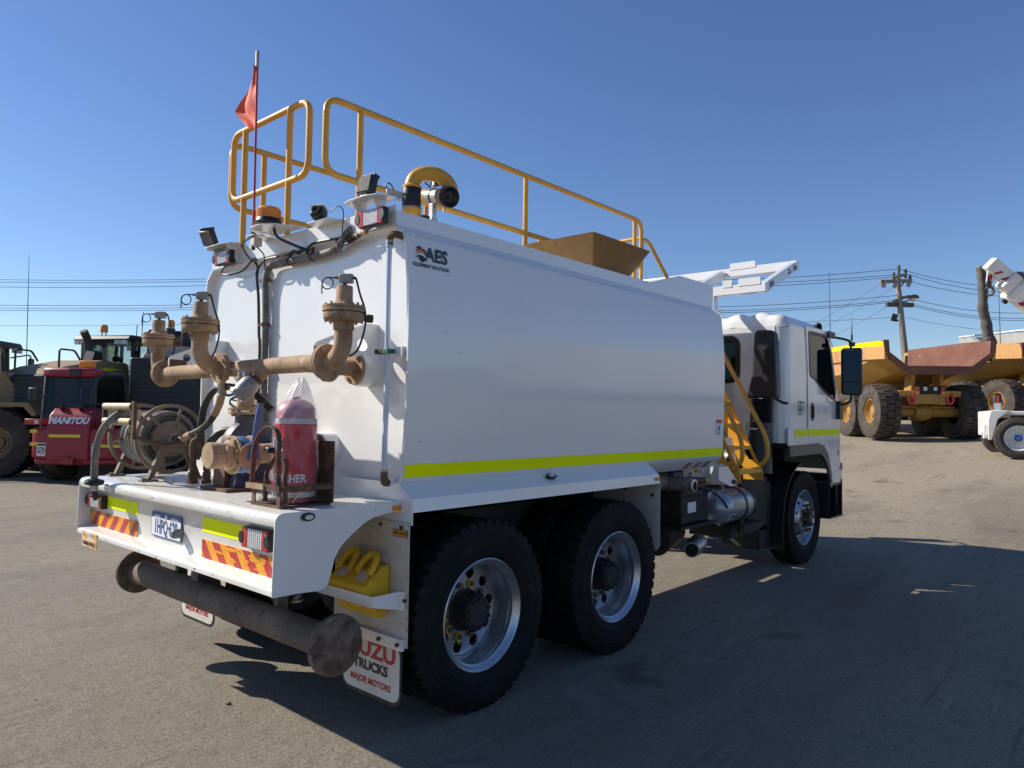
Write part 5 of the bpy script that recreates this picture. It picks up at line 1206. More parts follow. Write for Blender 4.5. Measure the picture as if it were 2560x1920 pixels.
MB().cyl((3.50, 0.30, 1.06), (3.66, 0.28, 1.05), 0.03, n=12).build('air_coupling', M('coupling_maroon', (0.11, 0.03, 0.03), 0.5), TR)
MB().cyl((3.66, 0.28, 1.05), (3.72, 0.275, 1.05), 0.032, n=12).build('air_coupling', M('coupling_yellow', (0.42, 0.34, 0.06), 0.5), TR)
MB().cyl((3.72, 0.275, 1.048), (3.75, 0.274, 1.047), 0.02, n=12).build('air_coupling', REDM, TR)
MB().bb((3.43, 0.28, 1.0), (3.47, 0.33, 1.09)).tube([Vector((3.45, 0.30, 1.09))+Vector((0.02*math.cos(t_), 0, 0.02+0.022*math.sin(t_))) for t_ in [2*PI*i/14 for i in range(15)]], 0.005, 6, False).build('latch', BLACK, TR)
for pts in ([(3.35, 0.30, 1.03), (3.55, 0.26, 1.0), (3.72, 0.22, 0.95), (3.84, 0.18, 0.87), (3.90, 0.16, 0.80)], [(3.6, 0.33, 1.0), (3.8, 0.3, 0.97), (4.05, 0.32, 0.95), (4.3, 0.34, 0.96)], [(3.5, 0.35, 1.0), (3.9, 0.36, 0.985), (4.2, 0.38, 0.97), (4.5, 0.4, 1.0)], [(2.75, 0.4, 1.05), (2.78, 0.38, 0.9), (2.9, 0.4, 0.72), (3.1, 0.42, 0.68)]):
    cable(pts, 0.010)
# exhaust
ex = MB().cyl((3.30, 0.55, 0.52), (3.95, 0.75, 0.52), 0.13, n=28).cyl((2.90, 0.55, 0.52), (3.30, 0.55, 0.52), 0.07, n=16).build('muffler', M('dark_steel', (0.06, 0.058, 0.056), 0.5, metal=0.5, col2=(0.10, 0.07, 0.05), scale=9), TR)
MB().lathe([(0.055, 0.0), (0.066, 0.0), (0.066, 0.10), (0.078, 0.13), (0.078, 0.36), (0.07, 0.37), (0.0, 0.37)], (3.37, 0.24, 0.475), (0.94, 0.30, 0.03), 28, False).build('tailpipe', ALU, ex)
MB().cyl((3.37, 0.24, 0.475), (3.44, 0.262, 0.477), 0.056, n=20).build('tailpipe_mouth', MATB, ex)
MB().bb((4.50, 0.30, 0.50), (5.15, 0.32, 1.0)).bb((4.3, 0.32, 0.45), (5.2, 0.75, 0.95)).build('side_tank', CHASS, TR)
# ---- yellow access steps behind the cab
sp = MB()
def stepf(y0_, z, x0=4.20, x1=4.72, dp=0.17): sp.bb((x0, y0_, z-0.012), (x1, y0_+dp, z)); sp.bb((x0, y0_-0.004, z-0.035), (x1, y0_, z+0.002))
levels = [(0.18, 1.115), (0.29, 1.34), (0.40, 1.56), (0.51, 1.78), (0.62, 2.0), (0.73, 2.22), (0.84, 2.44)]
for y, z in levels: stepf(y, z)
for xx in (4.197, 4.723):
    out = [(0.165, 1.0), (0.165, 1.09), (0.19, 1.13), (0.84, 2.46), (1.02, 2.46), (0.42, 1.18), (0.37, 1.12), (0.37, 1.0)]
    holes = [[(0.26+0.11*k, 1.20+0.22*k), (0.31+0.11*k, 1.20+0.22*k), (0.365+0.11*k, 1.31+0.22*k), (0.325+0.11*k, 1.33+0.22*k)] for k in range(4)]
    sp.plate(out, holes, (xx, 0, 0), (0, 1, 0), (0, 0, 1), 0.006)
stp = sp.build('access_steps', YEL, TR)
hr = MB()
for xx in (4.16, 4.76):
    hr.tube(fillet([(xx, 0.22, 1.13), (xx, 0.13, 1.22), (xx, 0.14, 1.42), (xx, 0.86, 2.75)], 0.12), 0.021, 10)
hr.builds('step_handrail', YEL, stp)
MB().plate([(0.30, 1.18), (0.62, 1.18), (0.75, 0.98), (0.30, 0.98), (0.22, 1.02)], [[(0.38, 1.15), (0.58, 1.15), (0.64, 1.05), (0.45, 1.05)]], (4.12, 0, 0), (0, 1, 0), (0, 0, 1), 0.006).plate([(3.80, 1.17), (3.98, 1.17), (4.18, 1.03), (4.14, 0.98), (4.05, 0.98), (3.80, 1.05)], [], (0, 0.20, 0), (1, 0, 0), (0, 0, 1), 0.006).build('step_bracket', WHITE, stp)
MB().plate([(4.22, 1.13), (4.70, 1.13), (4.55, 1.42), (4.35, 1.42)], [[(4.36, 1.18), (4.55, 1.18), (4.48, 1.33), (4.40, 1.33)]], (0, 0.42, 0), (1, 0, 0), (0, 0, 1), 0.006).build('step_bracket', WHITE, stp)
MB().cyl((4.10, 0.197, 1.02), (4.10, 0.18, 1.02), 0.022, n=8).cyl((4.19, 0.27, 1.03), (4.17, 0.27, 1.03), 0.02, n=8).build('bolt', MATB, stp)

# ---- wheels
def tyre_mesh(R, w, rim, lugs, lh, name, lug_w=0.30, seg=64, rows=2, groove=True):
    """axle along y, outer face at y=-w/2"""
    h = w/2
    prof = [(rim, -h*0.80), (rim+0.012, -h*0.88), (rim+(R-rim)*0.25, -h*0.985), (rim+(R-rim)*0.52, -h), (rim+(R-rim)*0.74, -h*0.96), (R-lh*2.0, -h*0.90), (R-lh*1.05, -h*0.84), (R-lh, -h*0.5), (R-lh*0.9, 0)]
    prof = prof+[(r, -y) for r, y in reversed(prof[:-1])]
    m = MB().lathe(prof, (0, 0, 0), (0, 1, 0), seg, False)
    # raised rings on the sidewall
    for rr in (0.30, 0.62):
        r0 = rim+(R-rim)*rr
        for s in (-1, 1): m.lathe([(r0-0.006, s*h*0.985), (r0-0.003, s*(h*0.985+0.004)), (r0+0.003, s*(h*0.985+0.004)), (r0+0.006, s*h*0.985)], (0, 0, 0), (0, 1, 0), seg, False)
    for i in range(lugs):
        for s in (-1, 1):
            a = 2*PI*(i+(0.5 if s > 0 else 0))/lugs; da = 2*PI/lugs*0.34
            def q(r, y, t_): return Vector((r*math.cos(a+t_), s*y, r*math.sin(a+t_)))
            P = []
            for t_ in (-da, da):
                P += [q(R-lh*2.3, h*0.93, t_), q(R-lh*0.25, h*0.86, t_*0.92), q(R, h*0.80, t_*0.9), q(R, h*(1-lug_w*2.0), t_*0.9+da*0.5), q(R-lh, h*(1-lug_w*2.0)*0.98, t_+da*0.5)]
            m.add(P, [(0, 1, 6, 5), (1, 2, 7, 6), (2, 3, 8, 7), (3, 4, 9, 8), (0, 4, 3, 2, 1), (5, 6, 7, 8, 9)])
    if rows > 2 or groove:
        for i in range(lugs):
            a = 2*PI*(i+0.25)/lugs; da = 2*PI/lugs*0.36
            P = []
            for t_ in (-da, da):
                for y in (-h*0.30, h*0.30): P += [Vector(((R-lh)*math.cos(a+t_+y), y, (R-lh)*math.sin(a+t_+y))), Vector((R*math.cos(a+t_*0.9+y), y, R*math.sin(a+t_*0.9+y)))]
            m.add(P, [(1, 3, 7, 5), (0, 1, 5, 4), (2, 6, 7, 3), (0, 2, 3, 1), (4, 5, 7, 6)])
    return m.mesh(name, 32, weld=False)
def ring_disc(m, r0, r1, y, holes, hr, hc, th, ph=0.0):
    m.plate(circ(0, 0, r1, 48), [circ(0, 0, r0, 32)]+[circ(hc*math.cos(2*PI*i/holes+ph), hc*math.sin(2*PI*i/holes+ph), hr, 16) for i in range(holes)], (0, y, 0), (1, 0, 0), (0, 0, 1), th)
ty_rear = tyre_mesh(0.520, 0.275, 0.298, 46, 0.017, 'tyre', 0.26, 72)
ty_front = tyre_mesh(0.520, 0.275, 0.298, 96, 0.007, 'tyre', 0.18, 72)
H = 0.1375
def rim_rear():
    m = MB(); y = -H+0.018
    m.lathe([(0.306, y+0.012), (0.308, y), (0.302, y-0.004), (0.294, y+0.002), (0.284, y+0.020), (0.270, y+0.030), (0.266, y+0.055), (0.272, y+0.066), (0.268, y+0.085), (0.256, y+0.110), (0.254, y+0.150), (0.252, y+0.165), (0.248, y+0.170), (0.246, y+0.20)], (0, 0, 0), (0, 1, 0), 64, False)
    ring_disc(m, 0.10, 0.250, y+0.165, 10, 0.033, 0.205, 0.012, 0.1)
    return m.mesh('wheel', 40, weld=False)
def hub_rear():
    y = -H+0.018
    m = MB().lathe([(0.118, y+0.175), (0.116, y+0.145), (0.106, y+0.14), (0.098, y+0.10), (0.096, y+0.048), (0.088, y+0.040), (0.0, y+0.036)], (0, 0, 0), (0, 1, 0), 32, False)
    for i in range(10):
        a = 2*PI*i/10+0.3; m.cyl((0.078*math.cos(a), y+0.052, 0.078*math.sin(a)), (0.078*math.cos(a), y+0.026, 0.078*math.sin(a)), 0.010, n=6)
        m.box((0.098*math.cos(a), y+0.09, 0.098*math.sin(a)), (0.02, 0.05, 0.02))
    return m.mesh('hub', 40, weld=False)
def nuts(y, r, n_, l=0.032, s=0.017):
    me = MB().cyl((0, y, 0), (0, y-l, 0), s, n=6).mesh('wheel_nut', 40, weld=False)
    return [(me, (r*math.cos(2*PI*i/n_), 0, r*math.sin(2*PI*i/n_))) for i in range(n_)]
def indic(y, r, idx, n_):
    m = MB()
    for i in idx:
        a = 2*PI*i/n_; c = (r*math.cos(a), r*math.sin(a))
        P = circ(c[0], c[1], 0.025, 12)+[]; m.plate(P, [], (0, y, 0), (1, 0, 0), (0, 0, 1), 0.006)
        m.plate([(c[0]-0.012, c[1]-0.022), (c[0]+0.012, c[1]-0.022), (c[0]+0.004, c[1]-0.046)], [], (0, y, 0), (1, 0, 0), (0, 0, 1), 0.006)
    return m.mesh('nut_indicator', 40, weld=False)
def rim_front():
    m = MB(); y = -H+0.018
    m.lathe([(0.306, y+0.012), (0.308, y), (0.302, y-0.004), (0.294, y+0.002), (0.287, y+0.022), (0.276, y+0.04), (0.268, y+0.085), (0.262, y+0.10)], (0, 0, 0), (0, 1, 0), 64, False)
    # conical disc with hand holes: facets between holes
    N = 10
    def cone(r): return y+0.095-0.105*min(1, max(0, (0.262-r)/0.085))
    hs = 0.225
    ring_disc(m, 0.06, 0.178, y-0.012, 0, 0, 0, 0.010)
    for i in range(N):
        a0 = 2*PI*i/N; a1 = 2*PI*(i+1)/N; am = (a0+a1)/2
        P = []; K = 8; ho = []
        def pt(r, a): return Vector((r*math.cos(a), cone(r), r*math.sin(a)))
        outer = [pt(0.264, a0+(a1-a0)*k/K) for k in range(K+1)]; inner = [pt(0.176, a1-(a1-a0)*k/K) for k in range(K+1)]
        bound = outer+inner; nb_ = len(bound)
        hole = []
        for k in range(nb_):
            # hole vertex in the direction of the boundary vertex
            b = bound[k]; ang = math.atan2(b.z, b.x)-am; ang = (ang+PI) % (2*PI)-PI; rr = math.hypot(b.x, b.z)
            d = Vector((rr-0.220, ang*0.220)); d = d.normalized()*0.026
            hole.append(pt(0.220+d.x, am+d.y/0.220))
        m.add(bound+hole, [(k, (k+1) % nb_, nb_+(k+1) % nb_, nb_+k) for k in range(nb_)])
    return m.mesh('wheel', 35, weld=True)
def hub_front():
    y = -H+0.018
    m = MB().lathe([(0.105, y-0.014), (0.105, y-0.03), (0.098, y-0.055), (0.085, y-0.062), (0.0, y-0.064)], (0, 0, 0), (0, 1, 0), 28, False)
    return m.mesh('hub', 40, weld=False)
mr_, mh_, mn_ = rim_rear(), hub_rear(), nuts(-H+0.018+0.166, 0.148, 10)
mi_ = indic(-H+0.018+0.150, 0.148, (2, 5, 6, 7), 10)
mrf, mhf, mnf = rim_front(), hub_front(), nuts(-H+0.018-0.016, 0.142, 10, 0.04, 0.018)
mcap = MB().lathe([(0.032, -H-0.046), (0.032, -H-0.051), (0.0, -H-0.052)], (0, 0, 0), (0, 1, 0), 20, False).mesh('hub_badge')
NUTM = M('nut_steel', (0.12, 0.10, 0.075), 0.5, metal=0.6, col2=(0.22, 0.17, 0.10), scale=30)
def put_wheel(c, flip, kind, inner=False):
    me = mr_ if kind == 'rear' else mrf
    w = link('wheel', me, SILV, TR); w.location = c
    if flip: w.rotation_euler = (0, 0, PI)
    link('tyre', ty_rear if kind == 'rear' else ty_front, RUBBER, w)
    if inner: return w
    link('hub', mh_ if kind == 'rear' else mhf, MATB, w)
    if not flip:
        for me_, p_ in (mn_ if kind == 'rear' else mnf): link('wheel_nut', me_, NUTM, w).location = p_
    if kind == 'rear':
        if c[0] < 1: link('nut_indicator', mi_, CHOK, w)
    else: link('hub_badge', mcap, REDM, w)
    return w
zc = 0.512
for x in (XR, XM):
    put_wheel((x, 0.030-0.018+H, zc), False, 'rear'); put_wheel((x, 0.030-0.018+H+0.32, zc), True, 'rear', True)
    put_wheel((x, 2.42-H, zc), True, 'rear'); put_wheel((x, 2.42-H-0.32, zc), False, 'rear', True)
put_wheel((XF, 0.189-0.018+H, zc), False, 'front'); put_wheel((XF, 2.28-H, zc), True, 'front')
# front mudguards behind the front wheels
for y0_, y1_ in ((0.19, 0.52), (1.93, 2.26)):
    g_ = MB(); K = 12
    for i in range(K):
        a0 = math.radians(95+90*i/K); a1 = math.radians(95+90*(i+1)/K); r0, r1 = 0.60, 0.612
        P = [(XF+r*math.cos(a)*1.02, y, 0.52+r*math.sin(a)) for a in (a0, a1) for r in (r0, r1) for y in (y0_, y1_)]
        g_.add(P, [(0, 1, 5, 4), (2, 6, 7, 3), (0, 4, 6, 2), (1, 3, 7, 5)]+([(0, 2, 3, 1)] if i == 0 else [])+([(4, 5, 7, 6)] if i == K-1 else []))
    g_.bb((XF-0.62, y0_, 0.22), (XF-0.608, y1_, 0.53))
    g_.build('front_mudguard', BLACK, TR)
MB().bb((5.0, 0.32, 0.25), (5.33, 0.75, 0.95)).build('step_tank', CHASS, TR, bevel=0.02)
# ---- extinguisher cradle (part of the truck)
cr = MB()
cr.bb((-0.60, 0.225, 1.171), (-0.33, 0.485, 1.180))
cr.bb((-0.338, 0.20, 1.18), (-0.331, 0.49, 1.475))
def strap(m, a, b, w, th=0.005, wd=None):
    a = Vector(a); b = Vector(b); d = (b-a).normalized(); n_ = Vector(wd) if wd else Vector((0, 0, 1)); s = d.cross(n_).normalized()
    P = [p+n_*w/2*i+s*th/2*j for p in (a, b) for i, j in ((-1, -1), (1, -1), (1, 1), (-1, 1))]
    m.add(P, [(0, 1, 2, 3), (7, 6, 5, 4), (0, 4, 5, 1), (1, 5, 6, 2), (2, 6, 7, 3), (3, 7, 4, 0)])
for y in (0.205, 0.485): strap(cr, (-0.335, y, 1.415), (-0.565, y, 1.185), 0.03, 0.006, (0.7, 0, 0.71))
for y in (0.24, 0.46): cr.bb((-0.602, y-0.014, 1.18), (-0.596, y+0.014, 1.262))
cr.bb((-0.615, 0.215, 1.247), (-0.607, 0.495, 1.277)); strap(cr, (-0.61, 0.212, 1.262), (-0.34, 0.205, 1.262), 0.028); strap(cr, (-0.61, 0.493, 1.262), (-0.34, 0.488, 1.262), 0.028)
cradle = cr.build('extinguisher_cradle', RUST, TR)
MB().bb((-0.624, 0.34, 1.25), (-0.615, 0.495, 1.275)).build('worn_plate', DUST, cradle)
def hoop(x, y0_, y1_, z0, zt_, w, parent):
    m = MB(); pts = [(x, y0_, z0)]
    r = (y1_-y0_)/2; yc = (y0_+y1_)/2
    for i in range(13):
        a = PI-PI*i/12; pts.append((x+0.02*math.sin(a), yc+r*math.cos(a)*0.93, zt_-r+r*math.sin(a)))
    pts.append((x, y1_, z0))
    pts = [Vector(p) for p in pts]
    for a, b in zip(pts, pts[1:]): strap(m, a, b, w, 0.006, (1, 0, 0))
    return m.build('hoop', RUST, parent)
hoop(-0.605, 0.235, 0.47, 1.26, 1.545, 0.024, cradle); hoop(-0.575, 0.225, 0.40, 1.19, 1.405, 0.022, cradle)
# ---- the bagged fire extinguisher standing in the cradle
EC = Vector((-0.455, 0.345, 1.182))
EX = thing('fire_extinguisher', 'red fire extinguisher under a clear plastic bag in the rusty cradle', 'extinguisher', EC, world=True)
def exmap(r_of_z, off=0.0):
    def f(a, b, c):
        z = b; r = r_of_z(z)+c+off; t_ = a/r
        return EC+Vector((-r*math.cos(t_+EPH), -r*math.sin(t_+EPH), z))   # t=0 faces the camera side
    return f
EPH = 0.95
MB().lathe([(0.0, 0.0), (0.072, 0.0), (0.078, 0.006), (0.078, 0.36), (0.070, 0.395), (0.045, 0.42), (0.024, 0.43), (0.024, 0.45), (0.0, 0.45)], EC, (0, 0, 1), 36, False).build('cylinder', EXTR, EX)
MB().cyl(EC+Vector((0, 0, 0.45)), EC+Vector((0, 0, 0.475)), 0.02, n=12).box(EC+Vector((-0.0, -0.0, 0.48)), (0.06, 0.022, 0.012), Matrix.Rotation(0.7, 3, 'Z')).box(EC+Vector((-0.0, -0.0, 0.497)), (0.06, 0.022, 0.012), Matrix.Rotation(0.7, 3, 'Z') @ Matrix.Rotation(-0.15, 3, 'Y')).build('valve', BLACK, EX, bevel=0.003)
MB().bb(EC+Vector((-0.13, 0.02, 0.235)), EC+Vector((-0.09, 0.07, 0.262))).build('hose_horn', BLACK, EX, bevel=0.005)
# printed cover: white shoulder band, red body
def coverR(z):
    if z < 0.05: return 0.086+0.010*math.sin(z/0.05*PI/2)
    if z < 0.40: return 0.098-0.004*(z-0.05)/0.35
    return 0.094
def wrinkle(a, z): return 0.0022*math.sin(a*9+z*40)+0.0022*math.sin(a*5-z*22+1.3)+0.0015*math.sin(a*17+z*9)
def cov(z0, z1, name, mat, off):
    def fn(u_, v_):
        a = 2*PI*u_; z = z0+(z1-z0)*v_; r = coverR(z)+off+wrinkle(a, z); return EC+Vector((r*math.cos(a), r*math.sin(a), z))
    return MB().grid(fn, 64, 24).build(name, mat, EX, angle=80)
COVR = M('cover_red', (0.58, 0.008, 0.026), 0.35, coat=0.3, col2=(0.48, 0.006, 0.02), scale=14)
COVW = M('cover_white', (0.60, 0.57, 0.57), 0.4, coat=0.3, col2=(0.50, 0.45, 0.46), scale=14)
cv = cov(0.055, 0.375, 'printed_cover', COVR, 0.0); cov(0.375, 0.40, 'cover_band', COVW, 0.0005); MB().grid(lambda u_, v_: EC+Vector(((0.094*math.sqrt(max(0, 1-(0.985*v_)**2.6))+0.003*math.sin(8*PI*u_+5*v_)*(1-v_))*math.cos(2*PI*u_), (0.094*math.sqrt(max(0, 1-(0.985*v_)**2.6))+0.003*math.sin(8*PI*u_+5*v_)*(1-v_))*math.sin(2*PI*u_), 0.40+0.095*v_)), 48, 14).build('cover_top', M('cover_pink', (0.50, 0.20, 0.23), 0.35, coat=0.3, col2=(0.60, 0.36, 0.38), scale=9), EX, angle=80); cov(0.03, 0.055, 'cover_band', COVW, 0.0003)
def extext(body, size, z, u0, bold):
    text('lettering', body, size, (0, 0, 0), (1, 0, 0), (0, 0, 1), WHT, cv, bold=bold, xs=0.8,
         fmap=lambda a, b, c: EC+Vector((-(coverR(z)+0.006+c)*math.cos((a+u0)/0.1+EPH), -(coverR(z)+0.006+c)*math.sin((a+u0)/0.1+EPH), z+b)))
extext('FIRE', 0.085, 0.275, -0.115, 0.003); extext('EXTINGUISHER', 0.052, 0.118, -0.085, 0.0015)
# clear plastic bag pulled to a peak
bm_ = bpy.data.materials.new('plastic_bag'); bm_.use_nodes = True; n_ = bm_.node_tree; n_.nodes.clear()
o_ = n_.nodes.new('ShaderNodeOutputMaterial'); tr_ = n_.nodes.new('ShaderNodeBsdfTransparent'); tr_.inputs[0].default_value = (0.97, 0.96, 0.97, 1)
pb = n_.nodes.new('ShaderNodeBsdfPrincipled'); pb.inputs['Base Color'].default_value = (0.78, 0.76, 0.78, 1); pb.inputs['Roughness'].default_value = 0.18
tl_ = n_.nodes.new('ShaderNodeBsdfTranslucent'); tl_.inputs[0].default_value = (0.75, 0.73, 0.75, 1)
m1_ = n_.nodes.new('ShaderNodeMixShader'); m1_.inputs[0].default_value = 0.4; n_.links.new(pb.outputs[0], m1_.inputs[1]); n_.links.new(tl_.outputs[0], m1_.inputs[2])
m2_ = n_.nodes.new('ShaderNodeMixShader')
tcx = n_.nodes.new('ShaderNodeTexCoord'); nzz = n_.nodes.new('ShaderNodeTexNoise'); nzz.inputs['Scale'].default_value = 9; n_.links.new(tcx.outputs['Object'], nzz.inputs['Vector'])
mrr = n_.nodes.new('ShaderNodeMapRange'); mrr.inputs[1].default_value = 0.35; mrr.inputs[2].default_value = 0.7; mrr.inputs[3].default_value = 0.02; mrr.inputs[4].default_value = 0.20
n_.links.new(nzz.outputs['Fac'], mrr.inputs[0])
sz_ = n_.nodes.new('ShaderNodeSeparateXYZ'); n_.links.new(tcx.outputs['Object'], sz_.inputs[0]); mz_ = n_.nodes.new('ShaderNodeMapRange'); mz_.inputs[1].default_value = 1.60; mz_.inputs[2].default_value = 1.70; mz_.inputs[4].default_value = 0.42
n_.links.new(sz_.outputs[2], mz_.inputs[0]); ad_ = n_.nodes.new('ShaderNodeMath'); n_.links.new(mrr.outputs[0], ad_.inputs[0]); n_.links.new(mz_.outputs[0], ad_.inputs[1]); n_.links.new(ad_.outputs[0], m2_.inputs[0])
n_.links.new(tr_.outputs[0], m2_.inputs[1]); n_.links.new(m1_.outputs[0], m2_.inputs[2]); n_.links.new(m2_.outputs[0], o_.inputs[0])
def bagf(u_, v_):
    a = 2*PI*u_; z = -0.0+0.60*v_
    r = 0.104+0.004*math.sin(6*v_)
    if z > 0.40:
        k = (z-0.40)/0.20; r = 0.104*(1-k)**0.8*(1+0.10*math.sin(3*a+1.0)*math.sin(PI*k))+0.003
    r += (0.003+0.004*v_)*(abs(math.sin(a*2.5+z*5))**0.5-0.6)*1.6+0.002*math.sin(a*9-z*12)
    r = max(r, 0.002)
    return EC+Vector((r*math.cos(a)+0.012*max(0, z-0.4)/0.2, r*math.sin(a)-0.02*max(0, z-0.4)/0.2, max(0.004, z)))
MB().grid(bagf, 72, 40).build('plastic_bag', bm_, EX, angle=25)
# a second extinguisher behind the tank
E2 = thing('fire_extinguisher', 'red fire extinguisher on the steps between tank and cab', 'extinguisher', (4.12, 0.60, 1.60), world=True)
MB().lathe([(0.0, 0.0), (0.075, 0.0), (0.08, 0.01), (0.08, 0.33), (0.065, 0.37), (0.02, 0.40), (0.02, 0.43), (0.0, 0.43)], (4.12, 0.60, 1.60), (0, 0, 1), 28, False).build('cylinder', EXTR, E2)
MB().bb((4.04, 0.585, 2.03), (4.18, 0.615, 2.05)).build('valve', BLACK, E2)
MB().bb((4.03, 0.50, 1.585), (4.21, 0.70, 1.60)).bb((4.03, 0.68, 1.585), (4.04, 1.0, 1.60)).bb((4.03, 0.50, 1.75), (4.035, 0.70, 1.78)).build('extinguisher_bracket', CHASS, TR)
# ---- wheel chocks in their holder
def chock():
    m = MB(); w = 0.155; h = w/2
    # wedge, tip down: sloping tread face to the front
    prof = [(-0.012, 0.30), (-0.150, 0.245), (-0.138, 0.222), (-0.095, 0.0), (-0.055, 0.0), (-0.018, 0.285)]
    prof = [(0.0, 0.255), (-0.05, 0.25), (-0.155, 0.165), (-0.157, 0.145), (-0.075, 0.0), (-0.02, 0.0), (0.0, 0.06)]
    P = [(x, -h, z) for x, z in prof]+[(x, h, z) for x, z in prof]; n_ = len(prof)
    m.add(P, [(i, (i+1) % n_, n_+(i+1) % n_, n_+i) for i in range(n_)]+[tuple(range(n_)), tuple(range(n_, 2*n_))])
    return m
def handle():
    pts = []
    for i in range(15):
        a = PI*i/14; pts.append((-0.095+0.055*math.sin(a), 0.050*math.cos(a), 0.238+0.066*math.sin(a)))
    return MB().tube([(-0.11, 0.050, 0.215)]+pts+[(-0.11, -0.050, 0.215)], 0.019, 10)
def ribs():
    m = MB()
    for i in range(3):
        for s in (-1, 1):
            z = 0.02+0.035*i; f = lambda zz: -0.075-(zz/0.145)*0.082
            a = Vector((f(z+0.03)-0.002, 0.0, z+0.03)); b = Vector((f(z)-0.002, s*0.055, z))
            m.tube([a, b], 0.004, 6)
    return m
CK = thing('wheel_chock', 'yellow wheel chock in the mudguard strap, fully clear of the deck side', 'wheel chock', (-0.018, 0.225, 0.595), -0.0, 'yellow wheel chocks in the mudguard strap')
cb_ = chock().build('wedge', CHOK, CK, bevel=0.008, seg=2); handle().build('handle', CHOK, CK); ribs().build('tread_rib', CHOK, CK)
MB().prism([(-0.135, -0.04, 0.1845), (-0.085, -0.04, 0.2250), (-0.085, 0.04, 0.2250), (-0.135, 0.04, 0.1845)], (-0.0012, 0, 0.0015)).build('label', DUSTW, CK)
C2 = copy_tree(CK); C2.location = (-0.018, 0.385, 0.595)
C2['label'] = 'yellow wheel chock in the mudguard strap, half hidden behind the white deck side'
# a pebble on the tarmac
pb_ = MB().sphere((0, 0, 0), 0.011, 9, 6, 1.2, 0.9, 0.6); pb_.v = [tuple(Vector(p)*(0.8+0.4*RNG.random())) for p in pb_.v]
st_ = pb_.build('stone', M('stone_dark', (0.05, 0.045, 0.04), 0.9)); st_.location = hit(180+985/2.5136, 1140+1557/2.5136, 'z', 0.004); tag(st_, 'small dark stone lying on the sunlit asphalt beside the shadow', 'stone')
# ================================================================== machines parked behind
LOADY = M('loader_sand_yellow', (0.32, 0.215, 0.095), 0.55, col2=(0.25, 0.165, 0.075), scale=1.2, col3=(0.20, 0.14, 0.08), scale3=5, lo3=0.6, hi3=0.75)
CATY = M('machine_yellow', (0.46, 0.255, 0.05), 0.5, col2=(0.36, 0.19, 0.045), scale=1.0, col3=(0.26, 0.14, 0.06), scale3=4, lo3=0.58, hi3=0.75)
WORN = M('worn_orange_yellow', (0.52, 0.275, 0.09), 0.65, col2=(0.36, 0.17, 0.07), scale=1.6, lo=0.45, hi=0.62, col3=(0.20, 0.07, 0.04), scale3=7, lo3=0.6, hi3=0.72)
BEDR = M('rusted_bed', (0.155, 0.062, 0.042), 0.75, col2=(0.21, 0.09, 0.06), scale=0.9, col3=(0.30, 0.17, 0.12), scale3=5, lo3=0.60, hi3=0.72, bump=0.2, bscale=8)
MRED = M('handler_red', (0.34, 0.020, 0.035), 0.42, col2=(0.28, 0.022, 0.035), scale=2, col3=(0.40, 0.10, 0.09), scale3=3, lo3=0.62, hi3=0.8)
DKG = M('machine_charcoal', (0.022, 0.024, 0.028), 0.5, col2=(0.035, 0.034, 0.034), scale=2)
NAVY = M('radiator_black', (0.010, 0.012, 0.018), 0.45)
GREYM = M('machine_grey', (0.08, 0.08, 0.082), 0.55, col2=(0.11, 0.105, 0.10), scale=2)
def big_tyre(R, w, rim, nl, lh, nm):
    m = MB(); h = w/2
    prof = [(rim, -h*0.78), (rim+0.03, -h*0.90), (rim+(R-rim)*0.35, -h*1.0), (rim+(R-rim)*0.62, -h*0.98), (R-lh*1.5, -h*0.90), (R-lh, -h*0.80), (R-lh, 0)]
    prof = prof+[(r, -y) for r, y in reversed(prof[:-1])]
    m.lathe(prof, (0, 0, 0), (0, 1, 0), 44, False)
    for i in range(nl):
        for row, (ya, yb, sk) in enumerate(((0.93, 0.36, 0.10), (0.30, -0.30, -0.05), (-0.36, -0.93, 0.10))):
            a = 2*PI*(i+(0.5 if row == 1 else 0))/nl; da = 2*PI/nl*0.40
            def q(r, y, t_): return Vector((r*math.cos(a+t_), y*h, r*math.sin(a+t_)))
            P = []
            for yy, rr in ((ya, R-(lh*0.6 if abs(ya) > 0.9 else 0)), (yb, R-(lh*0.6 if abs(yb) > 0.9 else 0))):
                for t_ in (-da, da):
                    tt = t_+sk*(1 if abs(yy) > 0.5 else 0)*2*PI/nl
                    P += [q(R-lh*1.8, yy, tt), q(rr, yy*(0.97), tt*0.93 if False else tt)]
            m.add(P, [(1, 3, 7, 5), (0, 1, 5, 4), (2, 6, 7, 3), (0, 2, 3, 1), (4, 5, 7, 6)])
    return m.mesh(nm, 35, weld=False)
def big_rim(rim, w, dish):
    h = w/2; m = MB()
    m.lathe([(rim*1.04, -h*0.74), (rim*1.06, -h*0.80), (rim*0.97, -h*0.82), (rim*0.93, -h*0.70), (rim*0.88, -h*0.45), (rim*0.80, -h*dish), (rim*0.42, -h*dish), (rim*0.40, -h*(dish+0.25)), (rim*0.30, -h*(dish+0.30)), (0, -h*(dish+0.30))], (0, 0, 0), (0, 1, 0), 36, False)
    for i in range(14):
        a = 2*PI*i/14; c = (rim*0.58*math.cos(a), rim*0.58*math.sin(a)); m.cyl((c[0], -h*dish, c[1]), (c[0], -h*dish-0.05, c[1]), 0.03, n=6)
    return m.mesh('wheel', 40, weld=False)
def put_big(root, c, flip, rimme, tyme, rm, tm):
    w = link('wheel', rimme, rm, root); w.location = c
    if flip: w.rotation_euler = (0, 0, PI)
    link('tyre', tyme, tm, w); return w
def tubes(name, paths, r, mat, root, n=8):
    m = MB()
    for p in paths: m.tube(fillet(p, 0.07, 4), r, n)
    return m.build(name, mat, root)
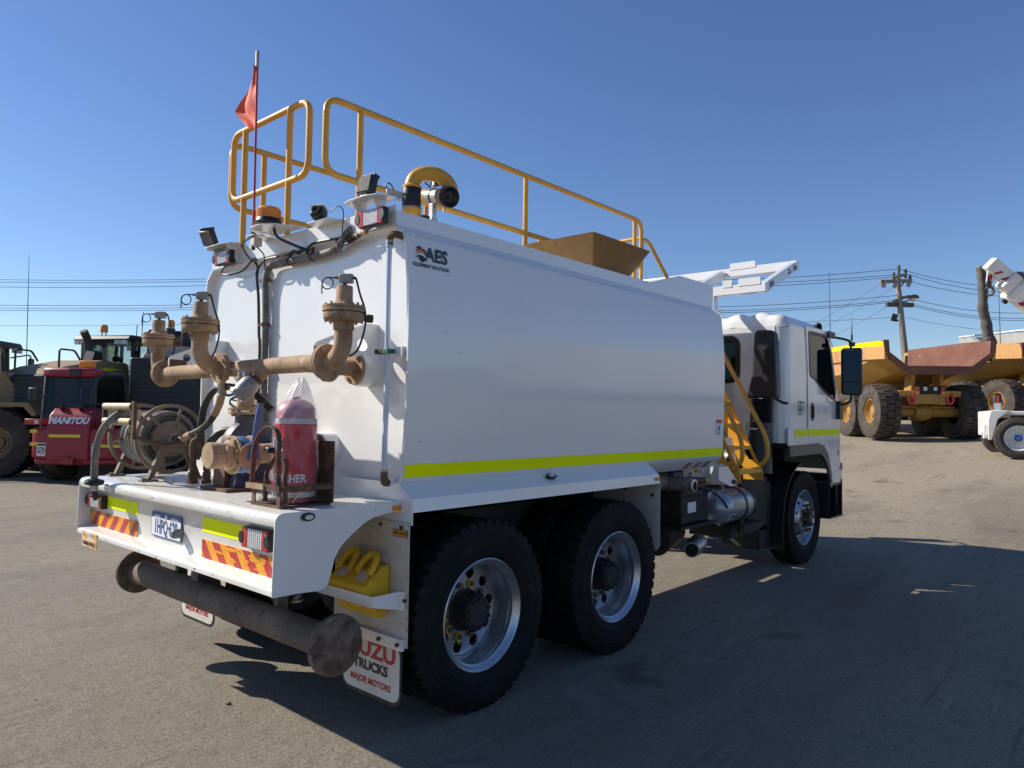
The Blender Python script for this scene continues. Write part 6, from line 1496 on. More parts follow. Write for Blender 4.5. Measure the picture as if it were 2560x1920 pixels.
# ---------------------------------------------------------------- articulated dump truck (origin: ground between the rearmost wheels)
TY_D = big_tyre(0.935, 0.75, 0.40, 24, 0.055, 'tyre'); RI_D = big_rim(0.40, 0.75, 0.35)
def dump_truck(label, loc, rz, side_mat, tape=True):
    r = thing('dump_truck', label, 'dump truck', loc, rz, 'articulated dump trucks in the yard')
    for x in (0.0, 1.97, 6.3):
        put_big(r, (x, -1.36, 0.93), False, RI_D, TY_D, CATY, RUBD); put_big(r, (x, 1.36, 0.93), True, RI_D, TY_D, CATY, RUBD)
    ax = MB()
    for x in (0.0, 1.97, 6.3):
        ax.cyl((x, -1.3, 0.93), (x, 1.3, 0.93), 0.17, n=16); ax.lathe([(0.0, -0.35), (0.26, -0.25), (0.34, 0), (0.26, 0.25), (0, 0.35)], (x, 0, 0.93), (0, 1, 0), 18, False)
        ax.cyl((x-0.16, -1.0, 1.08), (x-0.16, 0.7, 1.10), 0.045, n=10)
    ax.builds('axle', CATY, r)
    f = MB(); f.bb((-0.55, -0.55, 1.15), (4.3, -0.35, 1.60)); f.bb((-0.55, 0.35, 1.15), (4.3, 0.55, 1.60)); f.bb((-0.60, -0.62, 1.18), (-0.5, 0.62, 1.62)); f.bb((3.4, -0.5, 1.0), (7.6, 0.5, 1.5))
    f.bb((-0.62, -1.0, 1.42), (-0.45, 1.0, 1.62)); f.build('rear_frame', CATY, r, bevel=0.02)
    hg = MB()
    for y in (-0.45, 0.45): hg.prism([(-0.35, y-0.05, 1.3), (0.1, y-0.05, 1.5), (0.0, y-0.05, 2.3), (-0.5, y-0.05, 2.15), (-0.42, y-0.05, 1.75)], (0, 0.10, 0))
    hg.builds('body_hinge', CATY, r)
    tl = MB(); tl.bb((-0.64, -0.46, 1.50), (-0.60, 0.46, 1.78)); tl = tl.build('lamp_board', MATB, r)
    for y, mt in ((-0.40, REDL), (0.40, REDL), (-0.16, LENS), (0.16, LENS)):
        MB().bb((-0.655, y-0.055, 1.62), (-0.64, y+0.055, 1.74)).build('lamp', mt, tl)
        if abs(y) > 0.3: MB().bb((-0.655, y-0.055, 1.50), (-0.64, y+0.055, 1.60)).build('lamp', AMB, tl)
    hk = MB()
    for y in (0.62, -0.62): hk.tube([Vector((-0.66, y, 1.35))+Vector((0, 0.10*math.cos(t_), 0.16*math.sin(t_))) for t_ in [PI*0.6+PI*1.5*i/14 for i in range(15)]], 0.045, 8)
    hk.builds('tow_hook', M('hook_red', (0.5, 0.05, 0.05), 0.5), r)
    # body: open at the rear, hexagonal section
    # left wall, floor and right wall as sections along x
    def sect(x, zf, zt_, wf, ww): return [(wf, zf), (ww, zf+0.50), (ww+0.03, zt_)]
    S = [(-1.25, 2.32, 3.22, 1.05, 1.62), (0.2, 2.10, 3.30, 1.05, 1.66), (2.2, 1.80, 3.36, 1.05, 1.68), (4.3, 1.75, 3.42, 1.05, 1.68)]
    def shell(off, flip):
        vs = []; fs = []
        for (x, zf, zt_, wf, ww) in S:
            P = [(-(ww+0.03)+off, zt_), (-ww+off, zf+0.5), (-wf+off*0.6, zf+off), (wf-off*0.6, zf+off), (ww-off, zf+0.5), (ww+0.03-off, zt_)]
            vs += [(x, y, z) for y, z in P]
        for i in range(len(S)-1):
            for j in range(5): fs.append((i*6+j, i*6+j+1, (i+1)*6+j+1, (i+1)*6+j))
        return vs, fs
    o_v, o_f = shell(0, 0); i_v, i_f = shell(0.07, 1)
    # outside: floor/chamfers yellow, inside rusted
    m = MB().add(o_v, [f_ for k, f_ in enumerate(o_f) if k % 5 in (1, 2, 3)]); body = m.build('dump_body', CATY, r)
    MB().add(o_v, [f_ for k, f_ in enumerate(o_f) if k % 5 in (0, 4)]).build('side_wall', side_mat, body)
    m = MB().add(i_v, i_f); nn = 6
    m.add(o_v[:6]+i_v[:6], [(j, j+1, 7+j, 6+j) for j in range(5)])
    for side_ in (0, 5):
        m.add([o_v[i*6+side_] for i in range(4)]+[i_v[i*6+side_] for i in range(4)], [(i, i+1, 5+i, 4+i) for i in range(3)])
    m.build('body_lining', BEDR, body)
    # heavy lip along the tail edge
    lp = MB()
    x, zf, zt_, wf, ww = S[0]
    P = [(-(ww+0.03), zt_), (-ww, zf+0.5), (-wf, zf), (wf, zf), (ww, zf+0.5), (ww+0.03, zt_)]
    for (y0_, z0), (y1_, z1) in zip(P, P[1:]):
        d = Vector((0, y1_-y0_, z1-z0)).normalized(); nrm_ = Vector((0, d.z, -d.y))
        a = Vector((x, y0_, z0)); b = Vector((x, y1_, z1)); k = 0.20 if abs(d.z) < 0.2 else 0.10
        lp.add([a+Vector((-0.02, 0, 0)), b+Vector((-0.02, 0, 0)), b+nrm_*k+Vector((-0.02, 0, 0)), a+nrm_*k+Vector((-0.02, 0, 0)), a+Vector((0.28, 0, 0)), b+Vector((0.28, 0, 0)), b+nrm_*k*0.6+Vector((0.28, 0, 0)), a+nrm_*k*0.6+Vector((0.28, 0, 0))],
               [(0, 1, 2, 3), (7, 6, 5, 4), (0, 4, 5, 1), (2, 6, 7, 3), (0, 3, 7, 4), (1, 5, 6, 2)])
    lp.build('tail_lip', BEDR, body)
    rb = MB()
    for s in (-1, 1):
        rb.add([(S[i][0], s*(S[i][4]+0.03), S[i][2]) for i in range(4)]+[(S[i][0], s*(S[i][4]+0.11), S[i][2]-0.05) for i in range(4)]+[(S[i][0], s*(S[i][4]+0.10), S[i][2]-0.62) for i in range(4)]+[(S[i][0], s*(S[i][4]+0.0), S[i][2]-0.66) for i in range(4)],
               [(a*4+i, a*4+i+1, a*4+5+i, a*4+4+i) for a in range(3) for i in range(3)]+[(0, 4, 8, 12), (3, 7, 11, 15)])
    rb.build('side_rib', side_mat, body)
    if tape:
        for s in (-1, 1):
            MB().add([(S[i][0]+(0.1 if i == 0 else 0), s*(S[i][4]+0.118), S[i][2]-0.045) for i in range(4)]+[(S[i][0]+(0.1 if i == 0 else 0), s*(S[i][4]+0.116), S[i][2]-0.19) for i in range(4)], [(i, i+1, 5+i, 4+i) for i in range(3)]).build('reflective_tape', TAPE, body)
    text('lettering', '740', 0.42, (1.55, 1.785+0.012, 3.0), (-1, 0, 0), (0, 0, 1), WHT, body, bold=0.012)
    text('lettering', 'B', 0.22, (1.05, 1.785+0.012, 3.08), (-1, 0, 0), (0, 0, 1), WHT, body)
    ry = MB()
    for y in (-0.75, 0.75): ry.cyl((2.9, y, 1.3), (1.3, y, 2.0), 0.10, n=12)
    ry.builds('hoist_ram', GALV, r)
    # tractor: cab, bonnet
    MB().bb((4.6, -1.0, 1.5), (6.2, 1.0, 2.0)).bb((6.0, -1.2, 1.2), (8.4, 1.2, 2.25)).build('tractor_body', CATY, r, bevel=0.08)
    cbn = MB().prism([(4.9, -0.75, 2.0), (6.5, -0.75, 2.0), (6.35, -0.75, 3.45), (5.0, -0.75, 3.45)], (0, 1.5, 0)).build('cab', CATY, r, bevel=0.05)
    MB().prism([(5.05, -0.77, 2.35), (6.32, -0.77, 2.35), (6.22, -0.77, 3.3), (5.1, -0.77, 3.3)], (0, 1.54, 0)).build('window', GLASD, cbn)
    for y in (-1.25, 1.25): MB().prism([(5.2, y-0.45, 2.0), (5.5, y-0.45, 2.05), (7.3, y-0.45, 2.05), (7.6, y-0.45, 1.4), (7.45, y-0.45, 1.4), (7.2, y-0.45, 1.95), (5.5, y-0.45, 1.95)], (0, 0.9, 0)).build('mudguard', CATY, r)
    return r
DZ = math.radians(38)
dl = at(2302, 1099, 24.3); dl.z = gz(dl.x)
D1 = dump_truck('yellow articulated dump truck with brown open tail and lime tape on its side wall', dl, DZ, WORN)
dl2 = at(2580, 1086, 29.5); dl2.z = gz(dl2.x)
D2 = dump_truck('orange worn dump truck body behind the white crane', dl2, math.radians(52), WORN, False)

# ---------------------------------------------------------------- wheel loaders (origin: ground at the articulation joint, x forward)
TY_L = big_tyre(0.80, 0.62, 0.36, 22, 0.05, 'tyre'); RI_L = big_rim(0.36, 0.62, 0.3)
def wheel_loader(label, loc, rz, paint, hood_paint, name_side=None, group='wheel loaders parked behind the truck', win_text=None, front=True, sc=1.0, hood_z=2.75, roof_z=3.52):
    r = thing('wheel_loader', label, 'wheel loader', loc, rz, group); r.scale = (sc, sc, sc)
    for x in (-1.65, 1.65):
        put_big(r, (x, -1.08, 0.79), False, RI_L, TY_L, LOADY, RUBD); put_big(r, (x, 1.08, 0.79), True, RI_L, TY_L, LOADY, RUBD)
    MB().cyl((-1.65, -1, 0.79), (-1.65, 1, 0.79), 0.16).cyl((1.65, -1, 0.79), (1.65, 1, 0.79), 0.16).bb((-3.0, -0.45, 0.75), (-0.2, 0.45, 1.35)).bb((0.1, -0.4, 0.75), (2.3, 0.4, 1.5)).build('chassis', DKG, r, bevel=0.04)
    # engine hood with black grille end
    hz_ = hood_z
    hp_ = [(-0.75, 1.35), (-0.75, hz_), (-1.6, hz_+0.02), (-2.75, hz_-0.22), (-3.28, hz_-0.42), (-3.36, 1.35)]
    h = MB(); nH = len(hp_)
    wv = [1.0, 0.78, 0.76, 0.74, 0.78, 1.0]
    h.add([(x, -w_, z) for (x, z), w_ in zip(hp_, wv)]+[(x, w_, z) for (x, z), w_ in zip(hp_, wv)], [(i, (i+1) % nH, nH+(i+1) % nH, nH+i) for i in range(nH)]+[tuple(range(nH)), tuple(range(nH, 2*nH))])
    hd = h.build('engine_hood', hood_paint, r, bevel=0.07)
    MB().bb((-3.46, -1.0, 0.95), (-3.30, 1.0, hz_-0.45)).bb((-3.40, -1.12, 0.8), (-2.9, 1.12, 1.3)).build('radiator_grille', NAVY, hd, bevel=0.06)
    gl = MB()
    for i in range(9): gl.bb((-3.48, -0.8, 1.4+0.11*i), (-3.455, 0.8, 1.43+0.11*i))
    gl.builds('grille_slat', DKG, hd)
    for s in (-1, 1):
        MB().bb((-2.6, s*0.985, 1.45), (-1.0, s*0.995, hz_-0.75)).build('side_grille', DKG, hd)
        MB().box((-1.2, s*0.80, hz_-0.22), (0.9, 0.012, 0.07)).build('reflective_tape', TAPE, hd)
        MB().bb((-3.44, s*0.72, 1.55), (-3.47, s*0.90, 1.72)).build('tail_lamp', REDL, hd)
    # exhaust stack with bent tip
    MB().tube(fillet([(-1.45, -0.10, hz_-0.1), (-1.45, -0.10, hz_+0.55), (-1.62, -0.10, hz_+0.80)], 0.18, 6), 0.10, 14).build('exhaust_stack', DKG, r)
    MB().prism([(-1.65, -0.42, hz_-0.02), (-1.25, -0.42, hz_-0.02), (-1.33, -0.42, hz_+0.28), (-1.55, -0.42, hz_+0.28)], (0, 0.28, 0)).cyl((-1.1, 0.3, hz_), (-1.1, 0.3, hz_+0.55), 0.12, n=16).builds('intake_stack', DKG, r)
    # cab: frame posts, roof, glass
    zb0 = 1.75; zt_ = roof_z; hw = 0.80
    cb = MB(); corners = [(-0.62, 1), (-0.62, -1), (0.72, 1), (0.72, -1)]
    for x, s in corners:
        xt_ = x*0.96
        cb.tube([(x, s*hw, zb0), (xt_, s*hw*0.94, zt_-0.1)], 0.055, 6)
    for s in (-1, 1): cb.tube([(0.05, s*hw, zb0), (0.05, s*hw*0.94, zt_-0.1)], 0.045, 6)
    cb.bb((-0.70, -0.86, 1.30), (0.80, 0.86, zb0+0.15))
    cab_ = cb.build('cab', DKG, r)
    MB().prism([(-0.95, -0.92, zt_-0.12), (1.02, -0.92, zt_-0.12), (0.95, -0.92, zt_+0.02), (-0.85, -0.92, zt_+0.02)], (0, 1.84, 0)).build('roof', DKG, r, bevel=0.04)
    pn = MB()
    for s in (-1, 1): pn.add([(-0.60, s*hw*0.985, zb0+0.1), (0.70, s*hw*0.985, zb0+0.1), (0.68, s*hw*0.94, zt_-0.12), (-0.58, s*hw*0.94, zt_-0.12)], [(0, 1, 2, 3)])
    pn.build('side_window', GLASS, cab_)
    MB().add([(-0.62, -hw, zb0+0.35), (-0.62, hw, zb0+0.35), (-0.595, hw*0.94, zt_-0.12), (-0.595, -hw*0.94, zt_-0.12)], [(0, 1, 2, 3)]).build('rear_window', GLASS, cab_)
    MB().add([(0.72, -hw, zb0+0.1), (0.72, hw, zb0+0.1), (0.69, hw*0.94, zt_-0.12), (0.69, -hw*0.94, zt_-0.12)], [(0, 1, 2, 3)]).build('windscreen', GLASS, cab_)
    MB().bb((-0.35, -0.28, 1.75), (0.15, 0.28, 2.2)).box((-0.30, 0, 2.55), (0.14, 0.5, 0.7), Matrix.Rotation(-0.1, 3, 'Y')).bb((-0.36, -0.15, 2.92), (-0.26, 0.15, 3.08)).build('seat', CLOTH, r, bevel=0.05)
    wl = MB()
    for y in (-0.75, -0.55, 0.55, 0.75): wl.bb((-0.97, y-0.07, zt_-0.24), (-0.88, y+0.07, zt_-0.13)); wl.bb((0.95, y-0.07, zt_-0.24), (1.03, y+0.07, zt_-0.13))
    wl.builds('work_lamp', LENS, r)
    bcn = MB().cyl((-0.45, 0.28, zt_+0.02), (-0.45, 0.28, zt_+0.16), 0.018, n=6).cyl((-0.45, 0.41, zt_+0.02), (-0.45, 0.41, zt_+0.16), 0.018, n=6).build('beacon_stalk', GALV, r)
    MB().lathe([(0.0, 0.0), (0.10, 0.0), (0.10, 0.14), (0.07, 0.21), (0.0, 0.22)], (-0.45, 0.345, zt_+0.15), (0, 0, 1), 18, False).build('beacon', AMB, bcn)
    MB().cyl((-0.1, -0.6, zt_), (-0.1, -0.62, zt_+0.75), 0.012, n=6).cyl((0.5, 0.1, zt_), (0.52, 0.1, zt_+0.48), 0.012, n=6).build('antenna', DKG, r)
    # mirrors on arms
    for s in (-1, 1):
        tubes('mirror_arm', [[(0.75, s*0.82, zt_-0.35), (0.95, s*1.2, zt_-0.25), (0.95, s*1.38, zt_-0.25), (0.95, s*1.38, zt_-0.8), (0.75, s*0.85, zt_-0.95)]], 0.02, DKG, r, 6)
        MB().box((0.95, s*1.40, zt_-0.55), (0.08, 0.24, 0.46)).build('mirror', DKG, r, bevel=0.04)
    # rails and ladder on both sides, hood rail
    for s in (-1, 1):
        tubes('hand_rail', [[(-0.75, s*1.05, 1.5), (-0.75, s*1.05, 2.75), (0.2, s*1.05, 2.75), (0.2, s*1.05, 1.5)], [(0.35, s*1.0, 2.75), (0.75, s*1.15, 1.2)], [(-0.75, s*1.05, 2.2), (0.2, s*1.05, 2.2)], [(-2.9, s*0.66, hz_-0.3), (-2.9, s*0.66, hz_+0.20), (-2.45, s*0.66, hz_+0.20), (-2.25, s*0.66, hz_-0.05)]], 0.025, DKG, r, 6)
        MB().prism([(-2.55, s*0.78, 1.55), (-2.35, s*0.78, 1.72), (-1.0, s*0.78, 1.72), (-0.75, s*0.78, 1.45), (-0.80, s*0.78, 1.38), (-1.05, s*0.78, 1.62), (-2.3, s*0.78, 1.62), (-2.5, s*0.78, 1.48)], (0, s*0.62, 0)).build('mudguard', hood_paint, r)
        MB().prism([(0.75, s*0.78, 1.45), (0.95, s*0.78, 1.72), (2.35, s*0.78, 1.72), (2.55, s*0.78, 1.45), (2.45, s*0.78, 1.40), (2.25, s*0.78, 1.62), (1.05, s*0.78, 1.62), (0.85, s*0.78, 1.40)], (0, s*0.62, 0)).build('mudguard', paint, r)
    # front frame, lift arms, bucket
    MB().prism([(0.75, -0.55, 1.3), (0.75, -0.55, 2.25), (1.35, -0.55, 2.45), (1.75, -0.55, 1.9), (2.3, -0.55, 1.2)], (0, 0.16, 0)).prism([(0.75, 0.39, 1.3), (0.75, 0.39, 2.25), (1.35, 0.39, 2.45), (1.75, 0.39, 1.9), (2.3, 0.39, 1.2)], (0, 0.16, 0)).build('loader_tower', paint, r)
    am = MB()
    for y in (-0.50, 0.42): am.prism([(1.1, y, 2.35), (1.45, y, 2.45), (2.3, y, 2.05), (3.4, y, 0.75), (3.45, y, 0.45), (3.2, y, 0.45), (2.1, y, 1.55), (1.2, y, 2.05)], (0, 0.10, 0))
    am.cyl((2.5, -0.45, 1.4), (2.5, 0.45, 1.4), 0.14); am.build('lift_arm', paint, r, bevel=0.02)
    MB().cyl((1.3, 0.0, 2.0), (2.3, 0.0, 2.15), 0.10, n=14).cyl((2.3, 0, 2.15), (3.1, 0, 1.5), 0.055, n=12).build('bucket_ram', GALV, r)
    bk = MB(); pr_ = [(3.35, 0.95), (3.30, 0.45), (3.42, 0.15), (3.75, 0.05), (4.75, 0.05), (4.75, 0.09), (3.8, 0.12), (3.5, 0.22), (3.40, 0.48), (3.44, 0.93), (3.75, 1.28), (3.70, 1.30)]
    nB = len(pr_); bk.add([(x, -1.35, z) for x, z in pr_]+[(x, 1.35, z) for x, z in pr_], [(i, (i+1) % nB, nB+(i+1) % nB, nB+i) for i in range(nB)]+[tuple(range(nB)), tuple(range(nB, 2*nB))])
    for y in (-1.36, 1.33): bk.prism([(3.35, y, 0.95), (3.30, y, 0.45), (3.42, y, 0.15), (3.75, y, 0.05), (4.75, y, 0.05), (3.75, y, 1.30)], (0, 0.03, 0))
    bk.build('bucket', GREYM, r)
    if win_text:
        for k, (tx, size, z) in enumerate(win_text): text('lettering', tx, size, (0.712, 0, z), (0, 1, 0), (0, 0, 1), WHT, r, bold=0.006)
    return r
# sand-yellow loader seen over the telehandler
L1p = at(308, 1050, 20.6); L1p.z = 0
wheel_loader('sand yellow wheel loader with bent exhaust stack and amber beacon behind the red telehandler', (L1p.x, L1p.y, 0), math.radians(28), LOADY, LOADY, hood_z=2.85, roof_z=3.60)
# loader at the left edge, front turned to the yard
L2p = at(-112, 1050, 17.6)
wheel_loader('charcoal cabbed wheel loader with lettered windscreen and yellow lift arms left of the telehandler', (L2p.x, L2p.y, 0), math.radians(-42), LOADY, DKG, win_text=[('HITACHI', 0.26, 3.02), ('ZW180', 0.15, 2.82)], roof_z=3.22, hood_z=2.4)
# loader with black radiator end, seen through the gap beside the tank
L3p = at(455, 1050, 21.5)
wheel_loader('wheel loader with big black radiator end facing the hose reel', (L3p.x, L3p.y, 0), math.radians(62), LOADY, DKG, hood_z=3.35, roof_z=3.85)

# ---------------------------------------------------------------- red telehandler (origin: ground under its rear face, x forward)
mp = at(193, 1209, 15.4)
MN = thing('telehandler', 'red telehandler with white lettering and yellow stripes on its rear hood', 'telehandler', (mp.x, mp.y, 0), math.radians(43))
m = MB()
# counterweight body, rounded in plan
pl = [(0.32, 1.14), (0.06, 1.02), (0.0, 0.85), (0.0, -0.85), (0.06, -1.02), (0.32, -1.14), (3.4, -1.14), (3.4, 1.14)]
m.prism([(x, y, 0.52) for x, y in pl], (0, 0, 0.66))
hb_ = m.build('counterweight', MRED, MN, bevel=0.06, seg=3)
MB().prism([(x+0.05, y*0.97, 0.40) for x, y in pl], (0, 0, 0.13)).build('lower_bumper', MRED, MN, bevel=0.04)
hood = MB(); y0_, y1_ = -0.22, 0.66
pr_ = [(-0.06, 0.50), (-0.06, 1.18), (0.02, 1.46), (0.20, 1.60), (1.2, 1.62), (1.2, 0.5)]
nn = len(pr_)
hood.add([(x, y0_, z) for x, z in pr_]+[(x, y1_, z) for x, z in pr_], [(i, (i+1) % nn, nn+(i+1) % nn, nn+i) for i in range(nn)]+[tuple(range(nn)), tuple(range(nn, 2*nn))])
hood.build('rear_hood', MRED, MN, bevel=0.04, seg=3)
v_ = Vector((0.08, 0, 0.28)).normalized()
text('lettering', 'MANITOU', 0.195, (-0.026, 0.22, 1.335), (0, -1, 0), v_, WHT, MN, bold=0.010, shear=0.25, xs=0.92)
MB().bb((-0.068, -0.06, 0.985), (-0.062, 0.60, 1.045)).build('yellow_stripe', M('stripe_yellow', (0.82, 0.68, 0.02), 0.45), MN)
SY_ = bpy.data.materials['stripe_yellow']
MB().bb((0.01, 0.88, 1.07), (-0.01, 1.03, 1.14)).bb((0.02, 0.86, 0.80), (-0.012, 1.02, 0.865)).bb((-0.006, -0.45, 0.78), (-0.012, -0.95, 0.84)).build('yellow_stripe', SY_, MN)
MB().bb((0.4, -1.142, 0.80), (1.2, -1.148, 0.86)).bb((0.4, -1.142, 1.06), (1.2, -1.148, 1.12)).build('yellow_stripe', SY_, MN)
for y in (0.78, -0.36):
    s_ = MB().bb((-0.004, y-0.09, 0.58), (-0.010, y+0.09, 0.86)).build('warning_sign', WHT, MN)
    MB().lathe([(0.055, 0), (0.072, 0), (0.072, 0.004), (0.055, 0.004)], (-0.011, y, 0.70), (-1, 0, 0), 24, False).bb((-0.011, y-0.08, 0.80), (-0.0125, y+0.08, 0.84)).box((-0.0125, y, 0.70), (0.002, 0.016, 0.12), Matrix.Rotation(0.7, 3, 'X')).build('sign_mark', BLKT, s_)
for y in (0.95, -0.95):
    lm = MB().bb((-0.02, y-0.20, 1.24), (0.14, y+0.20, 1.37)).build('tail_lamp', MRED, MN, bevel=0.02)
    MB().bb((-0.03, y-0.16, 1.26), (-0.015, y+0.16, 1.35)).build('lens', REDL, lm); MB().bb((-0.034, y-0.1, 1.265), (-0.02, y-0.02, 1.345)).build('lens', LENS, lm)
MB().bb((-0.04, 0.05, 0.42), (-0.12, 0.32, 0.55)).cyl((-0.10, 0.18, 0.40), (-0.10, 0.18, 0.58), 0.03).build('tow_pin', MRED, MN)
# cab on the left
cabm = MB(); 
cx0, cx1, cy0, cy1, cz0, cz1 = 0.52, 2.0, 0.06, 1.10, 1.12, 2.45
for x, y in ((cx0, cy0), (cx0, cy1), (cx1+0.25, cy0), (cx1+0.25, cy1)): cabm.tube([(x, y, cz0), (x+(0.10 if x < 1.5 else -0.35), y, cz1-0.18), (x+(0.18 if x < 1.5 else -0.45), y, cz1-0.05)], 0.05, 8)
cabm.tube(fillet([(cx0+0.1, cy0, cz0+0.3), (cx0+0.12, cy0, cz1-0.12), (cx1-0.1, cy0, cz1-0.05), (cx1+0.25, cy0, cz0+0.3)], 0.3, 6), 0.055, 8)
cabm.bb((cx0, cy0, 0.9), (cx1+0.3, cy1, cz0+0.35))
cabm = cabm.build('cab', DKG, MN)
rfp = [(cx0-0.02, cy0-0.06), (cx0-0.08, cy0+0.25), (cx0-0.08, cy1-0.2), (cx0+0.02, cy1+0.06), (cx0+0.55, cy1+0.04), (cx0+0.45, cy0-0.04)]
MB().bb((cx0+0.45, cy0-0.02, cz1-0.10), (cx1-0.1, cy1, cz1+0.0)).build('roof_rear', DKG, MN, bevel=0.05)
MB().prism([(x, y, cz1-0.15) for x, y in rfp], (0.02, 0, 0.20)).build('roof', MRED, MN, bevel=0.06, seg=3)
MB().bb((cx0-0.10, 0.26, cz1-0.13), (cx0-0.05, 0.50, cz1+0.03)).build('roof_vent', DKG, MN)
MB().add([(cx0+0.02, cy0+0.05, cz0+0.35), (cx0+0.02, cy1-0.05, cz0+0.35), (cx0+0.10, cy1-0.05, cz1-0.16), (cx0+0.10, cy0+0.05, cz1-0.16)], [(0, 1, 2, 3)]).build('rear_window', GLASD, cabm)
MB().add([(cx0+0.15, cy0-0.01, cz0+0.35), (cx1+0.2, cy0-0.01, cz0+0.35), (cx1-0.1, cy0-0.01, cz1-0.12), (cx0+0.2, cy0-0.01, cz1-0.12)], [(0, 1, 2, 3)]).build('side_window', GLASD, cabm)
MB().bb((1.25, 0.28, 1.2), (1.75, 0.75, 1.55)).box((1.3, 0.5, 1.8), (0.12, 0.46, 0.6)).build('seat', CLOTH, MN, bevel=0.05)
MB().tube([Vector((2.1, 0.5, 1.75))+Vector((0.05*math.sin(t_), 0.20*math.cos(t_), 0.17*math.sin(t_))) for t_ in [2*PI*i/20 for i in range(21)]], 0.015, 6, False).build('steering_wheel', DKG, MN)
bq = MB().cyl((cx0+0.25, 0.30, cz1+0.03), (cx0+0.25, 0.30, cz1+0.06), 0.09).build('beacon_base', DKG, MN)
MB().bb((cx0+0.15, 0.16, cz1+0.06), (cx0+0.35, 0.44, cz1+0.22)).build('beacon', AMB, bq, bevel=0.02)
# boom and engine pod on the right, hoses on the rear
MB().box((3.2, -0.32, 1.25), (4.4, 0.34, 0.40), Matrix.Rotation(0.06, 3, 'Y')).build('boom', MRED, MN, bevel=0.03)
MB().prism([(0.9, -1.12, 1.1), (3.2, -1.12, 1.1), (3.0, -1.12, 1.42), (1.3, -1.12, 1.52), (0.95, -1.12, 1.40)], (0, 0.55, 0)).build('engine_cover', MRED, MN, bevel=0.08, seg=3)
MB().lathe([(0.0, 0), (0.13, 0), (0.15, 0.05), (0.15, 0.12), (0.12, 0.14), (0, 0.14)], (1.6, -0.85, 1.50), (0, 0, 1), 20, False).cyl((2.0, -0.85, 1.5), (2.6, -0.85, 1.5), 0.09).tube(fillet([(2.7, -0.9, 1.45), (2.7, -0.9, 1.62), (2.9, -0.9, 1.65), (2.9, -0.9, 1.9)], 0.06), 0.04, 8).build('engine_fitting', DKG, MN)
MB().tube(smooth_path([(0.3, -0.30, 1.55), (0.42, -0.4, 1.68), (0.45, -0.2, 1.70), (0.40, 0.1, 1.67), (0.4, 0.3, 1.64)]), 0.025, 6).tube(smooth_path([(0.1, -0.26, 1.2), (0.05, -0.30, 1.4), (0.2, -0.32, 1.58), (0.5, -0.3, 1.6)]), 0.022, 6).build('hydraulic_hose', CABLE, MN)
MB().bb((0.12, 0.05, 1.60), (0.26, 0.15, 1.68)).bb((0.12, 0.45, 1.60), (0.26, 0.55, 1.68)).build('hood_latch', DKG, MN)
tubes('mirror_arm', [[(0.95, 1.0, 1.95), (0.75, 1.22, 1.98), (0.55, 1.28, 1.95)]], 0.02, DKG, MN, 6)
MB().box((0.5, 1.30, 1.90), (0.06, 0.22, 0.30)).build('mirror', DKG, MN, bevel=0.03)
TY_M = big_tyre(0.62, 0.45, 0.30, 18, 0.05, 'tyre'); RI_M = big_rim(0.30, 0.45, 0.2)
for x in (0.95, 3.75):
    put_big(MN, (x, -0.90, 0.61), False, RI_M, TY_M, MRED, RUBD); put_big(MN, (x, 0.90, 0.61), True, RI_M, TY_M, MRED, RUBD)
MB().bb((0.5, -0.5, 0.35), (4.2, 0.5, 0.85)).cyl((0.95, -0.9, 0.61), (0.95, 0.9, 0.61), 0.11).cyl((3.75, -0.9, 0.61), (3.75, 0.9, 0.61), 0.11).build('chassis', DKG, MN)
# ---------------------------------------------------------------- white pick-and-carry crane at the right edge
CWH = M('crane_white', (0.78, 0.77, 0.75), 0.4, coat=0.3, col2=(0.70, 0.68, 0.64), scale=3)
CRD = M('crane_red', (0.36, 0.02, 0.05), 0.45)
kp = at(2541, 1141, 18.4); kp.z = gz(kp.x)
CR_ = thing('mobile_crane', 'white mobile crane with red chevrons on its raised boom', 'crane', kp, math.radians(12+62))
# local frame: origin under the near wheel; x points along the crane (to the right in the picture is -x side), built so that the visible end is the carrier corner
view_r = Vector((math.sin(0.20), -math.cos(0.20), 0))
Rc = Matrix.Rotation(-(math.radians(74)), 3, 'Z')
def K(p):           # world point -> crane local
    return Rc @ (Vector(p)-kp)
def W_(px, py, D): return K(at(px, py, D))
TY_C = big_tyre(0.52, 0.38, 0.31, 30, 0.03, 'tyre'); RI_C = big_rim(0.31, 0.38, 0.15)
# wheel axle points at the camera: carrier seen side on, its long axis runs to the right of the picture
CR_.rotation_euler = (0, 0, 0)
yaw_c = math.radians(-74)      # carrier forward direction in world (to the right in the picture)
fwd_c = Vector((math.cos(yaw_c), math.sin(yaw_c), 0)); CR_.rotation_euler = (0, 0, yaw_c)
Rc = Matrix.Rotation(-yaw_c, 3, 'Z')
w1 = put_big(CR_, (0.0, -0.20, 0.515), False, RI_C, TY_C, CWH, RUBD)
w2 = put_big(CR_, (0.0, 1.75, 0.515), True, RI_C, TY_C, CWH, RUBD)
w3 = put_big(CR_, (3.2, -0.20, 0.515), False, RI_C, TY_C, CWH, RUBD); w4 = put_big(CR_, (3.2, 1.75, 0.515), True, RI_C, TY_C, CWH, RUBD)
hbm = MB().lathe([(0.0, -0.30), (0.09, -0.28), (0.10, -0.2), (0.10, 0.0)], (0, -0.05, 0.515), (0, 1, 0), 14, False).build('hub', M('hub_blue', (0.04, 0.10, 0.36), 0.5), CR_)
ca = MB()
ca.bb((-0.60, -0.10, 0.55), (-0.50, 1.7, 1.20)); ca.bb((-0.50, -0.10, 1.10), (4.2, 1.7, 1.20)); ca.bb((0.6, 0.0, 0.55), (2.6, 1.6, 1.12))
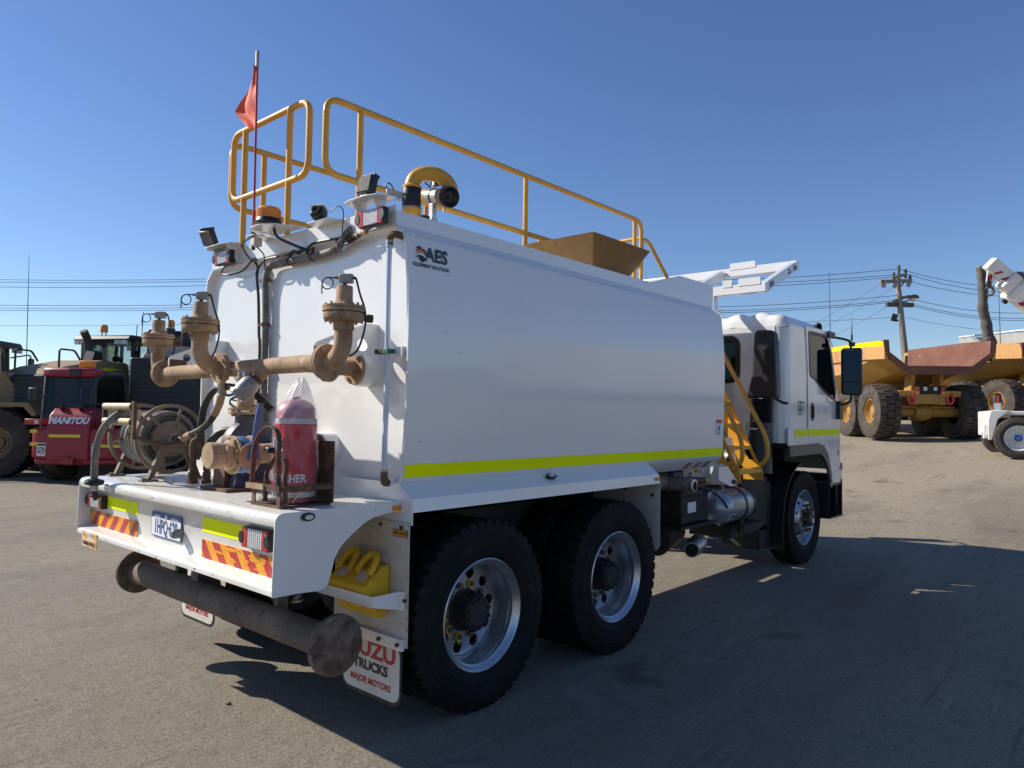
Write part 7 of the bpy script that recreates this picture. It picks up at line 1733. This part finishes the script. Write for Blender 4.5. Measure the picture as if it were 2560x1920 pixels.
ca.prism([(-0.62, -0.14, 0.45), (-0.62, -0.14, 0.98), (-0.56, -0.14, 1.215), (-0.15, -0.14, 1.215), (-0.40, -0.14, 0.98), (-0.53, -0.14, 0.45)], (0, 0.05, 0))
ca.build('carrier', CWH, CR_, bevel=0.02)
MB().cyl((-0.60, 0.1, 0.65), (-0.74, 0.1, 0.65), 0.06).bb((-0.70, 0.02, 0.48), (-0.60, 0.18, 0.86)).build('hitch', CWH, CR_, bevel=0.02)
MB().bb((-0.50, -0.10, 1.20), (-0.30, 0.0, 1.62)).build('mirror_housing', DKG, CR_, bevel=0.06); 
mk = MB().bb((-0.48, -0.115, 1.22), (-0.33, -0.10, 1.40)).build('decal', CWH, CR_); MB().bb((-0.43, -0.115, 1.40), (-0.37, -0.102, 1.58)).build('decal', M('decal_red', (0.55, 0.06, 0.03), 0.5), CR_)
MB().bb((0.9, 0.2, 1.22), (3.6, 1.4, 1.9)).build('cab_base', CWH, CR_, bevel=0.05)
# boom in the picture plane at the carrier's far side
BD = 19.2
bt_ = W_(2478, 665, BD); b_end = W_(2760, 905, BD)
bdir = (b_end-bt_).normalized(); bup = Vector((0, -1, 0)).cross(bdir)
if bup.z < 0: bup = -bup
bsd = bdir.cross(bup)
def bbox(name, s0, s1, h0, h1, wd, mat, par=CR_, bev=0.02):
    P = []
    for s in (s0, s1):
        for hh in (h0, h1):
            for w in (-wd, wd): P.append(bt_+bdir*s+bup*hh+bsd*w)
    return MB().add(P, [(0, 1, 3, 2), (4, 6, 7, 5), (0, 4, 5, 1), (2, 3, 7, 6), (0, 2, 6, 4), (1, 5, 7, 3)]).build(name, mat, par, bevel=bev)
boom = bbox('boom', 0.95, 4.6, -0.36, 0.20, 0.20, CWH); bbox('boom_head', -0.10, 0.50, -0.16, 0.22, 0.16, CWH, boom); bbox('boom_collar', 0.50, 0.78, -0.30, 0.25, 0.24, CWH, boom, 0.05); bbox('boom_collar', 0.78, 1.05, -0.42, 0.30, 0.27, CWH, boom, 0.08)
bbox('winch_cover', 0.60, 1.35, 0.26, 0.36, 0.20, GREYM, boom); bbox('lamp', 0.86, 1.0, -0.52, -0.42, 0.06, DKG, boom)
for s0 in (1.12, 1.42):
    q = [bt_+bdir*(s0+a)+bup*h+bsd*0.204 for a, h in ((0, -0.34), (0.14, -0.34), (0.40, 0.10), (0.26, 0.10))]
    q2 = [bt_+bdir*(s0+a)+bup*h-bsd*0.204 for a, h in ((0, -0.34), (0.14, -0.34), (0.40, 0.10), (0.26, 0.10))]
    MB().add(q, [(0, 1, 2, 3)]).add(q2, [(0, 1, 2, 3)]).build('red_chevron', CRD, boom)
for s0 in (0.12, 0.36):
    q = [bt_+bdir*(s0+a)+bup*h+bsd*s*0.164 for s in (-1, 1) for a, h in ((0, -0.14), (0.07, -0.14), (0.18, 0.04), (0.11, 0.04))]
    MB().add(q, [(0, 1, 2, 3), (4, 5, 6, 7)]).build('red_chevron', CRD, boom)
jp = [W_(x, y, BD) for x, y in ((2470, 672), (2498, 688), (2488, 702), (2477, 712), (2466, 706))]
jib = MB().prism(jp, (0, 0.16, 0)).build('jib', CWH, CR_, bevel=0.01)
MB().prism([W_(x, y, BD)+Vector((0, -0.006, 0)) for x, y in ((2468, 690), (2482, 684), (2480, 698), (2470, 704))], (0, 0.003, 0)).build('red_chevron', CRD, jib)
c0 = W_(2472, 706, BD); c1 = W_(2473, 716, BD)
MB().bb(c0+Vector((-0.06, -0.05, -0.12)), c0+Vector((0.06, 0.05, 0.04))).build('hook_block', DKG, CR_, bevel=0.02)
hk = []
for i in range(15):
    a = PI*0.75-PI*1.45*i/14; hk.append(c1+Vector((0.10*math.cos(a), 0, -0.13+0.11*math.sin(a))))
MB().tube([c1+Vector((0, 0, 0.02)), c1+Vector((0, 0, -0.02))]+hk, 0.032, 8).build('hook', BARM, CR_)
MB().tube([W_(2498, 700, BD), W_(2496, 725, BD), W_(2482, 712, BD)], 0.006, 5).build('wire_rope', CABLE, CR_)

# ---------------------------------------------------------------- concrete building, sheds
CONC = M('tilt_concrete', (0.42, 0.41, 0.39), 0.85, col2=(0.33, 0.32, 0.30), scale=0.35, col3=(0.25, 0.24, 0.22), scale3=1.2, lo3=0.56, hi3=0.75, stretch=(1, 1, 0.35))
a = at(2398, 848, 46); 
BW = thing('concrete_building', 'pale concrete tilt panel building behind the dump trucks', 'building', (a.x, a.y, gz(a.x)))
d_ = (at(2600, 826, 41)-a); d_.z = 0; d_.normalize(); nrm_ = Vector((-d_.y, d_.x, 0))
if nrm_.dot(_f) < 0: nrm_ = -nrm_
hB = a.z-gz(a.x)+0.0
for i in range(7):
    p0 = d_*(5.6*i); p1 = d_*(5.6*i+5.56); k = 0.25
    MB().prism([p0, p1, p1+nrm_*k, p0+nrm_*k], (0, 0, hB+0.10*(i > 0))).build('panel', CONC, BW)
MB().prism([Vector((0, 0, hB+0.1))-nrm_*0.03, d_*39-nrm_*0.03+Vector((0, 0, hB+0.1)), d_*39+nrm_*0.3+Vector((0, 0, hB+0.1)), nrm_*0.3+Vector((0, 0, hB+0.1))], (0, 0, 0.08)).build('parapet_cap', M('cap_white', (0.7, 0.7, 0.7), 0.5), BW)
MB().prism([nrm_*0.26, d_*39+nrm_*0.26, d_*39+nrm_*14, nrm_*14], (0, 0, hB-0.4)).build('roof', GALV, BW)
SHED = M('shed_sheet', (0.33, 0.32, 0.31), 0.6, col2=(0.26, 0.25, 0.24), scale=0.4)
SHRF = M('shed_roof', (0.28, 0.20, 0.16), 0.7, col2=(0.22, 0.16, 0.13), scale=0.4)
def shed(px0, px1, py, D, label, roofm, ht):
    p0 = at(px0, py, D); p1 = at(px1, py, D); p0.z = p1.z = 0; d = (p1-p0); L = d.length; d.normalize(); n_ = Vector((-d.y, d.x, 0))
    if n_.dot(_f) < 0: n_ = -n_
    r = thing('shed', label, 'shed', p0, math.atan2(d.y, d.x))
    sgn = 1 if Vector((-d.y, d.x, 0)).dot(n_) > 0 else -1
    m = MB(); K_ = int(L/0.35)
    for i in range(K_): m.bb((i*L/K_, -0.02 if i % 2 else 0.02, 0), ((i+1)*L/K_, sgn*12, ht))
    m.build('wall', SHED, r)
    MB().prism([(-0.4, sgn*-0.5, ht), (-0.4, sgn*6, ht+1.6), (-0.4, sgn*12.5, ht)], (L+0.8, 0, 0)).build('roof', roofm, r)
    return r
shed(20, 300, 1020, 70, 'long grey sheet shed far behind the loaders at the yard edge', GALV, 4.6)
shed(345, 560, 1020, 80, 'brown roofed shed far behind the sand yellow loader', SHRF, 5.0)
# ---------------------------------------------------------------- power pole and lines
WOOD = M('weathered_wood', (0.26, 0.235, 0.20), 0.85, col2=(0.17, 0.15, 0.125), scale=3, stretch=(1, 1, 0.08), bump=0.4, bscale=8)
DWOOD = M('dark_wood', (0.075, 0.062, 0.055), 0.85, col2=(0.13, 0.115, 0.10), scale=2.2, stretch=(1, 1, 0.12), bump=0.6, bscale=5)
PD = 46.0
pt_ = at(2243, 690, PD); pbm = at(2262, 880, PD-1.0)
dirp = (pbm-pt_); k = (pt_.z-gz(pt_.x))/-dirp.z; pbase = pt_+dirp*k
PO = thing('power_pole', 'grey timber power pole with two crossarms, street lamp and floodlight', 'power pole', pbase, world=True)
MB().tube([pbase-Vector((0, 0, 0.2)), pt_], 0.25, 14, True, rf=lambda t_: 1-0.42*t_).build('pole', WOOD, PO)
def crossarm(p, q_, w, mat, nm='crossarm'): m = MB(); beam(m, p, q_, w, w); return m.build(nm, mat, PO)
def pz(x, y, dd=0): return at(x, y, PD-0.35+dd)
crossarm(pz(2201, 704), pz(2279, 702), 0.20, WOOD); crossarm(pz(2234, 695), pz(2266, 686), 0.18, WOOD)
crossarm(pz(2217, 761), pz(2282, 763), 0.26, DWOOD); crossarm(pz(2232, 754), pz(2270, 741), 0.16, WOOD)
m = MB()
for a_, b_ in (((2247, 722), (2263, 703)), ((2250, 783), (2263, 756))): m.cyl(pz(*a_), pz(*b_), 0.05, n=6)
m.build('brace', GALV, PO)
m = MB()
for x, y in ((2247, 672), (2264, 682), (2234, 690), (2275, 698)): m.lathe([(0.06, -0.35), (0.10, -0.15), (0.07, 0.0), (0.11, 0.12), (0.05, 0.25)], pz(x, y), (0, 0, 1), 10)
m.cyl(pz(2247, 692), pz(2247, 672), 0.05, n=6)
for i in range(7): m.cyl(pz(2234+6*i, 755-2*i), pz(2234+6*i, 750-2*i), 0.09, n=8)
m.build('insulator', GREYM, PO)
m = MB()
for (x0_, y0_, x1_, y1_) in ((2204, 708, 2206, 716), (2213, 701, 2208, 718), (2243, 700, 2236, 719), (2276, 702, 2270, 716)): m.cyl(pz(x0_, y0_), pz(x1_, y1_), 0.13, n=10)
m.build('fuse', GALV, PO)
lamp = MB().lathe([(0.05, 0.0), (0.28, -0.05), (0.36, -0.22), (0.30, -0.24), (0.0, -0.24)], pz(2283, 737), (0, 0, 1), 16, False).build('street_lamp', GREYM, PO)
MB().lathe([(0.22, 0.0), (0.20, -0.2), (0.0, -0.3)], pz(2283, 743), (0, 0, 1), 12, False).build('lamp_bowl', LENS, lamp)
MB().tube(smooth_path([pz(2250, 757), pz(2268, 752), pz(2285, 747), pz(2290, 740), pz(2284, 737)]), 0.05, 6).build('lamp_arm', GALV, lamp)
fl_ = MB().box(pz(2236, 794), (0.15, 0.32, 0.46), Matrix.Rotation(0.2, 3, 'Z') @ Matrix.Rotation(0.25, 3, 'X')).cyl(pz(2240, 802), pz(2250, 800), 0.06).build('floodlight', DKG, PO)
# second pole out of the picture on the left, its twin hidden behind the tank
def line(pts, sag, nm, r=0.030, lab=None, grp=None):
    m = MB()
    for a_, b_ in zip(pts, pts[1:]):
        K_ = 24; P = []
        for i in range(K_+1):
            t_ = i/K_; p = a_.lerp(b_, t_); p = p-Vector((0, 0, sag*4*t_*(1-t_))); P.append(p)
        m.tube(P, r, 5)
    o = m.build(nm, WIREM); tag(o, lab, 'power line', grp); return o
WIREM = M('wire_grey', (0.06, 0.065, 0.075), 0.6)
PL = -700; PM = 1150
wires = [(672, 672, 672, 'upper'), (684, 676, 678, 'upper'), (692, 685, 690, 'upper'), (738, 735, 733, 'lower'), (750, 740, 740, 'lower'), (754, 744, 745, 'lower')]
for i, (yp, ym, yl, g_) in enumerate(wires):
    right_ = at(2750, yp+(30 if i < 3 else 22), PD+2)
    sag = (0.80 if i < 3 else 0.85)+0.03*(i % 3)
    line([right_, pz(2247+(17 if i == 1 else -13 if i == 2 else 0), yp), at(PM, ym, PD+6), at(PL, yl+2, PD+6)], sag, 'power_line', 0.018, 'thin %s power line strung across the sky to the timber pole' % g_, 'power lines over the yard (%s set)' % g_)
line([at(2750, 822, PD+2), pz(2256, 792), at(PM, 790, PD+8), at(PL, 800, PD+8)], 0.55, 'power_line', 0.012, 'single lowest thin cable strung below the crossarms of the timber pole', 'low cable')
for i, (x0_, y0_, x1_, y1_) in enumerate(((2203, 708, 1930, 860), (2238, 716, 1950, 870), (2220, 765, 1990, 880))):
    line([pz(x0_, y0_), at(x1_, y1_, PD+4)], 0.2, 'service_wire', 0.010, 'thin service wire slanting down from the timber pole', 'service wires')
# gnarled post
GD = 36.0
ppts = [(2452, 667), (2455, 700), (2458, 735), (2457, 770), (2464, 800), (2470, 835), (2474, 850)]
P = [at(x, y, GD) for x, y in ppts]; last = P[-1]+(P[-1]-P[-2]).normalized()*0.5
base = Vector((last.x+0.12, last.y-0.05, gz(last.x)-0.2)); P += [last, base]
PS = thing('timber_post', 'crooked dark timber post standing between the brown dump body and the crane', 'post', (base.x, base.y, gz(base.x)), world=True)
MB().tube(smooth_path(P, 7), 0.25, 12, True, rf=lambda t_: 0.80+0.25*t_+0.05*math.sin(t_*37)+0.04*math.sin(t_*71+1)).build('trunk', DWOOD, PS)
MB().lathe([(0.205, -0.03), (0.208, 0.02), (0.20, 0.03)], P[0], (P[0]-P[1]), 14, False).build('band', GALV, PS)
# slender radio masts
for (x, y0_, y1_, D, lab) in ((73, 636, 905, 70, 'slender radio mast rising behind the lettered wheel loader'), (2073, 682, 850, 40, 'thin whip mast rising behind the cab of the water truck'), (2497, 715, 838, 40, 'thin mast beside the crane boom above the concrete building')):
    t0 = at(x, y0_, D); b0_ = at(x-(4 if x < 200 else -6), y1_, D); b0_ = Vector((b0_.x, b0_.y, 0 if x < 200 else gz(b0_.x)))
    o = MB().tube([b0_, b0_.lerp(t0, 0.7), t0], 0.05 if x < 200 else 0.025, 6, True, rf=lambda t_: 1-0.6*t_).build('radio_mast', CABLE); tag(o, lab, 'mast')
# ---- chipped paint along the deck edges and panel edges (flat flecks proud of the paint)
CHIP = M('bare_chip', (0.03, 0.028, 0.026), 0.8)
ck = MB(); rg = random.Random(11)
def fleck(c, u, v, s):
    c = Vector(c); u = Vector(u); v = Vector(v); k = rg.randint(4, 6); P = []
    for i in range(k):
        a = 2*PI*i/k+rg.random()*0.7; r = s*(0.5+0.7*rg.random()); P.append(c+u*math.cos(a)*r*1.4+v*math.sin(a)*r*0.7)
    ck.add(P, [tuple(range(k))])
for i in range(26):
    y = 0.15+2.25*rg.random()**0.8; fleck((-0.7012, y, 1.118+0.026*rg.random()), (0, 1, 0), (0, 0, 1), 0.0022+0.0045*rg.random()**2)
for i in range(10):
    y = 0.15+2.25*rg.random(); fleck((-0.66+0.03*rg.random(), y, 1.1712), (0, 1, 0), (1, 0, 0), 0.003+0.004*rg.random())
for i in range(14):
    y = 0.2+2.2*rg.random(); fleck((-0.7072, y, 0.822+0.015*rg.random()), (0, 1, 0), (0, 0, 1), 0.002+0.006*rg.random()**2)
for i in range(22):
    z = 0.50+0.66*rg.random(); fleck((-0.0175 if z < 1.06 else -0.0085, 0.014+0.004*rg.random(), z), (0, 0, 1), (0, 1, 0), 0.002+0.004*rg.random())
for i in range(6):
    fleck((-0.3+0.25*rg.random(), 0.0895, 1.13+0.035*rg.random()), (1, 0, 0), (0, 0, 1), 0.002+0.003*rg.random())
for x, z in ((0.26, 2.05), (0.36, 1.95), (0.42, 1.72), (0.22, 1.52), (0.9, 2.32), (3.42, 2.10), (3.46, 2.10), (2.8, 1.62), (1.6, 1.43), (0.11, 1.47)):
    fleck(on_side(x, z, 0.0012), (1, 0, 0), (0, 0, 1), 0.003+0.003*rg.random())
o = ck.build('paint_chips', CHIP, TR, weld=False); o['kind'] = 'stuff'
# loose grit scattered over the yard
gm = MB()
for i in range(1500):
    d = 2.2+12*rg.random()**1.6; a = YAW+(rg.random()-0.5)*1.5
    x = CX+d*math.cos(a); y = CY+d*math.sin(a); s = 0.002+0.005*rg.random()**3
    if 0 < x < 7 and 0 < y < 2.4: continue
    c = Vector((x, y, gz(x)+s*0.3)); P = [c+Vector((s*(0.6+0.8*rg.random())*math.cos(t_), s*(0.6+0.8*rg.random())*math.sin(t_), 0)) for t_ in (0.3, 2.3, 4.4)]+[c+Vector((0, 0, s*(0.5+0.6*rg.random())))]
    gm.add(P, [(0, 1, 3), (1, 2, 3), (2, 0, 3)])
go = gm.build('loose_grit', M('grit_grey', (0.20, 0.175, 0.145), 0.9, col2=(0.07, 0.062, 0.055), scale=3, lo=0.46, hi=0.54), angle=10, weld=False)
tag(go, 'loose grey grit scattered over the asphalt yard', 'grit', kind='stuff')
